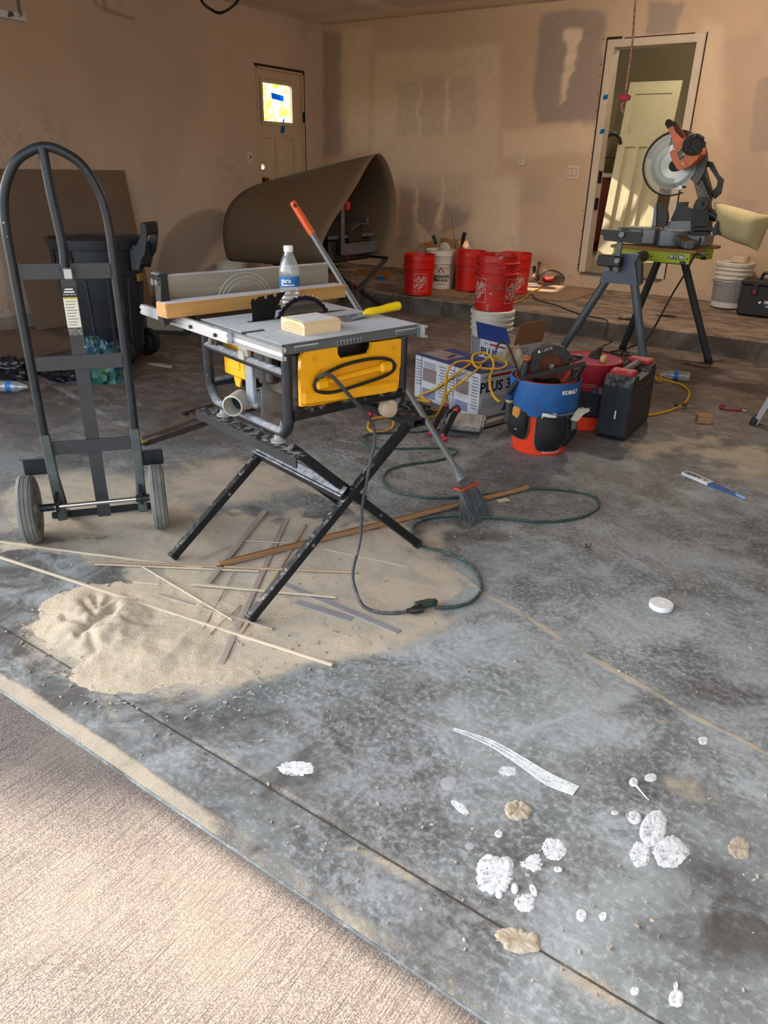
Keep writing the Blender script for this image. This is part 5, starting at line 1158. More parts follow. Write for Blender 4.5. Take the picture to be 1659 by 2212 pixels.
vp(MB().bar(Vector((-1.41, 5.53, .947)), Vector((-1.245, 5.315, .907)), .07, .004), 'kerf_plate', PLYD)
fe_ = vp(plate_px([(1408, 490), (1414, 440), (1431, 439), (1432, 460), (1441, 455), (1442, 474), (1436, 488), (1418, 488)], 5.56, .04), 'fence', DG)
vp(plate_px([(1408, 490), (1414, 440), (1418, 440), (1417, 488)], 5.545, .02), 'fence_face', AG, fe_)
vp(plate_px([(1448, 476), (1466, 437), (1485, 436), (1483, 447), (1498, 452), (1494, 478), (1475, 486)], 5.62, .04), 'fence', DG)
vp(plate_px([(1438, 478), (1500, 478), (1500, 500), (1438, 500)], 5.60, .06), 'turntable_back', AG)
# pivot tower and arm
vp(plate_px([(1499, 440), (1527, 440), (1532, 470), (1525, 510), (1492, 510), (1492, 470)], 5.50, .13), 'tower', M('tower_black', (30, 31, 33), .5, .2, var=.15))
vp(MB().cyl(AX(1516, 440, 1, 5.50), AX(1516, 440, 1, 5.50)+Vector((0, -.015, 0)), .042, n=24).cyl(AX(1516, 440, 1, 5.49)+Vector((0, -.012, 0)), AX(1516, 440, 1, 5.49)+Vector((0, -.03, 0)), .012, n=6), 'pivot_cap', BLACK)
am = vp(plate_px([(1490, 360), (1506, 352), (1520, 357), (1537, 420), (1532, 440), (1508, 432), (1500, 400)], 5.53, .07), 'head_arm', CAST)
for (a, b, c, d) in ((1497, 372, 1510, 385), (1510, 362, 1500, 385), (1502, 388, 1517, 394), (1515, 376, 1504, 400), (1505, 402, 1521, 414), (1518, 394, 1508, 412), (1508, 414, 1524, 424)):
    vp(MB().bar(AX(a, b, 1, 5.527), AX(c, d, 1, 5.527), .008, .005), 'web', M('web_pale', (150, 146, 134), .5, .3), am)
vp(MB().tube(smooth([AX(1505, 350, 1, 5.52), AX(1516, 375, 1, 5.515), AX(1527, 405, 1, 5.515), AX(1537, 428, 1, 5.52)], 5), .009, 8), 'arm_cable', BLACK)
vp(plate_px([(1521, 362), (1526, 347), (1538, 350), (1552, 378), (1562, 388), (1556, 418), (1543, 430), (1536, 416), (1548, 402), (1550, 390), (1540, 374), (1531, 360)], 5.56, .035), 'carry_handle', M('handle_dark', (44, 46, 50), .5))
# upper guard, blade, clear lower guard
bc = AX(1455, 355, 1, 5.50); 
ug = []
for k in range(25):
    a = math.radians(-35+205*k/24); ug.append((bc.x+.0+.205*math.cos(a), bc.z+.0+.205*math.sin(a)))
ug2 = [(bc.x+.12*math.cos(math.radians(170-205*k/12)), bc.z+.12*math.sin(math.radians(170-205*k/12))) for k in range(13)]
ugp = [(x_, z_) for x_, z_ in ug+ug2]
vp(MB().add([(x_, 5.50, z_) for x_, z_ in ugp]+[(x_, 5.545, z_) for x_, z_ in ugp], [(i, i+1, 25+11-int((i+1)/2)+1-0, 25+12-int(i/2)) for i in range(0)]+[tuple(range(len(ugp))), tuple(range(len(ugp), 2*len(ugp)))[::-1]]+[(i, (i+1) % len(ugp), len(ugp)+(i+1) % len(ugp), len(ugp)+i) for i in range(len(ugp))]), 'upper_guard', M('guard_grey', (92, 94, 92), .45, .4))
prof = []
for k in range(60):
    a = -2*PI*k/60; prof += [(.153*math.cos(a), .153*math.sin(a)), (.149*math.cos(a-.06), .149*math.sin(a-.06)), (.145*math.cos(a-.085), .145*math.sin(a-.085))]
def spun(name):
    m = bpy.data.materials.new(name); m.use_nodes = True; nt = m.node_tree; B = nt.nodes['Principled BSDF']; B.inputs['Base Color'].default_value = (.30, .31, .31, 1); B.inputs['Metallic'].default_value = 1.0; B.inputs['Roughness'].default_value = .3
    B.inputs['Anisotropic'].default_value = .85; tg = _n(nt, 'ShaderNodeTangent'); tg.direction_type = 'RADIAL'; tg.axis = 'Y'; nt.links.new(tg.outputs[0], B.inputs['Tangent']); return m
b3 = empty('blade_axis', (0, 0, 0)); bpy.data.objects.remove(b3)
blm = MB().prism(prof, .0025, (0, 0, 0), (1, 0, 0), (0, 0, 1)); ob = blm.build('saw_blade', spun('spun_steel'), sv, loc=Vector((bc.x, 5.492, bc.z))-SO)
MB().lathe([(.118, 0), (.146, 0), (.146, .003), (.118, .003)], 48, (0, -.0005, 0), Matrix.Rotation(PI/2, 3, 'X'), closed=True).build('blade_ring', M('ring_grey', (120, 128, 128), .4, .6), ob)
CG = glass_mat('smoked_guard', (.62, .64, .60), .10, .08)
lg = [(bc.x+.188*math.cos(math.radians(a)), bc.z+.188*math.sin(math.radians(a))) for a in range(100, 291, 8)]+[(bc.x+.085*math.cos(math.radians(a)), bc.z+.085*math.sin(math.radians(a))) for a in range(285, 109, -16)]
mbl = MB().add([(x_, 5.475, z_) for x_, z_ in lg], [tuple(range(len(lg)))]); vp(mbl, 'lower_guard', CG, recalc=False)
rimp = [(bc.x+.190*math.cos(math.radians(a)), bc.z+.190*math.sin(math.radians(a))) for a in range(98, 300, 4)]
rm = MB()
for (x0, z0), (x1, z1) in zip(rimp[:-1], rimp[1:]): rm.add([(x0, 5.473, z0), (x1, 5.473, z1), (x1, 5.525, z1), (x0, 5.525, z0)], [(0, 1, 2, 3)])
rimo = vp(rm, 'guard_rim', M('rim_smoke', (70, 62, 52), .35, var=.2), solid=.006)
vp(MB().tube([(x_, 5.472, z_) for x_, z_ in rimp], [.0045+.002*(i % 2) for i in range(len(rimp))], 6), 'guard_bead', M('rim_smoke', (70, 62, 52)), rimo)
vp(MB().cyl(AX(1470, 405, 1, 5.475), AX(1470, 405, 1, 5.475)+Vector((0, -.012, 0)), .014, n=12), 'guard_bolt', STEEL)
vp(MB().box(AX(1478, 404, 1, 5.48), (.022, .02, .014), b=.003), 'blue_tab', M('blue_tab', (20, 50, 150), .5))
# orange motor housing and handle
mo = vp(plate_px([(1446, 330), (1454, 322), (1455, 312), (1478, 298), (1500, 292), (1514, 320), (1514, 333), (1505, 345), (1488, 360), (1470, 367), (1463, 366), (1452, 348)], 5.37, .12), 'motor_housing', ORA)
vp(plate_px([(1455, 336), (1464, 326), (1487, 360), (1470, 366)], 5.365, .006), 'housing_face', ORA, mo)
vp(plate_px([(1442, 278), (1453, 270), (1460, 286), (1474, 300), (1478, 312), (1455, 318), (1454, 304), (1448, 290)], 5.40, .05), 'handle_grip', ORA)
vp(plate_px([(1436, 268), (1439, 259), (1446, 257), (1453, 262), (1454, 271), (1442, 278)], 5.398, .054), 'grip_end', M('grip_black', (34, 33, 32), .6))
vp(plate_px([(1453, 262), (1462, 264), (1480, 296), (1472, 300), (1460, 284)], 5.415, .03), 'trigger_guard', M('trigger_brown', (70, 36, 22), .5))
fan = vp(MB().cyl(AX(1498, 312, 1, 5.37), AX(1498, 312, 1, 5.37)+Vector((.02, -.07, 0)), .066, .058, n=24), 'motor_cap', BLACK)
for k in range(6):
    a = k*PI/3; c = AX(1498, 312, 1, 5.30)+Vector((.018+.045*math.cos(a), -.003, .045*math.sin(a))); vp(MB().box(c, (.02, .02, .035), Matrix.Rotation(-a, 3, 'Y'), .004), 'vent_rib', M('vent_black', (44, 42, 40), .5), fan)
lp = vp(plate_px([(1463, 332), (1474, 319), (1482, 333), (1469, 347)], 5.363, .004), 'rating_plate', BLACK, mo)
put_text('15', .022, WHITE, mo, AX(1477, 334, 1, 5.361)-SO, (.7, 0, .6), (-.6, 0, .7), bold=.0006)
for k in range(4): vp(MB().bar(AX(1465+k*2, 334-k*3, 1, 5.361), AX(1471+k*2, 343-k*3, 1, 5.361), .001, .0025), 'rating_line', WHITE, lp)
for c in ((1457, 323), (1475, 354)): vp(MB().cyl(AX(c[0], c[1], 1, 5.37), AX(c[0], c[1], 1, 5.36), .006, n=8), 'housing_screw', STEEL, mo)
vp(MB().cyl(AX(1457, 358, 1, 5.49), AX(1457, 358, 1, 5.44), .036, .03, n=20), 'arbor', M('arbor_dark', (52, 50, 48), .5, .5))
# bevel lock knob
lk = vp(MB().cyl(AX(1500, 495, 1, 5.50), AX(1538, 495, 1, 5.50), .018, n=16), 'bevel_shaft', DG)
vp(plate_px([(1533, 496), (1541, 492), (1549, 477), (1551, 480), (1548, 505), (1541, 510), (1538, 500)], 5.47, .06), 'bevel_lock', BLACK)
vp(plate_px([(1546, 500), (1554, 500), (1554, 508), (1546, 508)], 5.48, .03), 'lock_tip', BLACK)
cw = [AX(1515, 508, 1, 5.50), AX(1508, 530, 1, 5.40), AX(1500, 552, 1, 5.25), AX(1480, 590, 1, 5.25), AX(1450, 640, 1, 5.28), AX(1415, 705, 1, 5.36)]+[G(1395, 735, .03), G(1365, 748, .006), G(1342, 763, .006), G(1333, 775, .006), G(1338, 787, .006)]
vp(MB().tube(smooth(cw, 8), .006, 8), 'power_cord', BLACK)
# dust bag
vp(MB().lathe([(.03, 0), (.033, .015), (.030, .025), (.034, .04), (.031, .05), (.034, .065)], 18, AX(1530, 460, 1, 5.54), Matrix.Rotation(PI/2+.35, 3, 'Y')), 'bag_collar', BLACK)
c0 = [AX(a, b, 1, 5.55) for a, b in ((1542, 437), (1560, 440), (1600, 450), (1640, 462), (1668, 466))]; c1 = [AX(a, b, 1, 5.55) for a, b in ((1546, 470), (1553, 508), (1585, 522), (1615, 532), (1636, 543))]
def bag(u, v):
    i = u*4; k = min(3, int(i)); f = i-k; a = c0[k].lerp(c0[k+1], f); b = c1[k].lerp(c1[k+1], f); ang = 2*PI*v
    c = (a+b)/2; h = (a-b)/2; th = .012+.075*min(1, u*3.2)*(1-max(0, u-.72)/.28)**.6
    s_ = math.sin(ang); r = abs(math.cos(ang))**.75*math.copysign(1, math.cos(ang)); wob = .006*math.sin(9*u+5*v*2*PI)
    return tuple(c+h*r*(1+wob)+Vector((0, th*s_*(1+.25*math.sin(7*u+3)), 0)))
vp(MB().grid(bag, 24, 32), 'dust_bag', M('cream_cloth', (198, 186, 142), .9, var=.06, bump=.3, bs=300), ang=80)
# ================================================================== buckets
REDB = M('red_bucket', (206, 26, 14), .38, var=.06, vs=5); REDS = M('red_bucket_splashed', (196, 24, 16), .45, var=.08, spots=.30, spotc=(170, 160, 152), spots_s=26)
ORB = M('orange_bucket', (232, 62, 24), .38, var=.05); WHB = M('white_bucket', (214, 208, 196), .45, var=.06, spots=.05, spotc=(150, 140, 126))
LOGO = M('logo_pale', (206, 178, 172), .6, var=.08); WIRE = M('bail_wire', (120, 112, 104), .4, .7)
BH, BRT, BRB = .376, .158, .138
def brad(z): return BRB+(BRT-.006-BRB)*z/BH
def bucket(loc, mat, label, group=None, lid=False, bail=None, rings=2, inside=None, name='bucket', rz=0.0):
    o = empty(name, loc, rz); tag(o, label, 'bucket', group)
    pr = [(0, .004), (BRB-.006, .004), (BRB-.004, 0), (BRB, .004), (brad(.245), .245)]
    zr = .245
    for k in range(rings):
        pr += [(brad(zr)+.001, zr), (brad(zr)+.010, zr+.003), (brad(zr)+.010, zr+.010), (brad(zr)+.002, zr+.014)]; zr += .038 if rings > 2 else .072
    pr += [(brad(BH)-.001, BH-.006), (brad(BH)+.003, BH-.004), (brad(BH)+.003, BH)]
    if lid:
        MB().lathe(pr+[(0, BH)], 44).build('pail', mat, o)
        l = MB().lathe([(brad(BH)+.004, BH-.020), (brad(BH)+.009, BH-.020), (brad(BH)+.010, BH+.004), (brad(BH)+.002, BH+.010), (brad(BH)-.012, BH+.010), (brad(BH)-.014, BH+.002), (0, BH+.002)], 44).build('lid', mat, o)
        for k in range(12):
            a = 2*PI*k/12; c = Vector(((brad(BH)+.0105)*math.cos(a), (brad(BH)+.0105)*math.sin(a), BH-.012)); MB().box(c, (.001, .002, .014), Matrix.Rotation(a, 3, 'Z')).build('tear_slot', SLOT, l)
    else:
        MB().lathe(pr+[(brad(BH)-.003, BH), (brad(.02)-.004, .012), (0, .012)], 44).build('pail', mat, o)
    if bail is not None:                        # wire handle: rests on the side facing angle bail
        a0, drop = bail; zb = .262; R0 = brad(zb)+.014; pts = []
        for k in range(25):
            t = -PI/2+PI*k/24; c, s_ = math.cos(t), math.sin(t); rr = R0+.004
            pts.append((rr*math.cos(a0+t), rr*math.sin(a0+t), zb-drop*c))
        h = MB().tube(pts, .0022, 6).build('bail', WIRE, o)
        MB().box(pts[0], (.018, .018, .022), a0, .003).build('bail_lug', mat, h); MB().box(pts[-1], (.018, .018, .022), a0, .003).build('bail_lug', mat, h)
    return o
def facing(o): return math.atan2(-o.location.y, -o.location.x)-o.rotation_euler.z
def wrap_lines(o, lines_, a0, z0, mat, w_=.003, name='print_frame'):
    mb_ = MB()
    for (x0, y0), (x1, y1) in lines_:
        n = max(2, int(math.hypot(x1-x0, y1-y0)/.008)); dx, dy = x1-x0, y1-y0; L = math.hypot(dx, dy); nx, ny = -dy/L*w_/2, dx/L*w_/2
        for k in range(n):
            q = []
            for (t, s_) in ((k/n, -1), ((k+1)/n, -1), ((k+1)/n, 1), (k/n, 1)):
                x_, y_ = x0+dx*t+nx*s_, y0+dy*t+ny*s_; z = z0+y_; r = brad(z)+.0012; q.append((r*math.cos(a0+x_/r), r*math.sin(a0+x_/r), z))
            mb_.add(q, [(0, 1, 2, 3)])
    ob = mb_.build(name, mat, o, recalc=False); return ob
def depot_logo(o, da=0.0, z0=.125, size=.115, frame=True):
    a0 = facing(o)+da; h = size/2*1.42
    fr_ = None
    if frame: fr_ = wrap_lines(o, [((-h*.8, -h), (h*.8, -h)), ((h*.8, -h), (h*.8, h)), ((h*.8, h), (-h*.8, h)), ((-h*.8, h), (-h*.8, -h))], a0, z0, LOGO)
    for tx, sz, off in (('THE', .036, .040), ('HOME', .050, .004), ('DEPOT', .036, -.034)):
        r45 = PI/4; put_text(tx, sz, LOGO, o, (0, 0, 0), (1, 0, 0), (0, 0, 1), bold=.0012, rot=r45, wrap=(brad, a0-off*math.sin(r45)/brad(z0), z0+off*math.cos(r45)))
def bk_at(x, y, r=.131, plt=False):
    p = P(x, y) if plt else G(x, y); p = away(p, r)
    if plt: p.z = platz(p.y)+.003
    return p
b1 = bucket(bk_at(903, 641, plt=True), REDB, 'red bucket standing left of the white paint pail on the ledge', bail=(facing, .0) if False else (math.radians(100), -.02)); depot_logo(b1, .12)
b2_ = bucket(bk_at(1110, 638, plt=True)+Vector((.0, -.03, 0)), REDB, 'red bucket beside the drill on the ledge, in the sun patch', bail=None); depot_logo(b2_, .35, .11)
b3_ = bucket(bk_at(1010, 631, plt=True)+Vector((.02, -.02, 0)), REDB, 'red bucket half hidden behind the splashed bucket on the ledge', bail=(math.radians(-60), .06))
bm_ = bucket(bk_at(955, 629, plt=True)+Vector((-.05, .02, 0)), WHB, 'white paint pail with black lettering between red buckets', bail=(math.radians(-62), .055))
fa = facing(bm_)
BLKP = M('black_print', (20, 18, 18), .6); REDP = M('red_print', (150, 24, 26), .6)
put_text('Benjamin', .052, BLKP, bm_, (0, 0, 0), (1, 0, 0), (0, 0, 1), bold=.0014, wrap=(brad, fa+.08, .130)); put_text('Moore', .052, BLKP, bm_, (0, 0, 0), (1, 0, 0), (0, 0, 1), bold=.0014, wrap=(brad, fa+.08, .092))
wrap_lines(bm_, [((-.04, 0), (.04, 0))], fa+.08, .052, REDP, .006, 'small_print')
tri = MB()
for k in range(12):
    for (y0, y1, x0, x1) in ((.005*k, .005*(k+1), .032*(1-k/12), .032*(1-(k+1)/12)),):
        q = []
        for x_, y_ in ((-x0, y0), (x0, y0), (x1, y1), (-x1, y1)):
            z = .165+y_; r = brad(z)+.0014; q.append((r*math.cos(fa+.08+x_/r), r*math.sin(fa+.08+x_/r), z))
        tri.add(q, [(0, 1, 2, 3)])
tri.build('triangle_emblem', REDP, bm_, recalc=False); put_text('M', .034, WHITE, bm_, (0, 0, 0), (1, 0, 0), (0, 0, 1), bold=.001, wrap=(lambda z: brad(z)+.001, fa+.08, .184))
# stack: sealed white pail with a splashed red bucket on it
wp = Vector((-2.44, 4.967, 0)); wl_ = bucket(wp, WHB, 'sealed white pail carrying the splashed red bucket', lid=True, rings=4)
fa = facing(wl_)
lp_ = MB()
for (z0, z1) in ((.03, .20),):
    for k in range(10):
        a, b = fa-1.25+.25*k, fa-1.25+.25*(k+1); lp_.add([((brad(z)+.0012)*math.cos(t), (brad(z)+.0012)*math.sin(t), z) for t, z in ((a, z0), (b, z0), (b, z1), (a, z1))], [(0, 1, 2, 3)])
lp_.build('label_wrap', M('pail_label', (150, 148, 150), .6, var=.18, vs=3, stretch=(1, 1, 60)), wl_, recalc=False)
rb_s = bucket(wp+Vector((.006, .0, BH+.0105)), REDS, 'red bucket splashed with plaster on top of the sealed white pail', bail=(math.radians(-45), .10)); depot_logo(rb_s, -.95, .14); depot_logo(rb_s, 1.0, .14)
# pails at the right and the far left
wr = bucket(Vector((-1.30, 7.385, platz(7.385)+.004)), WHB, 'sealed white pail under a tape roll on the ledge at the right', lid=True, rings=4, bail=(math.radians(200), .05))
fa = facing(wr); lp_ = MB()
for k in range(12):
    a, b = fa-1.5+.25*k, fa-1.5+.25*(k+1); lp_.add([((brad(z)+.0012)*math.cos(t), (brad(z)+.0012)*math.sin(t), z) for t, z in ((a, .05), (b, .05), (b, .225), (a, .225))], [(0, 1, 2, 3)])
lp_.build('label_wrap', M('pail_label', (150, 148, 150)), wr, recalc=False)
tp = empty('paper_tape_roll', Vector((-1.27, 7.385, platz(7.385)+BH+.0155))); tag(tp, 'roll of cream joint tape on the sealed white pail at the right', 'tape roll')
MB().lathe([(.04, 0), (.075, 0), (.075, .052), (.04, .052)], 30, closed=True).build('roll', M('cream_paper', (206, 190, 158), .85), tp)
bucket(Vector((-5.86, 5.72, 0)), WHB, 'white pail against the side wall behind the saw fence', rings=4)

# ------------------------------------------------------------------ cardboard box, bag and brushes between the buckets
CARD = M('cardboard', (150, 112, 76), .9, var=.08)
cbx = empty('open_carton', Vector((-4.16, 7.22, platz(7.22)+.003)), .05); tag(cbx, 'open carton with red inner flap behind the white paint pail', 'carton')
zc_ = .30
bxm = MB()
for (c, sz) in (((0, -.14, zc_/2), (.34, .006, zc_)), ((0, .14, zc_/2), (.34, .006, zc_)), ((-.17, 0, zc_/2), (.006, .28, zc_)), ((.17, 0, zc_/2), (.006, .28, zc_)), ((0, 0, .004), (.34, .28, .006))): bxm.box(c, sz)
bxm.build('box', CARD, cbx)
MB().bar((-.17, 0, .30), (-.25, 0, .36), .28, .005).build('flap', CARD, cbx); MB().bar((0, .14, .30), (0, .20, .40), .34, .005, up=(0, 1, 0)).build('flap', CARD, cbx)
MB().box((.0, -.15, .25), (.34, .006, .13)).build('red_flap', REDB, cbx)
def stickobj(name, label, cat, p0, p1, r, mat, mat2=None, hl=.12):
    p0, p1 = Vector(p0), Vector(p1); o = empty(name, p0); tag(o, label, cat); d = p1-p0; L = d.length
    MB().cyl((0, 0, 0), d, r, n=10).build('shaft', mat, o)
    if mat2: MB().tube([d*(1-hl/L), d*(1-hl*.8/L), d*.99, d], [r*1.6, r*2.4, r*2.6, r*1.8], 12).build('handle', mat2, o)
    return o
bc_ = cbx.location
def at_(x, y, Y): return AX(x, y, 1, Y)
stickobj('mixing_rod', 'long thin rod leaning out of the carton by the back wall', 'rod', Vector((-4.02, 7.27, platz(7.2)+.1)), at_(974, 470, 7.30), .006, M('rod_brown', (84, 62, 46), .6))
stickobj('paint_roller', 'black-handled roller frame leaning right out of the carton', 'roller', Vector((-4.02, 7.20, platz(7.2)+.1)), at_(1004, 502, 7.18), .008, BLACK, BLACK, .13)
stickobj('paint_brush', 'black-handled brush leaning left out of the carton', 'brush', Vector((-4.10, 7.12, platz(7.1)+.1)), at_(936, 508, 7.1), .007, WIRE, BLACK, .10)
pf = empty('drywall_sponge', at_(947, 546, 6.97)); tag(pf, 'round white sponge head above the white paint pail', 'sponge'); MB().ball((0, 0, 0), .066, (1, .5, 1)).build('pad', M('sponge_white', (196, 184, 170), .9), pf)
pf.location = Vector((-3.99, 6.90, .56))
PBAG = M('white_film_bag', (226, 214, 206), .5, var=.08, sub=.0)
wbg = crumple('white_bag', Vector((-3.88, 7.22, platz(7.22))), .12, .10, .36, PBAG, 'tall white plastic bag lit up between the buckets', 'bag', 33, .22)
# ------------------------------------------------------------------ joint compound boxes
BXW = M('box_white', (196, 198, 204), .75, var=.05, vs=6); BXB = M('box_blue', (34, 60, 128), .6, var=.1, vs=8, spots=.06, spotc=(120, 126, 150)); PRN = M('print_grey', (120, 122, 130), .7, var=.15, vs=80); PRB = M('print_blue', (24, 34, 72), .6)
PRR = M('print_red', (150, 36, 40), .6); PNK = M('print_pink', (150, 128, 128), .7, var=.2, vs=120)
cF, cR, cL = G(1031, 906), G(1090, 892), G(893, 866)
u_ = (cR-cF).normalized(); v0 = (cL-cF).normalized(); v_ = Vector((-u_.y, u_.x, 0)); 
brz = math.atan2(u_.y, u_.x)
def cbox(o, w_, l_, h_, openb=False):
    # local x: end face width, y: long side going back-left; origin at front corner
    if not openb: MB().box((w_/2, l_/2, h_/2), (w_, l_, h_), b=.003).build('carton', BXW, o)
    MB().box((w_/2, l_/2, h_+.0008), (w_-.004, l_-.004, .0016)).build('top_panel', BXB, o)
def side_print(o, w_, l_, h_):
    # printing on the long left face (x = 0)
    def pnl(y0, y1, z0, z1, m_, n_='print_block'): MB().box((-.0006, (y0+y1)/2, (z0+z1)/2), (.0012, y1-y0, z1-z0)).build(n_, m_, o)
    pnl(l_*.33, l_*.74, .12, .20, PNK); 
    for k in range(11): pnl(l_*.05, l_*(.22 if k % 3 else .26), h_-.03-.018*k, h_-.024-.018*k, PRN, 'print_line')
    for k in range(9): pnl(l_*.80, l_*(.95 if k % 3 else .97), h_-.03-.018*k, h_-.024-.018*k, PRN, 'print_line')
    for k in range(4): pnl(l_*.36, l_*.72, h_-.03-.012*k, h_-.025-.012*k, PRN, 'print_line')
    pnl(l_*.33, l_*.74, .02, .075, M('print_bluegrey', (132, 142, 176), .7, var=.15, vs=100))
    MB().box((-.0008, l_*.79, h_/2), (.0016, .003, h_)).build('edge_line', PRB, o)
def end_print(o, w_, h_):
    MB().box((w_*.60, -.0006, h_-.022), (w_*.62, .0012, .014)).build('red_bar', PRR, o)
    put_text('PLUS 3', .085, PRB, o, (w_*.42, -.0014, h_-.085), (1, 0, 0), (0, 0, 1), bold=.002); put_text('USG', .022, PRN, o, (w_*.14, -.0014, h_-.024), (1, 0, 0), (0, 0, 1))
    for k in range(5): MB().box((w_*.42, -.0006, h_-.15-.012*k), (w_*.66, .0012, .003)).build('print_line', PRN, o)
    MB().prism([(w_*.62, .02), (w_*.98, .02), (w_*.98, .13), (w_*.92, .11), (w_*.86, .12), (w_*.80, .085), (w_*.74, .075), (w_*.68, .04)], .0012, (0, 0, 0), (1, 0, 0), (0, 0, 1)).build('blue_shape', BXB, o)
WB, LB, HB = .30, .27, .262
j1 = empty('compound_box', cF, brz); tag(j1, 'blue-topped white joint compound box nearest the tool bucket, under the yellow cord', 'box', 'joint compound boxes'); cbox(j1, WB, LB, HB); side_print(j1, WB, LB, HB); end_print(j1, WB, HB)
j2 = empty('compound_box', cF+v_*(LB+.004), brz); tag(j2, 'blue-topped white joint compound box farther left, nearer the table saw', 'box', 'joint compound boxes'); cbox(j2, WB, LB+.03, HB); side_print(j2, WB, LB+.03, HB)
MB().box((WB*.5, LB*.5, HB+.0022), (.10, .03, .001), .4, .0).build('hand_hole', BLACK, j2); MB().box((WB*.45, LB*.72, HB+.002), (.16, .22, .0008)).build('grey_tape', M('packing_tape', (150, 140, 136), .6), j2)
# opened third box with its flaps up
ob3 = empty('compound_box', Vector((-2.12, 4.62, 0)), -.32); tag(ob3, 'opened joint compound box with a blue flap up by the white pail', 'box', 'joint compound boxes')
w3, l3, h3 = .30, .27, .26
m3 = MB()
for (c, sz) in (((0, -l3/2, h3/2), (w3, .005, h3)), ((0, l3/2, h3/2), (w3, .005, h3)), ((-w3/2, 0, h3/2), (.005, l3, h3)), ((w3/2, 0, h3/2), (.005, l3, h3)), ((0, 0, .004), (w3, l3, .006))): m3.box(c, sz)
m3.build('carton', BXW, ob3)
MB().prism([(-.155, 0), (.155, -.0), (.13, .115), (-.15, .115)], .004, (-.02, -l3/2, h3), (1, 0, 0), (-.05, -.25, 1)).build('blue_flap', BXB, ob3)
fl_ = MB().prism([(-.13, 0), (.14, 0), (.15, .11), (.10, .155), (-.10, .15), (-.13, .10)], .004, (w3/2, .0, h3), (0, 1, 0), (.18, 0, 1)).build('kraft_flap', CARD, ob3)
MB().box((0, 0, .16), (.27, .24, .17), b=.02).build('plastic_liner', M('liner_film', (150, 132, 112), .4, var=.15), ob3)
put_text('PLUS 3', .075, PRB, ob3, (-.03, -l3/2-.004, h3-.085), (1, 0, 0), (0, 0, 1), bold=.002)
MB().box((.03, -l3/2-.0036, h3-.025), (.17, .0012, .013)).build('red_bar', PRR, ob3); put_text('USG', .018, PRN, ob3, (-.09, -l3/2-.004, h3-.025), (1, 0, 0), (0, 0, 1))
for k in range(9): MB().box((w3/2+.0032, -.05, h3-.03-.02*k), (.0012, .13, .005)).build('print_line', PRN, ob3)
# paper sack and film in front of it, red sandpaper box
crumple('paper_sack', Vector((-1.97, 4.30, 0)), .17, .13, .27, M('sack_paper', (176, 162, 138), .85, var=.1), 'crumpled beige paper sack behind the compound boxes', 'sack', 51, .3)
crumple('film_bag', Vector((-1.70, 4.24, 0)), .10, .09, .26, M('film_white', (196, 192, 184), .5, var=.1), 'crumpled white plastic film beside the beige sack', 'plastic film', 58, .34)
rx_ = empty('sandpaper_box', Vector((-1.60, 4.02, 0)), .25); tag(rx_, 'red and black sandpaper carton behind the blue tool bucket', 'box')
MB().box((0, 0, .155), (.22, .10, .31), b=.004).build('carton', BLACK, rx_); MB().box((0, -.0515, .255), (.215, .002, .10)).build('red_panel', M('sand_red', (186, 44, 24), .6, var=.1), rx_)
put_text('Drywall Sand', .034, LOGO, rx_, (0, -.053, .25), (1, 0, 0), (0, 0, 1), shear=.15, bold=.0008)

# ------------------------------------------------------------------ orange bucket with tool apron and blue liner
tb_ = bucket(Vector((-1.368, 3.441, 0)), ORB, 'orange bucket with a black pocket apron and blue top full of tools', name='tool_bucket', rings=1)
fa = facing(tb_); BLU = M('blue_cloth', (40, 108, 176), .6, var=.12, vs=10, col2=(24, 82, 150)); BLKC = M('black_canvas', (26, 27, 30), .75, var=.18, vs=12, bump=.3, bs=260); BIND = M('grey_binding', (84, 86, 84), .7)
lr = MB().lathe([(.160, .205), (.170, .24), (.174, .30), (.176, .345), (.175, .372), (.173, .378), (.169, .376), (.166, .34), (.163, .28), (.12, .24), (0, .235)], 48).build('blue_liner', BLU, tb_)
put_text('KOBALT', .026, WHITE, lr, (0, 0, 0), (1, 0, 0), (0, 0, 1), bold=.0014, wrap=(lambda z: .1765, fa+.78, .335))
def apron(a0, a1, z0, z1, bul, name='apron_pocket', n=14, zin=0.0):
    mb_ = MB()
    def fn(u, v):
        a = a0+(a1-a0)*u; k = 4*u*(1-u); zz0 = z0+.045*(1-k)**5; zz1 = z1-.012*k+zin
        z = zz0+(zz1-zz0)*v; r = brad(min(z, .24))+.006+bul*k**.5*(math.sin(PI*min(1, v*1.02))*.6+.4*v); return (r*math.cos(fa+a), r*math.sin(fa+a), z)
    mb_.grid(fn, n, 10); ap = mb_.build(name, BLKC, tb_, ang=70, solid=.004)
    ed = [fn(0, 1-k/10) for k in range(11)]+[fn(u/n, 0) for u in range(1, n)]+[fn(1, k/10) for k in range(11)]; MB().tube(ed, .0042, 6).build('binding', BIND, ap)
    top = [fn(u/n, 1) for u in range(n+1)]; MB().tube(top, .0028, 6).build('pocket_hem', BIND, ap); return ap
apron(-1.55, -.40, .075, .232, .050); apron(-.14, .86, .030, .222, .050); apron(.82, 1.6, .04, .205, .046); apron(1.4, 2.2, .06, .2, .02); apron(-2.3, -1.4, .06, .22, .02)
for a in (-.38, -.06):
    pts = [((brad(z)+.012)*math.cos(fa+a+(-.22-a)*k), (brad(z)+.012)*math.sin(fa+a+(-.22-a)*k), z) for z, k in ((.22, 0), (.25, .35), (.275, .8), (.285, 1.0))]; MB().tube(pts, .0055, 6).build('apron_strap', BIND, tb_)
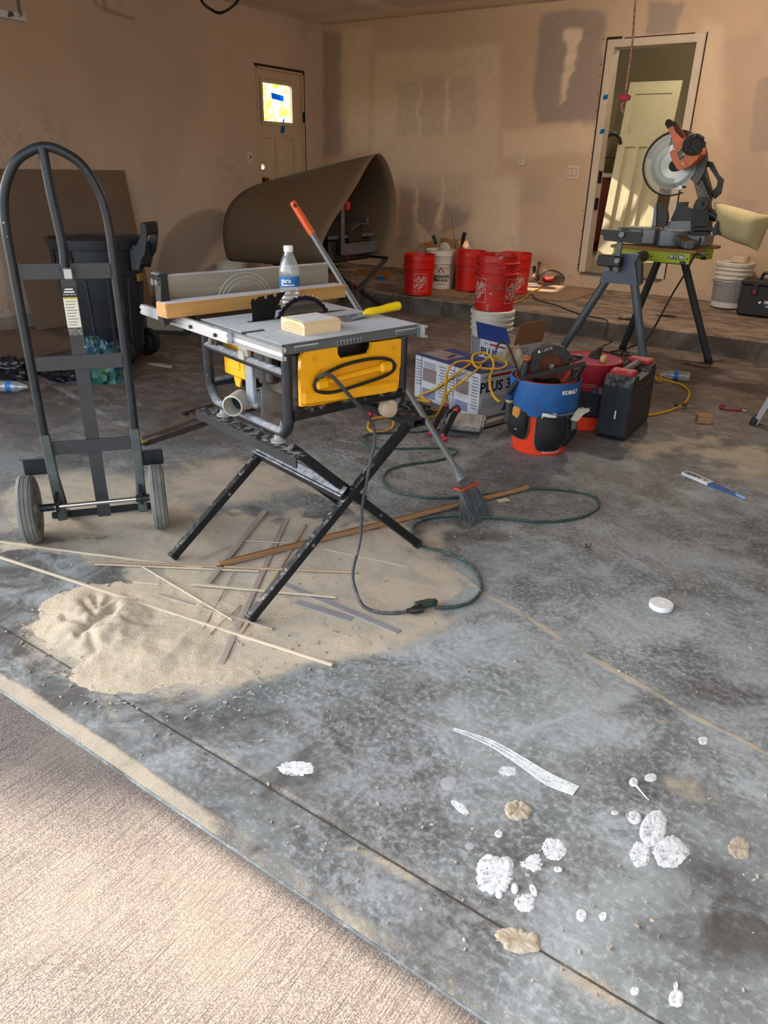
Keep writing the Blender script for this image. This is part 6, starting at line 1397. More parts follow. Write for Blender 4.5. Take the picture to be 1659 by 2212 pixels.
h = [((brad(.24)+.040+.02*abs(t-.2))*math.cos(fa+t), (brad(.24)+.040+.02*abs(t-.2))*math.sin(fa+t), z) for k, (t, z) in enumerate(((-.20, .262), (.1, .243), (.35, .232), (.62, .232), (.85, .238)))]
MB().tube(smooth(h, 6), .0028, 6).build('bail', CHROME, tb_)
wrap_lines(tb_, [((-.045, .0), (.045, .0)), ((.045, 0), (.035, .07)), ((-.045, 0), (-.035, .07))], fa+.50, .018, WHITE, .0035); wrap_lines(tb_, [((-.02, .055), (0, .015)), ((0, .015), (.03, .065))], fa+.50, .018, WHITE, .012, 'emblem')
wrap_lines(tb_, [((0, .0), (0, .09))], fa-1.05, .02, LOGO, .003)
def R3(ax_, ang_): return Matrix.Rotation(ang_, 3, ax_)
tb0 = tb_.location
def inb(a, r, z): return tb0+Vector((r*math.cos(fa+a), r*math.sin(fa+a), z))
rightv = Vector((CM[0][0], CM[0][1], 0)).normalized(); fwdv = Vector((CM[2][0], CM[2][1], 0)).normalized()
# circular saw head-down in the bucket
cs = empty('circular_saw', inb(.25, .02, .38)); tag(cs, 'black circular saw with a rust-coloured blade in the blue bucket top', 'circular saw')
def cpt(x, z, y=0.0): return rightv*x+Vector((0, 0, z))+fwdv*y
DKC = M('saw_dark', (44, 45, 46), .45, var=.12, dust=.4, dustc=(110, 108, 104))
def ringseg(r0, r1, a0, a1, y0, t, cx=0, cz=0, n=26):
    mb_ = MB(); P0 = [cpt(cx+r1*math.cos(a0+(a1-a0)*k/n), cz+r1*math.sin(a0+(a1-a0)*k/n), y0) for k in range(n+1)]+[cpt(cx+r0*math.cos(a1-(a1-a0)*k/n), cz+r0*math.sin(a1-(a1-a0)*k/n), y0) for k in range(n+1)]
    m = len(P0); mb_.add(P0+[p+fwdv*t for p in P0], [(i, i+1, m-2-i, m-1-i) for i in range(n)]+[(m+i, 2*m-1-i, 2*m-2-i, m+i+1) for i in range(n)]+[(i, (i+1) % m, m+(i+1) % m, m+i) for i in range(m)]); return mb_
gr_ = ringseg(.062, .105, math.radians(15), math.radians(215), -.03, .06, .01, .055).build('blade_guard', DKC, cs)
put_text('RIDGID', .019, BLACK, gr_, cpt(-.025, .135, -.0325), cpt(1, .25), cpt(-.25, 1), bold=.001); MB().add([cpt(x, z, -.0308) for x, z in ((-.062, .118), (.005, .140), (.001, .152), (-.066, .130))], [(0, 1, 2, 3)]).build('badge', WHITE, gr_)
MB().lathe([(0, 0), (.088, 0), (.088, .002), (0, .002)], 40, cpt(.015, .05, .0), Matrix((rightv, Vector((0, 0, 1)), -fwdv)).transposed()).build('blade', M('rust_blade', (120, 62, 40), .5, .4, var=.25, vs=12), cs)
MB().bar(cpt(-.15, -.005, -.055), cpt(.165, .075, -.035), .05, .004, up=(0, 0, 1)).bar(cpt(-.15, .0, -.075), cpt(.165, .08, -.055), .006, .02).build('shoe', DKC, cs)
ringseg(.075, .10, math.radians(-95), math.radians(10), -.035, .05, .045, .03).build('lower_guard', DKC, cs)
MB().tube(smooth([cpt(.085, .095, -.03), cpt(.11, .11, -.04), cpt(.15, .105, -.04), cpt(.10, .085, -.04)], 5), .007, 8).build('lever', BLACK, cs)
MB().bar(cpt(-.15, -.01, -.05), cpt(-.19, -.08, -.03), .05, .02, b=.004).bar(cpt(.165, .07, -.04), cpt(.14, .0, -.02), .05, .01).build('bracket', DKC, cs)
MB().cyl(cpt(.01, .055, -.003), cpt(.01, .055, -.03), .013, n=10).build('arbor_bolt', STEEL, cs)
MB().box(cpt(.0, -.055, .03), (.16, .11, .10), .5, .03).build('motor', BLACK, cs)
# smaller tools in the bucket and pockets
def tool(name, label, cat, p, parts_):
    o = empty(name, p); tag(o, label, cat)
    for nm, mb_, m_ in parts_: mb_.build(nm, m_, o)
    return o
tool('jab_saw', 'dark handled tool with an orange ring at the left rim of the blue bucket', 'tool', inb(-1.05, .13, .30), [('handle', MB().tube([(0, 0, 0), (.0, 0, .06), (.006, .0, .12), (.016, 0, .17)], [.014, .018, .02, .015], 12), M('grip_dark', (50, 52, 56), .6)), ('ring', MB().lathe([(.008, 0), (.017, 0), (.017, .012), (.008, .012)], 16, (.017, 0, .166), closed=True), M('ring_orange', (220, 84, 30), .5))])
sqp = [AX(1088, 778, 1, 3.46)]
d_ = rightv
stickp = inb(-.95, .12, .31)
tool('pry_bar', 'thin bent steel rod leaning left out of the blue bucket', 'rod', stickp, [('rod', MB().tube(smooth([(0, 0, 0), tuple(-rightv*.05+Vector((0, 0, .12))), tuple(-rightv*.10+Vector((0, 0, .22))), tuple(-rightv*.118+Vector((0, 0, .238))), tuple(-rightv*.15+Vector((0, 0, .228))), tuple(-rightv*.158+Vector((0, 0, .20)))], 5), .005, 8), M('rod_dark', (70, 64, 58), .5, .5))])
tool('marker_tube', 'dark tube with a blue cap in the left apron pocket', 'tube', inb(-1.12, .182, .15), [('body', MB().cyl((0, 0, 0), (0, 0, .115), .019, n=14), M('tube_dark', (56, 62, 58), .6)), ('cap', MB().lathe([(.018, .112), (.021, .114), (.021, .14), (.018, .143), (0, .143)], 16), M('cap_blue', (34, 50, 110), .5)), ('band', MB().lathe([(.0195, .10), (.0205, .103), (.0205, .113)], 16), M('band_cream', (190, 180, 130), .6))])
tool('knife_handle', 'orange utility knife in the left apron pocket', 'knife', inb(-.80, .172, .13), [('handle', MB().box((0, 0, .05), (.022, .05, .12), fa-.8, .008), M('knife_orange', (222, 150, 66), .5))])
tool('price_card', 'white hang card in the middle apron pocket', 'card', inb(.22, .166, .150), [('card', MB().box((0, 0, .04), (.002, .07, .085), fa+.22, .0005), WHITE), ('hole', MB().box((.0015*math.cos(fa+.22), .0015*math.sin(fa+.22), .055), (.002, .03, .010), fa+.22, .0008), BLACK)])
br_ = tool('paint_brush', 'white-bristled brush sticking out of the right apron pocket', 'brush', inb(.98, .190, .14), [('ferrule', MB().box((0, 0, .03), (.014, .036, .05), fa+.86, .002), CHROME)])
bs_m = MB()
for k in range(60):
    x_ = (k % 12-5.5)/11; y_ = (k//12-2)/4; a = Vector((-.25*y_*.02, 0, .05)); t = rightv*(x_*.032)+fwdv*(y_*.012)
    bs_m.tube([t+Vector((0, 0, .05)), t*1.25+rightv*.02+Vector((0, 0, .085)), t*1.6+rightv*.045+Vector((0, 0, .105+.012*random.random()))], [.0022, .002, .0012], 4)
bro = bs_m.build('bristles', M('bristle_white', (214, 208, 188), .8), br_); bro['kind'] = 'stuff'
tool('key_ring', 'small metal bits hanging from the apron right of the white brush', 'hardware', inb(1.25, .17, .17), [('ring', MB().tube([(.02*math.cos(t)*rightv.x, .02*math.cos(t)*rightv.y, .02*math.sin(t)+.03) for t in [2*PI*k/14 for k in range(14)]], .002, 5, closed=True), STEEL), ('clip', MB().tube([(0, 0, .02), tuple(rightv*.03+Vector((0, 0, .06))), tuple(rightv*.035+Vector((0, 0, .075)))], .0025, 6), STEEL)])
grn = tool('glue_bottle', 'green bottle behind the left rim of the blue bucket', 'bottle', Vector((-1.585, 3.63, 0)), [('body', MB().lathe([(0, 0), (.03, 0), (.032, .01), (.032, .20), (.022, .225), (.016, .23), (.016, .262), (0, .265)], 20), M('green_bottle', (30, 132, 76), .4))])

# ------------------------------------------------------------------ crimson bucket bag behind it
CRM = M('crimson_cloth', (150, 12, 34), .55, var=.12, vs=8); MAG = M('magenta_lining', (150, 20, 72), .7, var=.1)
cb2 = bucket(Vector((-1.325, 3.965, 0)), ORB, 'crimson-topped bucket with a black apron behind the blue one', name='tool_bucket', rings=1)
fb_ = facing(cb2)
MB().lathe([(.150, .20), (.166, .25), (.158, .268), (.168, .29), (.170, .375), (.166, .377), (.163, .34), (.14, .27), (0, .25)], 44).build('crimson_liner', CRM, cb2)
MB().lathe([(.1635, .373), (.161, .30), (.15, .262), (0, .258)], 44).build('lining', MAG, cb2)
ap = MB().grid(lambda u, v: ((brad(.1+.14*v)+.012+.02*math.sin(PI*u*2)**2)*math.cos(fb_-1.7+3.4*u), (brad(.1+.14*v)+.012+.02*math.sin(PI*u*2)**2)*math.sin(fb_-1.7+3.4*u), .085+.15*v), 30, 8).build('apron_pocket', BLKC, cb2, ang=70, solid=.004)
MB().tube([((brad(.23)+.014+.02*math.sin(PI*u*2)**2)*math.cos(fb_-1.7+3.4*u), (brad(.23)+.014+.02*math.sin(PI*u*2)**2)*math.sin(fb_-1.7+3.4*u), .236) for u in [k/30 for k in range(31)]], .004, 6).build('pocket_hem', CRM, ap)
h = [((.178)*math.cos(fb_+t), (.178)*math.sin(fb_+t), .262+.01*math.cos(t*2)) for t in [-.9+1.9*k/14 for k in range(15)]]; MB().tube(h, .0026, 6).build('bail', CHROME, cb2)
wrap_lines(cb2, [((-.03, 0), (.03, .0)), ((.03, 0), (0, .055)), ((-.03, 0), (0, .055))], fb_+.62, .02, LOGO, .003)
def inc(a, r, z): return cb2.location+Vector((r*math.cos(fb_+a), r*math.sin(fb_+a), z))
tool('wooden_handle', 'round wooden tool handle in the crimson bucket', 'tool', inc(.75, .09, .30), [('handle', MB().lathe([(.0, 0), (.012, 0), (.013, .05), (.011, .065), (.018, .08), (.020, .094), (.015, .108), (0, .111)], 18), M('handle_wood', (206, 168, 106), .4))])
tool('work_glove', 'crumpled dark glove in the crimson bucket', 'glove', inc(2.6, .04, .30), [('glove', MB().ball((0, 0, .055), .05, (.9, .7, 1.15), 14, 10).tube([(0, 0, .08), (.01, .01, .12), (.025, .02, .13)], [.018, .016, .008], 8), M('glove_dark', (58, 46, 46), .8, var=.3, vs=30))])
tool('putty_ball', 'grey and blue round pads in the crimson bucket pocket', 'pads', inc(.45, .17, .20), [('grey_pad', MB().ball((0, 0, .035), .026, (1, 1, .7)), M('pad_grey', (120, 112, 112), .8)), ('blue_pad', MB().ball(tuple(-rightv*.035+Vector((0, 0, .035))), .022, (1, 1, .7)), M('pad_blue', (60, 70, 110), .8))])

# ------------------------------------------------------------------ hard tool case
pF, pL_, pR_ = G(1345, 957), G(1299, 938), G(1400, 905)
cu = (pR_-pF); cl = cu.length; crz = math.atan2(cu.y, cu.x)
tcse = empty('tool_case', pF, crz); tag(tcse, 'black hard tool case with red latches standing beside the buckets', 'tool case')
CS = M('case_black', (36, 42, 52), .5, var=.14, vs=10, dust=.45, dustc=(150, 146, 136), spots=.03); LEN, THK, HGT = .50, .148, .345
MB().prism([(0, .03), (.03, 0), (LEN-.03, 0), (LEN, .03), (LEN-.02, HGT-.03), (LEN-.05, HGT), (LEN*.74, HGT-.004), (LEN*.68, HGT-.035), (LEN*.28, HGT-.035), (LEN*.22, HGT-.004), (.04, HGT), (.0, HGT-.05)], -THK, (0, 0, 0), (1, 0, 0), (0, 0, 1)).build('shell', CS, tcse)
MB().prism([(-.003, .04), (.0, .04), (.0, HGT-.05), (-.003, HGT-.05)], -.002, (0, THK/2-.001, 0), (1, 0, 0), (0, 0, 1)).build('seam', BLACK, tcse)
MB().bar((LEN*.26, THK/2, HGT+.010), (LEN*.70, THK/2, HGT+.010), .045, .03, b=.01).bar((LEN*.30, THK/2, HGT-.04), (LEN*.27, THK/2, HGT+.01), .05, .03, b=.008).bar((LEN*.66, THK/2, HGT-.04), (LEN*.69, THK/2, HGT+.01), .05, .03, b=.008).build('handle', CS, tcse)
RL = M('latch_red', (186, 50, 56), .45, var=.1, dust=.35, dustc=(190, 150, 146))
for x_ in (.085, LEN-.085): MB().box((x_, THK/2, HGT+.008), (.075, THK*.86, .03), b=.008).build('latch', RL, tcse)
put_text('Skil', .075, M('case_red', (150, 30, 34), .6), tcse, (LEN*.52, -.0012, HGT*.50), (1, 0, .25), (-.25, 0, 1), shear=.3, bold=.0015); put_text('SAW', .03, M('case_cream', (150, 140, 120), .6), tcse, (LEN*.50, -.0012, HGT*.34), (1, 0, .25), (-.25, 0, 1), bold=.001)
MB().box((LEN*.5, -.0016, HGT*.44), (LEN*.7, .004, HGT*.62), b=.0015).build('side_panel', CS, tcse)
MB().box((-.0035, THK*.42, HGT*.42), (.001, .008, .045)).build('end_mark', WHITE, tcse)
# ================================================================== on the ledge: boards, drill, grinder, tool box, cords
BRD = M('floor_protection', (150, 122, 96), .85, var=.1, vs=4)
def ledge_board(name, pts, label):
    c = P(*pts[0]); o = empty(name, c); tag(o, label, 'board'); q = [P(*p) for p in pts]
    MB().add([tuple(p+Vector((0, 0, .002))-c) for p in q]+[tuple(p+Vector((0, 0, .008))-c) for p in q], [tuple(range(len(q)))[::-1], tuple(range(len(q), 2*len(q)))]+[(i, (i+1) % len(q), len(q)+(i+1) % len(q), len(q)+i) for i in range(len(q))]).build('sheet', BRD, o); return o
ledge_board('ledge_sheet', [(833, 624), (1001, 645), (1018, 637), (1010, 628), (870, 612)], 'thin brown sheet on the ledge under the paint pail and red buckets')
ledge_board('ledge_sheet', [(1092, 637), (1221, 653), (1262, 641), (1290, 631), (1235, 619), (1120, 621)], 'thin brown sheet on the ledge in front of the drill')
ledge_board('wood_lath', [(1478, 648), (1530, 657), (1531, 660), (1478, 651)], 'thin dark lath on the ledge left of the sealed pail')
dr = empty('power_drill', P(1157, 611)+Vector((0, 0, .004))); tag(dr, 'red and grey power drill lying on the ledge by the sun patch', 'drill')
DR = M('drill_red', (186, 40, 50), .45, var=.1); DKM = M('drill_metal', (120, 104, 88), .4, .6, var=.25, vs=20)
d = Vector((.25, -.75, 0)).normalized(); up_ = Vector((0, 0, .055))
MB().tube([up_-d*.09, up_-d*.06, up_-d*.005, up_], [.034, .045, .043, .036], 18).build('motor', DR, dr)
MB().tube([up_, up_+d*.05, up_+d*.075, up_+d*.09], [.042, .042, .030, .022], 18).build('gear_case', DKM, dr); MB().cyl(up_+d*.085, up_+d*.125, .017, .013, n=14).build('chuck', M('chuck', (150, 112, 84), .4, .7), dr)
MB().tube([up_-d*.02, up_-d*.03+Vector((-.03, .0, .06)), up_-d*.04+Vector((-.035, 0, .10))], [.02, .018, .02], 10).build('grip', BLACK, dr)
MB().tube([up_+d*.03+Vector((.0, 0, .03)), up_+d*.03+Vector((.012, 0, .09)), up_+d*.03+Vector((.02, 0, .14)), up_+d*.03+Vector((.022, 0, .155))], [.012, .014, .016, .022], 12).build('side_handle', DKM, dr)
ag = empty('angle_grinder', P(1190, 613)+Vector((0, .0, .004))); tag(ag, 'red and black angle grinder against the back wall beside the drill', 'grinder')
MB().tube([(-.09, 0, .032), (-.06, 0, .034), (.03, 0, .034), (.04, 0, .034)], [.022, .028, .028, .024], 14).build('body', DR, ag); MB().tube([(.035, 0, .034), (.06, 0, .034), (.10, 0, .034)], [.026, .024, .018], 12).build('head', BLACK, ag)
MB().lathe([(0, 0), (.058, 0), (.058, .003), (0, .003)], 24, (.085, -.03, .034), R3('X', PI/2)).build('disc', DKM, ag)
MB().tube(smooth([(-.09, 0, .032), (-.10, -.01, .09), (-.02, -.02, .13), (.08, -.02, .12), (.15, -.02, .06), (.10, -.03, .008)], 6), .005, 8).build('power_cord', BLACK, ag)
hx = empty('tool_chest', Vector((-.93, 7.20, platz(7.20)+.004)), -.02); tag(hx, 'black plastic tool box with white lettering at the right edge', 'tool box')
HB_ = M('chest_black', (20, 21, 24), .45, var=.12)
MB().box((0, 0, .125), (.46, .24, .25), b=.014).build('body', HB_, hx); MB().box((0, 0, .268), (.48, .25, .045), b=.012).build('lid', HB_, hx)
MB().tube(smooth([(-.11, 0, .285), (-.10, 0, .33), (-.07, 0, .345), (.07, 0, .345), (.10, 0, .33), (.11, 0, .285)], 4), .014, 8).build('handle', HB_, hx)
lt = MB().box((-.12, -.126, .215), (.05, .012, .09), b=.003).build('latch', HB_, hx); MB().box((-.12, -.134, .195), (.03, .006, .03), b=.003).build('latch_tab', M('latch_dark_red', (140, 20, 30), .5), lt)
put_text('HUSKY', .036, WHITE, hx, (.03, -.1215, .12), (1, 0, 0), (0, 0, 1), bold=.0016); put_text('BUILD-OUT', .016, WHITE, hx, (.03, -.1215, .088), (1, 0, 0), (0, 0, 1), bold=.0005, shear=.2)
MB().prism([(-.075, .115), (-.058, .128), (-.050, .122), (-.052, .112), (-.062, .105)], .001, (0, -.1215, 0), (1, 0, 0), (0, 0, 1)).build('dog_emblem', WHITE, hx)
# cords
YC = M('yellow_cord', (224, 168, 28), .5, var=.08, vs=20); GC = M('green_cord', (48, 78, 70), .6, var=.15, vs=14, dust=.3, dustc=(140, 150, 146)); DGC = M('dark_cord', (52, 50, 44), .6)
def cordobj(name, label, pts, r, mat, k=7):
    o = empty(name, Vector((pts[0].x, pts[0].y, 0))); tag(o, label, 'cord'); MB().tube([p-o.location for p in smooth(pts, k)], r, 8).build('cable', mat, o); return o
cordobj('drill_cord', 'yellow cord running from the drill over the ledge edge', [P(1135, 592)+Vector((0, .02, .03)), P(1150, 592)+Vector((0, 0, .05)), P(1166, 600)+Vector((0, -.04, .05)), P(1174, 612)+Vector((0, -.02, .012)), P(1163, 626)+Vector((0, 0, .011)), P(1148, 634)+Vector((0, 0, .012)), P(1130, 647)+Vector((0, 0, .008)), P(1112, 655)+Vector((0, 0, .008)), P(1085, 663)+Vector((0, 0, .006))], .0065, YC)
cp = [P(1093, 664)+Vector((0, 0, .006)), P(1115, 652)+Vector((0, 0, .006)), P(1140, 640)+Vector((0, 0, .011)), P(1150, 640)+Vector((0, 0, .011)), P(1160, 650)+Vector((0, 0, .010)), P(1200, 660)+Vector((0, 0, .006)), P(1240, 676)+Vector((0, 0, .006)), P(1280, 686)+Vector((0, 0, .006))]
e = P(1306, 692); cp += [Vector((e.x, CURB_Y+.03, CURB_Z+.008)), Vector((e.x+.05, CURB_Y-.03, CURB_Z-.02)), Vector((e.x+.06, CURB_Y-.06, .03)), G(1322, 738, .006), G(1300, 748, .006), G(1290, 756, .006), G(1320, 762, .006), G(1352, 768, .006), G(1358, 762, .006), G(1335, 757, .006), G(1300, 765, .006), G(1278, 775, .006)]
cordobj('extension_cord', 'dark green cord crossing the ledge and dropping over its edge', cp, .006, DGC)
gp1 = [(940, 1313), (985, 1310), (1020, 1298), (1040, 1272), (1032, 1240), (1005, 1212), (960, 1192), (920, 1182), (895, 1160), (893, 1138), (915, 1122), (970, 1114), (1060, 1118), (1170, 1126), (1250, 1118), (1292, 1095), (1285, 1072), (1240, 1060), (1180, 1055), (1140, 1056), (1080, 1064), (1000, 1073), (920, 1074), (850, 1060), (828, 1035), (840, 1015), (880, 1003), (950, 993), (985, 978), (975, 968), (900, 968), (830, 968), (790, 955), (790, 940), (830, 934), (900, 932), (950, 928)]
cordobj('extension_cord', 'green extension cord looping across the floor to the saw plug', [G(a, b, .0065) for a, b in gp1], .0058, GC)
sk = empty('cord_socket', G(925, 1311)); tag(sk, 'green socket end of the extension cord joined to the saw plug', 'socket'); dv = (G(940, 1309)-G(908, 1316)).normalized()
MB().tube([-dv*.045+Vector((0, 0, .0145)), -dv*.0+Vector((0, 0, .0145)), dv*.025+Vector((0, 0, .0135)), dv*.03+Vector((0, 0, .012))], [.0145, .0145, .012, .008], 12).build('socket', M('socket_green', (38, 66, 56), .5), sk)
# yellow cord over the compound boxes
bz = .27
yc = [G(892, 862, .006), G(930, 868, .006), G(905, 855, .03), G(940, 840, .10), G(975, 815, .20), G(1000, 797, bz+.008), G(1020, 785, bz+.010), G(1038, 790, bz+.010), G(1010, 815, bz+.006), G(975, 842, .16), G(962, 850, .12), G(965, 820, .22), G(968, 800, bz+.006), G(985, 783, bz+.012), G(1010, 780, bz+.012), G(1036, 784, bz+.02), G(1055, 775, bz+.022), G(1070, 772, bz+.02), G(1094, 785, bz+.02), G(1085, 795, bz+.012), G(1062, 797, bz+.008), G(1030, 793, bz+.016), G(1020, 778, bz+.03), G(1024, 766, bz+.05), G(1045, 762, bz+.05), G(1060, 772, bz+.04), G(1066, 790, bz+.02), G(1058, 815, .25), G(1060, 840, .22), G(1068, 858, .20), G(1080, 868, .19)]
cordobj('extension_cord', 'yellow extension cord draped in loops over the compound boxes', yc, .0068, YC)
cordobj('extension_cord', 'yellow cord lying on the floor behind the saw stand leg', [G(895, 868, .007), G(935, 886, .007), G(958, 878, .02), G(962, 850, .09), G(945, 895, .007), G(920, 900, .007), G(850, 900, .007), G(805, 905, .007), G(795, 925, .007), G(815, 934, .007), G(845, 925, .007), G(850, 908, .007)], .0068, YC)
cordobj('extension_cord', 'yellow cord curving out from behind the black tool case', [G(1425, 806, .007), G(1428, 825, .007), G(1415, 815, .02), G(1440, 822, .007), G(1470, 830, .007), G(1488, 845, .007), G(1484, 865, .007), G(1460, 882, .007), G(1425, 893, .007), G(1400, 897, .007)], .0068, YC)
cl = empty('cord_coil', G(888, 895)); tag(cl, 'tangled coil of dark green cord beside the compound boxes', 'cord'); r0 = random.Random(5); pts = []
for k in range(60):
    a = k*.62; rr = .085+.03*math.sin(k*1.7); pts.append((rr*math.cos(a)*1.1+.01*math.sin(k), rr*math.sin(a), .008+.055*(.5+.5*math.sin(k*.9))*(k/60)**.5+.004))
MB().tube(smooth(pts, 3), .006, 6).build('cable', M('coil_green', (36, 52, 46), .6), cl)
# ------------------------------------------------------------------ broom leaning on the table saw
bp0, bp1 = G(1010, 1045, .165), None
tip = G(1038, 1118); top3 = AX(632, 437, 1, 2.62)
hd0 = G(990, 1010, .26) if False else None
bm2 = empty('broom', tip); tag(bm2, 'angle broom with an orange grip leaning behind the table saw', 'broom'); bp = rooted(bm2)
A_ = AX(985, 1012, 1, 2.52); A_ = Vector(A_); dirb = (top3-A_).normalized(); gl = top3-dirb*.17
bp(MB().cyl(A_, gl, .0125, n=16), 'pole', M('pole_grey', (120, 122, 122), .45, .3, var=.05))
og = bp(MB().tube([gl-dirb*.002, gl+dirb*.004, top3-dirb*.05, top3-dirb*.004, top3], [.0135, .0155, .0155, .0150, .011], 18), 'grip', M('grip_orange', (232, 92, 40), .45, var=.05))
side = dirb.cross(Vector((CM[2][0], CM[2][1], CM[2][2]))).normalized(); fr_ = side.cross(dirb).normalized()
if fr_.dot(Vector((CM[2][0], CM[2][1], CM[2][2]))) > 0: fr_ = -fr_
bp(MB().lathe([(0, 0), (.0075, 0), (.0085, .003), (0, .003)], 14, top3-dirb*.027+fr_*.0135, Matrix((side, dirb, fr_)).transposed()), 'hang_hole', M('hole_dark', (90, 30, 14), .8), og)
hp0, hp1 = A_+dirb*.02, A_-dirb*.055
bp(MB().tube([hp0, A_-dirb*.01, hp1], [.0135, .017, .03], 12), 'socket', M('socket_grey', (112, 116, 120), .5, .2))
w1 = G(1040, 1122)-G(1022, 1128); brd = G(1030, 1120, .012); sv_ = Vector((.12, 1.0, 0)).normalized()
hb_ = hp1-dirb*.03
bp(MB().add([hp1+sv_*.03+fr_*.014, hp1-sv_*.03+fr_*.014, hb_-sv_*.055+fr_*.018, hb_+sv_*.055+fr_*.018, hp1+sv_*.03-fr_*.014, hp1-sv_*.03-fr_*.014, hb_-sv_*.055-fr_*.018, hb_+sv_*.055-fr_*.018], [(0, 1, 2, 3), (4, 7, 6, 5), (0, 3, 7, 4), (1, 5, 6, 2), (0, 4, 5, 1), (3, 2, 6, 7)]), 'head', M('head_grey', (104, 108, 110), .5))
bp(MB().bar(hb_-sv_*.058+fr_*.002, hb_+sv_*.058+fr_*.002, .042, .008), 'orange_band', M('band_orange', (226, 84, 40), .5))
bri = MB(); r0 = random.Random(8)
for k in range(420):
    a, b = r0.uniform(-1, 1), r0.uniform(-1, 1); s0 = hb_+sv_*(a*.052)+fr_*(b*.016); e0 = brd+sv_*(a*.075+.01)+Vector((b*.022, b*.02, 0)); e0.z = .004+.028*max(0, -a*.3+.5)*r0.random()
    mid_ = s0.lerp(e0, .55)+Vector((r0.uniform(-.004, .004), r0.uniform(-.004, .004), 0)); bri.tube([s0, mid_, e0], [.0015, .0014, .001], 4)
bo = bp(bri, 'bristles', M('bristle_grey', (96, 100, 104), .7, var=.25, vs=40)); bo['kind'] = 'stuff'
# ------------------------------------------------------------------ LED work light
wl0 = G(998, 930); wlt = empty('work_light', wl0, .35); tag(wlt, 'dusty flat work light with red-tipped folding legs on the floor', 'work light')
DWL = M('dusty_light', (58, 60, 62), .6, var=.25, vs=22, dust=.75, dustc=(176, 174, 168)); LEN_ = M('lens_dust', (176, 172, 162), .6, var=.12, vs=20)
tl = Matrix.Rotation(.22, 3, 'X')
MB().box(tl @ Vector((.02, 0, .05)), (.20, .17, .035), tl, .014).build('housing', DWL, wlt); MB().box(tl @ Vector((.02, 0, .0685)), (.135, .115, .004), tl, .002).build('lens', LEN_, wlt)
for sx in (-1, 1): MB().bar(tl @ Vector((.02+sx*.098, -.06, .06)), tl @ Vector((.02+sx*.098, .06, .06)), .012, .022, b=.003).build('side_rib', DWL, wlt)
MB().tube(smooth([(-.08, .04, .03), (-.10, .10, .05), (-.06, .12, .10), (-.03, .08, .09), (-.07, .05, .05), (-.11, .03, .02)], 6), .006, 8).build('cable', BLACK, wlt)
KR = M('tip_red', (176, 40, 58), .5)
for (x0, y0, x1, y1, z1) in ((930, 935, 962, 880, .09), (958, 940, 985, 890, .11)):
    a, b = G(x0, y0, .02), G(x1, y1, z1); Rz = Matrix.Rotation(-.35, 3, 'Z'); a = Rz @ (a-wl0); b = Rz @ (b-wl0); l = MB().bar(a, b, .024, .024, b=.004).build('leg', BLACK, wlt); dd = (b-a).normalized()
    MB().bar(b, b+dd*.028, .029, .029, b=.006).build('tip', KR, l); MB().bar(a-dd*.016, a, .032, .030, b=.008).build('tip', KR, l)
MB().ball(Matrix.Rotation(-.35, 3, 'Z') @ (G(962, 948, .014)-wl0), .014, (1.3, .8, .9)).build('knob', KR, wlt)
rk = empty('bulb_cover', G(797, 901)); tag(rk, 'small red plastic knob on the floor under the table saw', 'knob'); MB().tube([(-.018, 0, .018), (-.012, 0, .018), (.012, 0, .018), (.022, 0, .018)], [.010, .018, .018, .012], 14).build('knob', KR, rk)
# ================================================================== offcuts on the floor
PW = [wood('slat_pale', (206, 194, 172), (178, 164, 142), 0), wood('slat_grey', (168, 158, 146), (140, 130, 120), 0), wood('slat_tan', (190, 168, 142), (158, 136, 110), 0)]
STRIPS = [((-30, 1168), (438, 1229), .009, .006, 0, 'long thin strip running from the left edge to the stand leg'),
 ((-30, 1197), (718, 1440), .008, .008, 0, 'longest thin strip from the left edge past the stand foot'),
 ((198, 1216), (769, 1239), .011, .006, 2, 'pale strip bundle lying level under the saw stand'),
 ((205, 1222), (560, 1237), .008, .004, 0, 'short strip tucked against the level strip bundle'),
 ((572, 1107), (449, 1262), .026, .003, 1, 'wide grey slat farthest left of the crossing slats'),
 ((618, 1123), (476, 1437), .022, .004, 1, 'long grey slat crossing under the stand foot'),
 ((660, 1134), (520, 1372), .012, .004, 2, 'narrow slat right of the long grey slat'),
 ((528, 1170), (640, 1176), .005, .003, 0, 'tiny pale splinter above the brown moulding'),
 ((309, 1228), (502, 1343), .006, .005, 0, 'thin strip slanting down to the stand foot'),
 ((415, 1267), (726, 1295), .008, .006, 0, 'pale strip crossing behind the near stand leg'),
 ((288, 1258), (345, 1263), .007, .004, 0, 'short pale stub left of the pale crossing strip'),
 ((343, 1286), (590, 1361), .009, .006, 1, 'grey strip ending just right of the stand foot'),
 ((506, 1236), (429, 1381), .004, .002, 1, 'hair-thin splinter left of the crossing slats'),
 ((520, 1310), (453, 1374), .005, .003, 2, 'short dark splinter by the stand foot'),
 ((425, 1213), (503, 1181), .005, .004, 2, 'curved dark splinter right of the left stand foot'),
 ((130, 1312), (168, 1329), .006, .006, 2, 'small stick at the upper edge of the sawdust pile'),
 ((165, 1346), (292, 1366), .006, .012, 2, 'stick poking out of the sawdust pile')]
for k, (a, b, w_, h_, m_, lab) in enumerate(STRIPS):
    strip('wood_offcut', G(*a), G(*b), w_, h_, PW[m_], lab, 'offcut', z=.0015*(k % 5), group='ripped offcuts on the floor')
mo_ = strip('moulding', G(472, 1225), G(1140, 1057), .022, .014, wood('moulding_brown', (176, 138, 100), (146, 108, 74), 0), 'brown wooden moulding running from the offcuts to the broom', 'moulding', z=.004)
MB().box((0, .004, .0145), (1.4, .005, .003)).build('groove', M('moulding_groove', (122, 92, 66), .7), mo_)
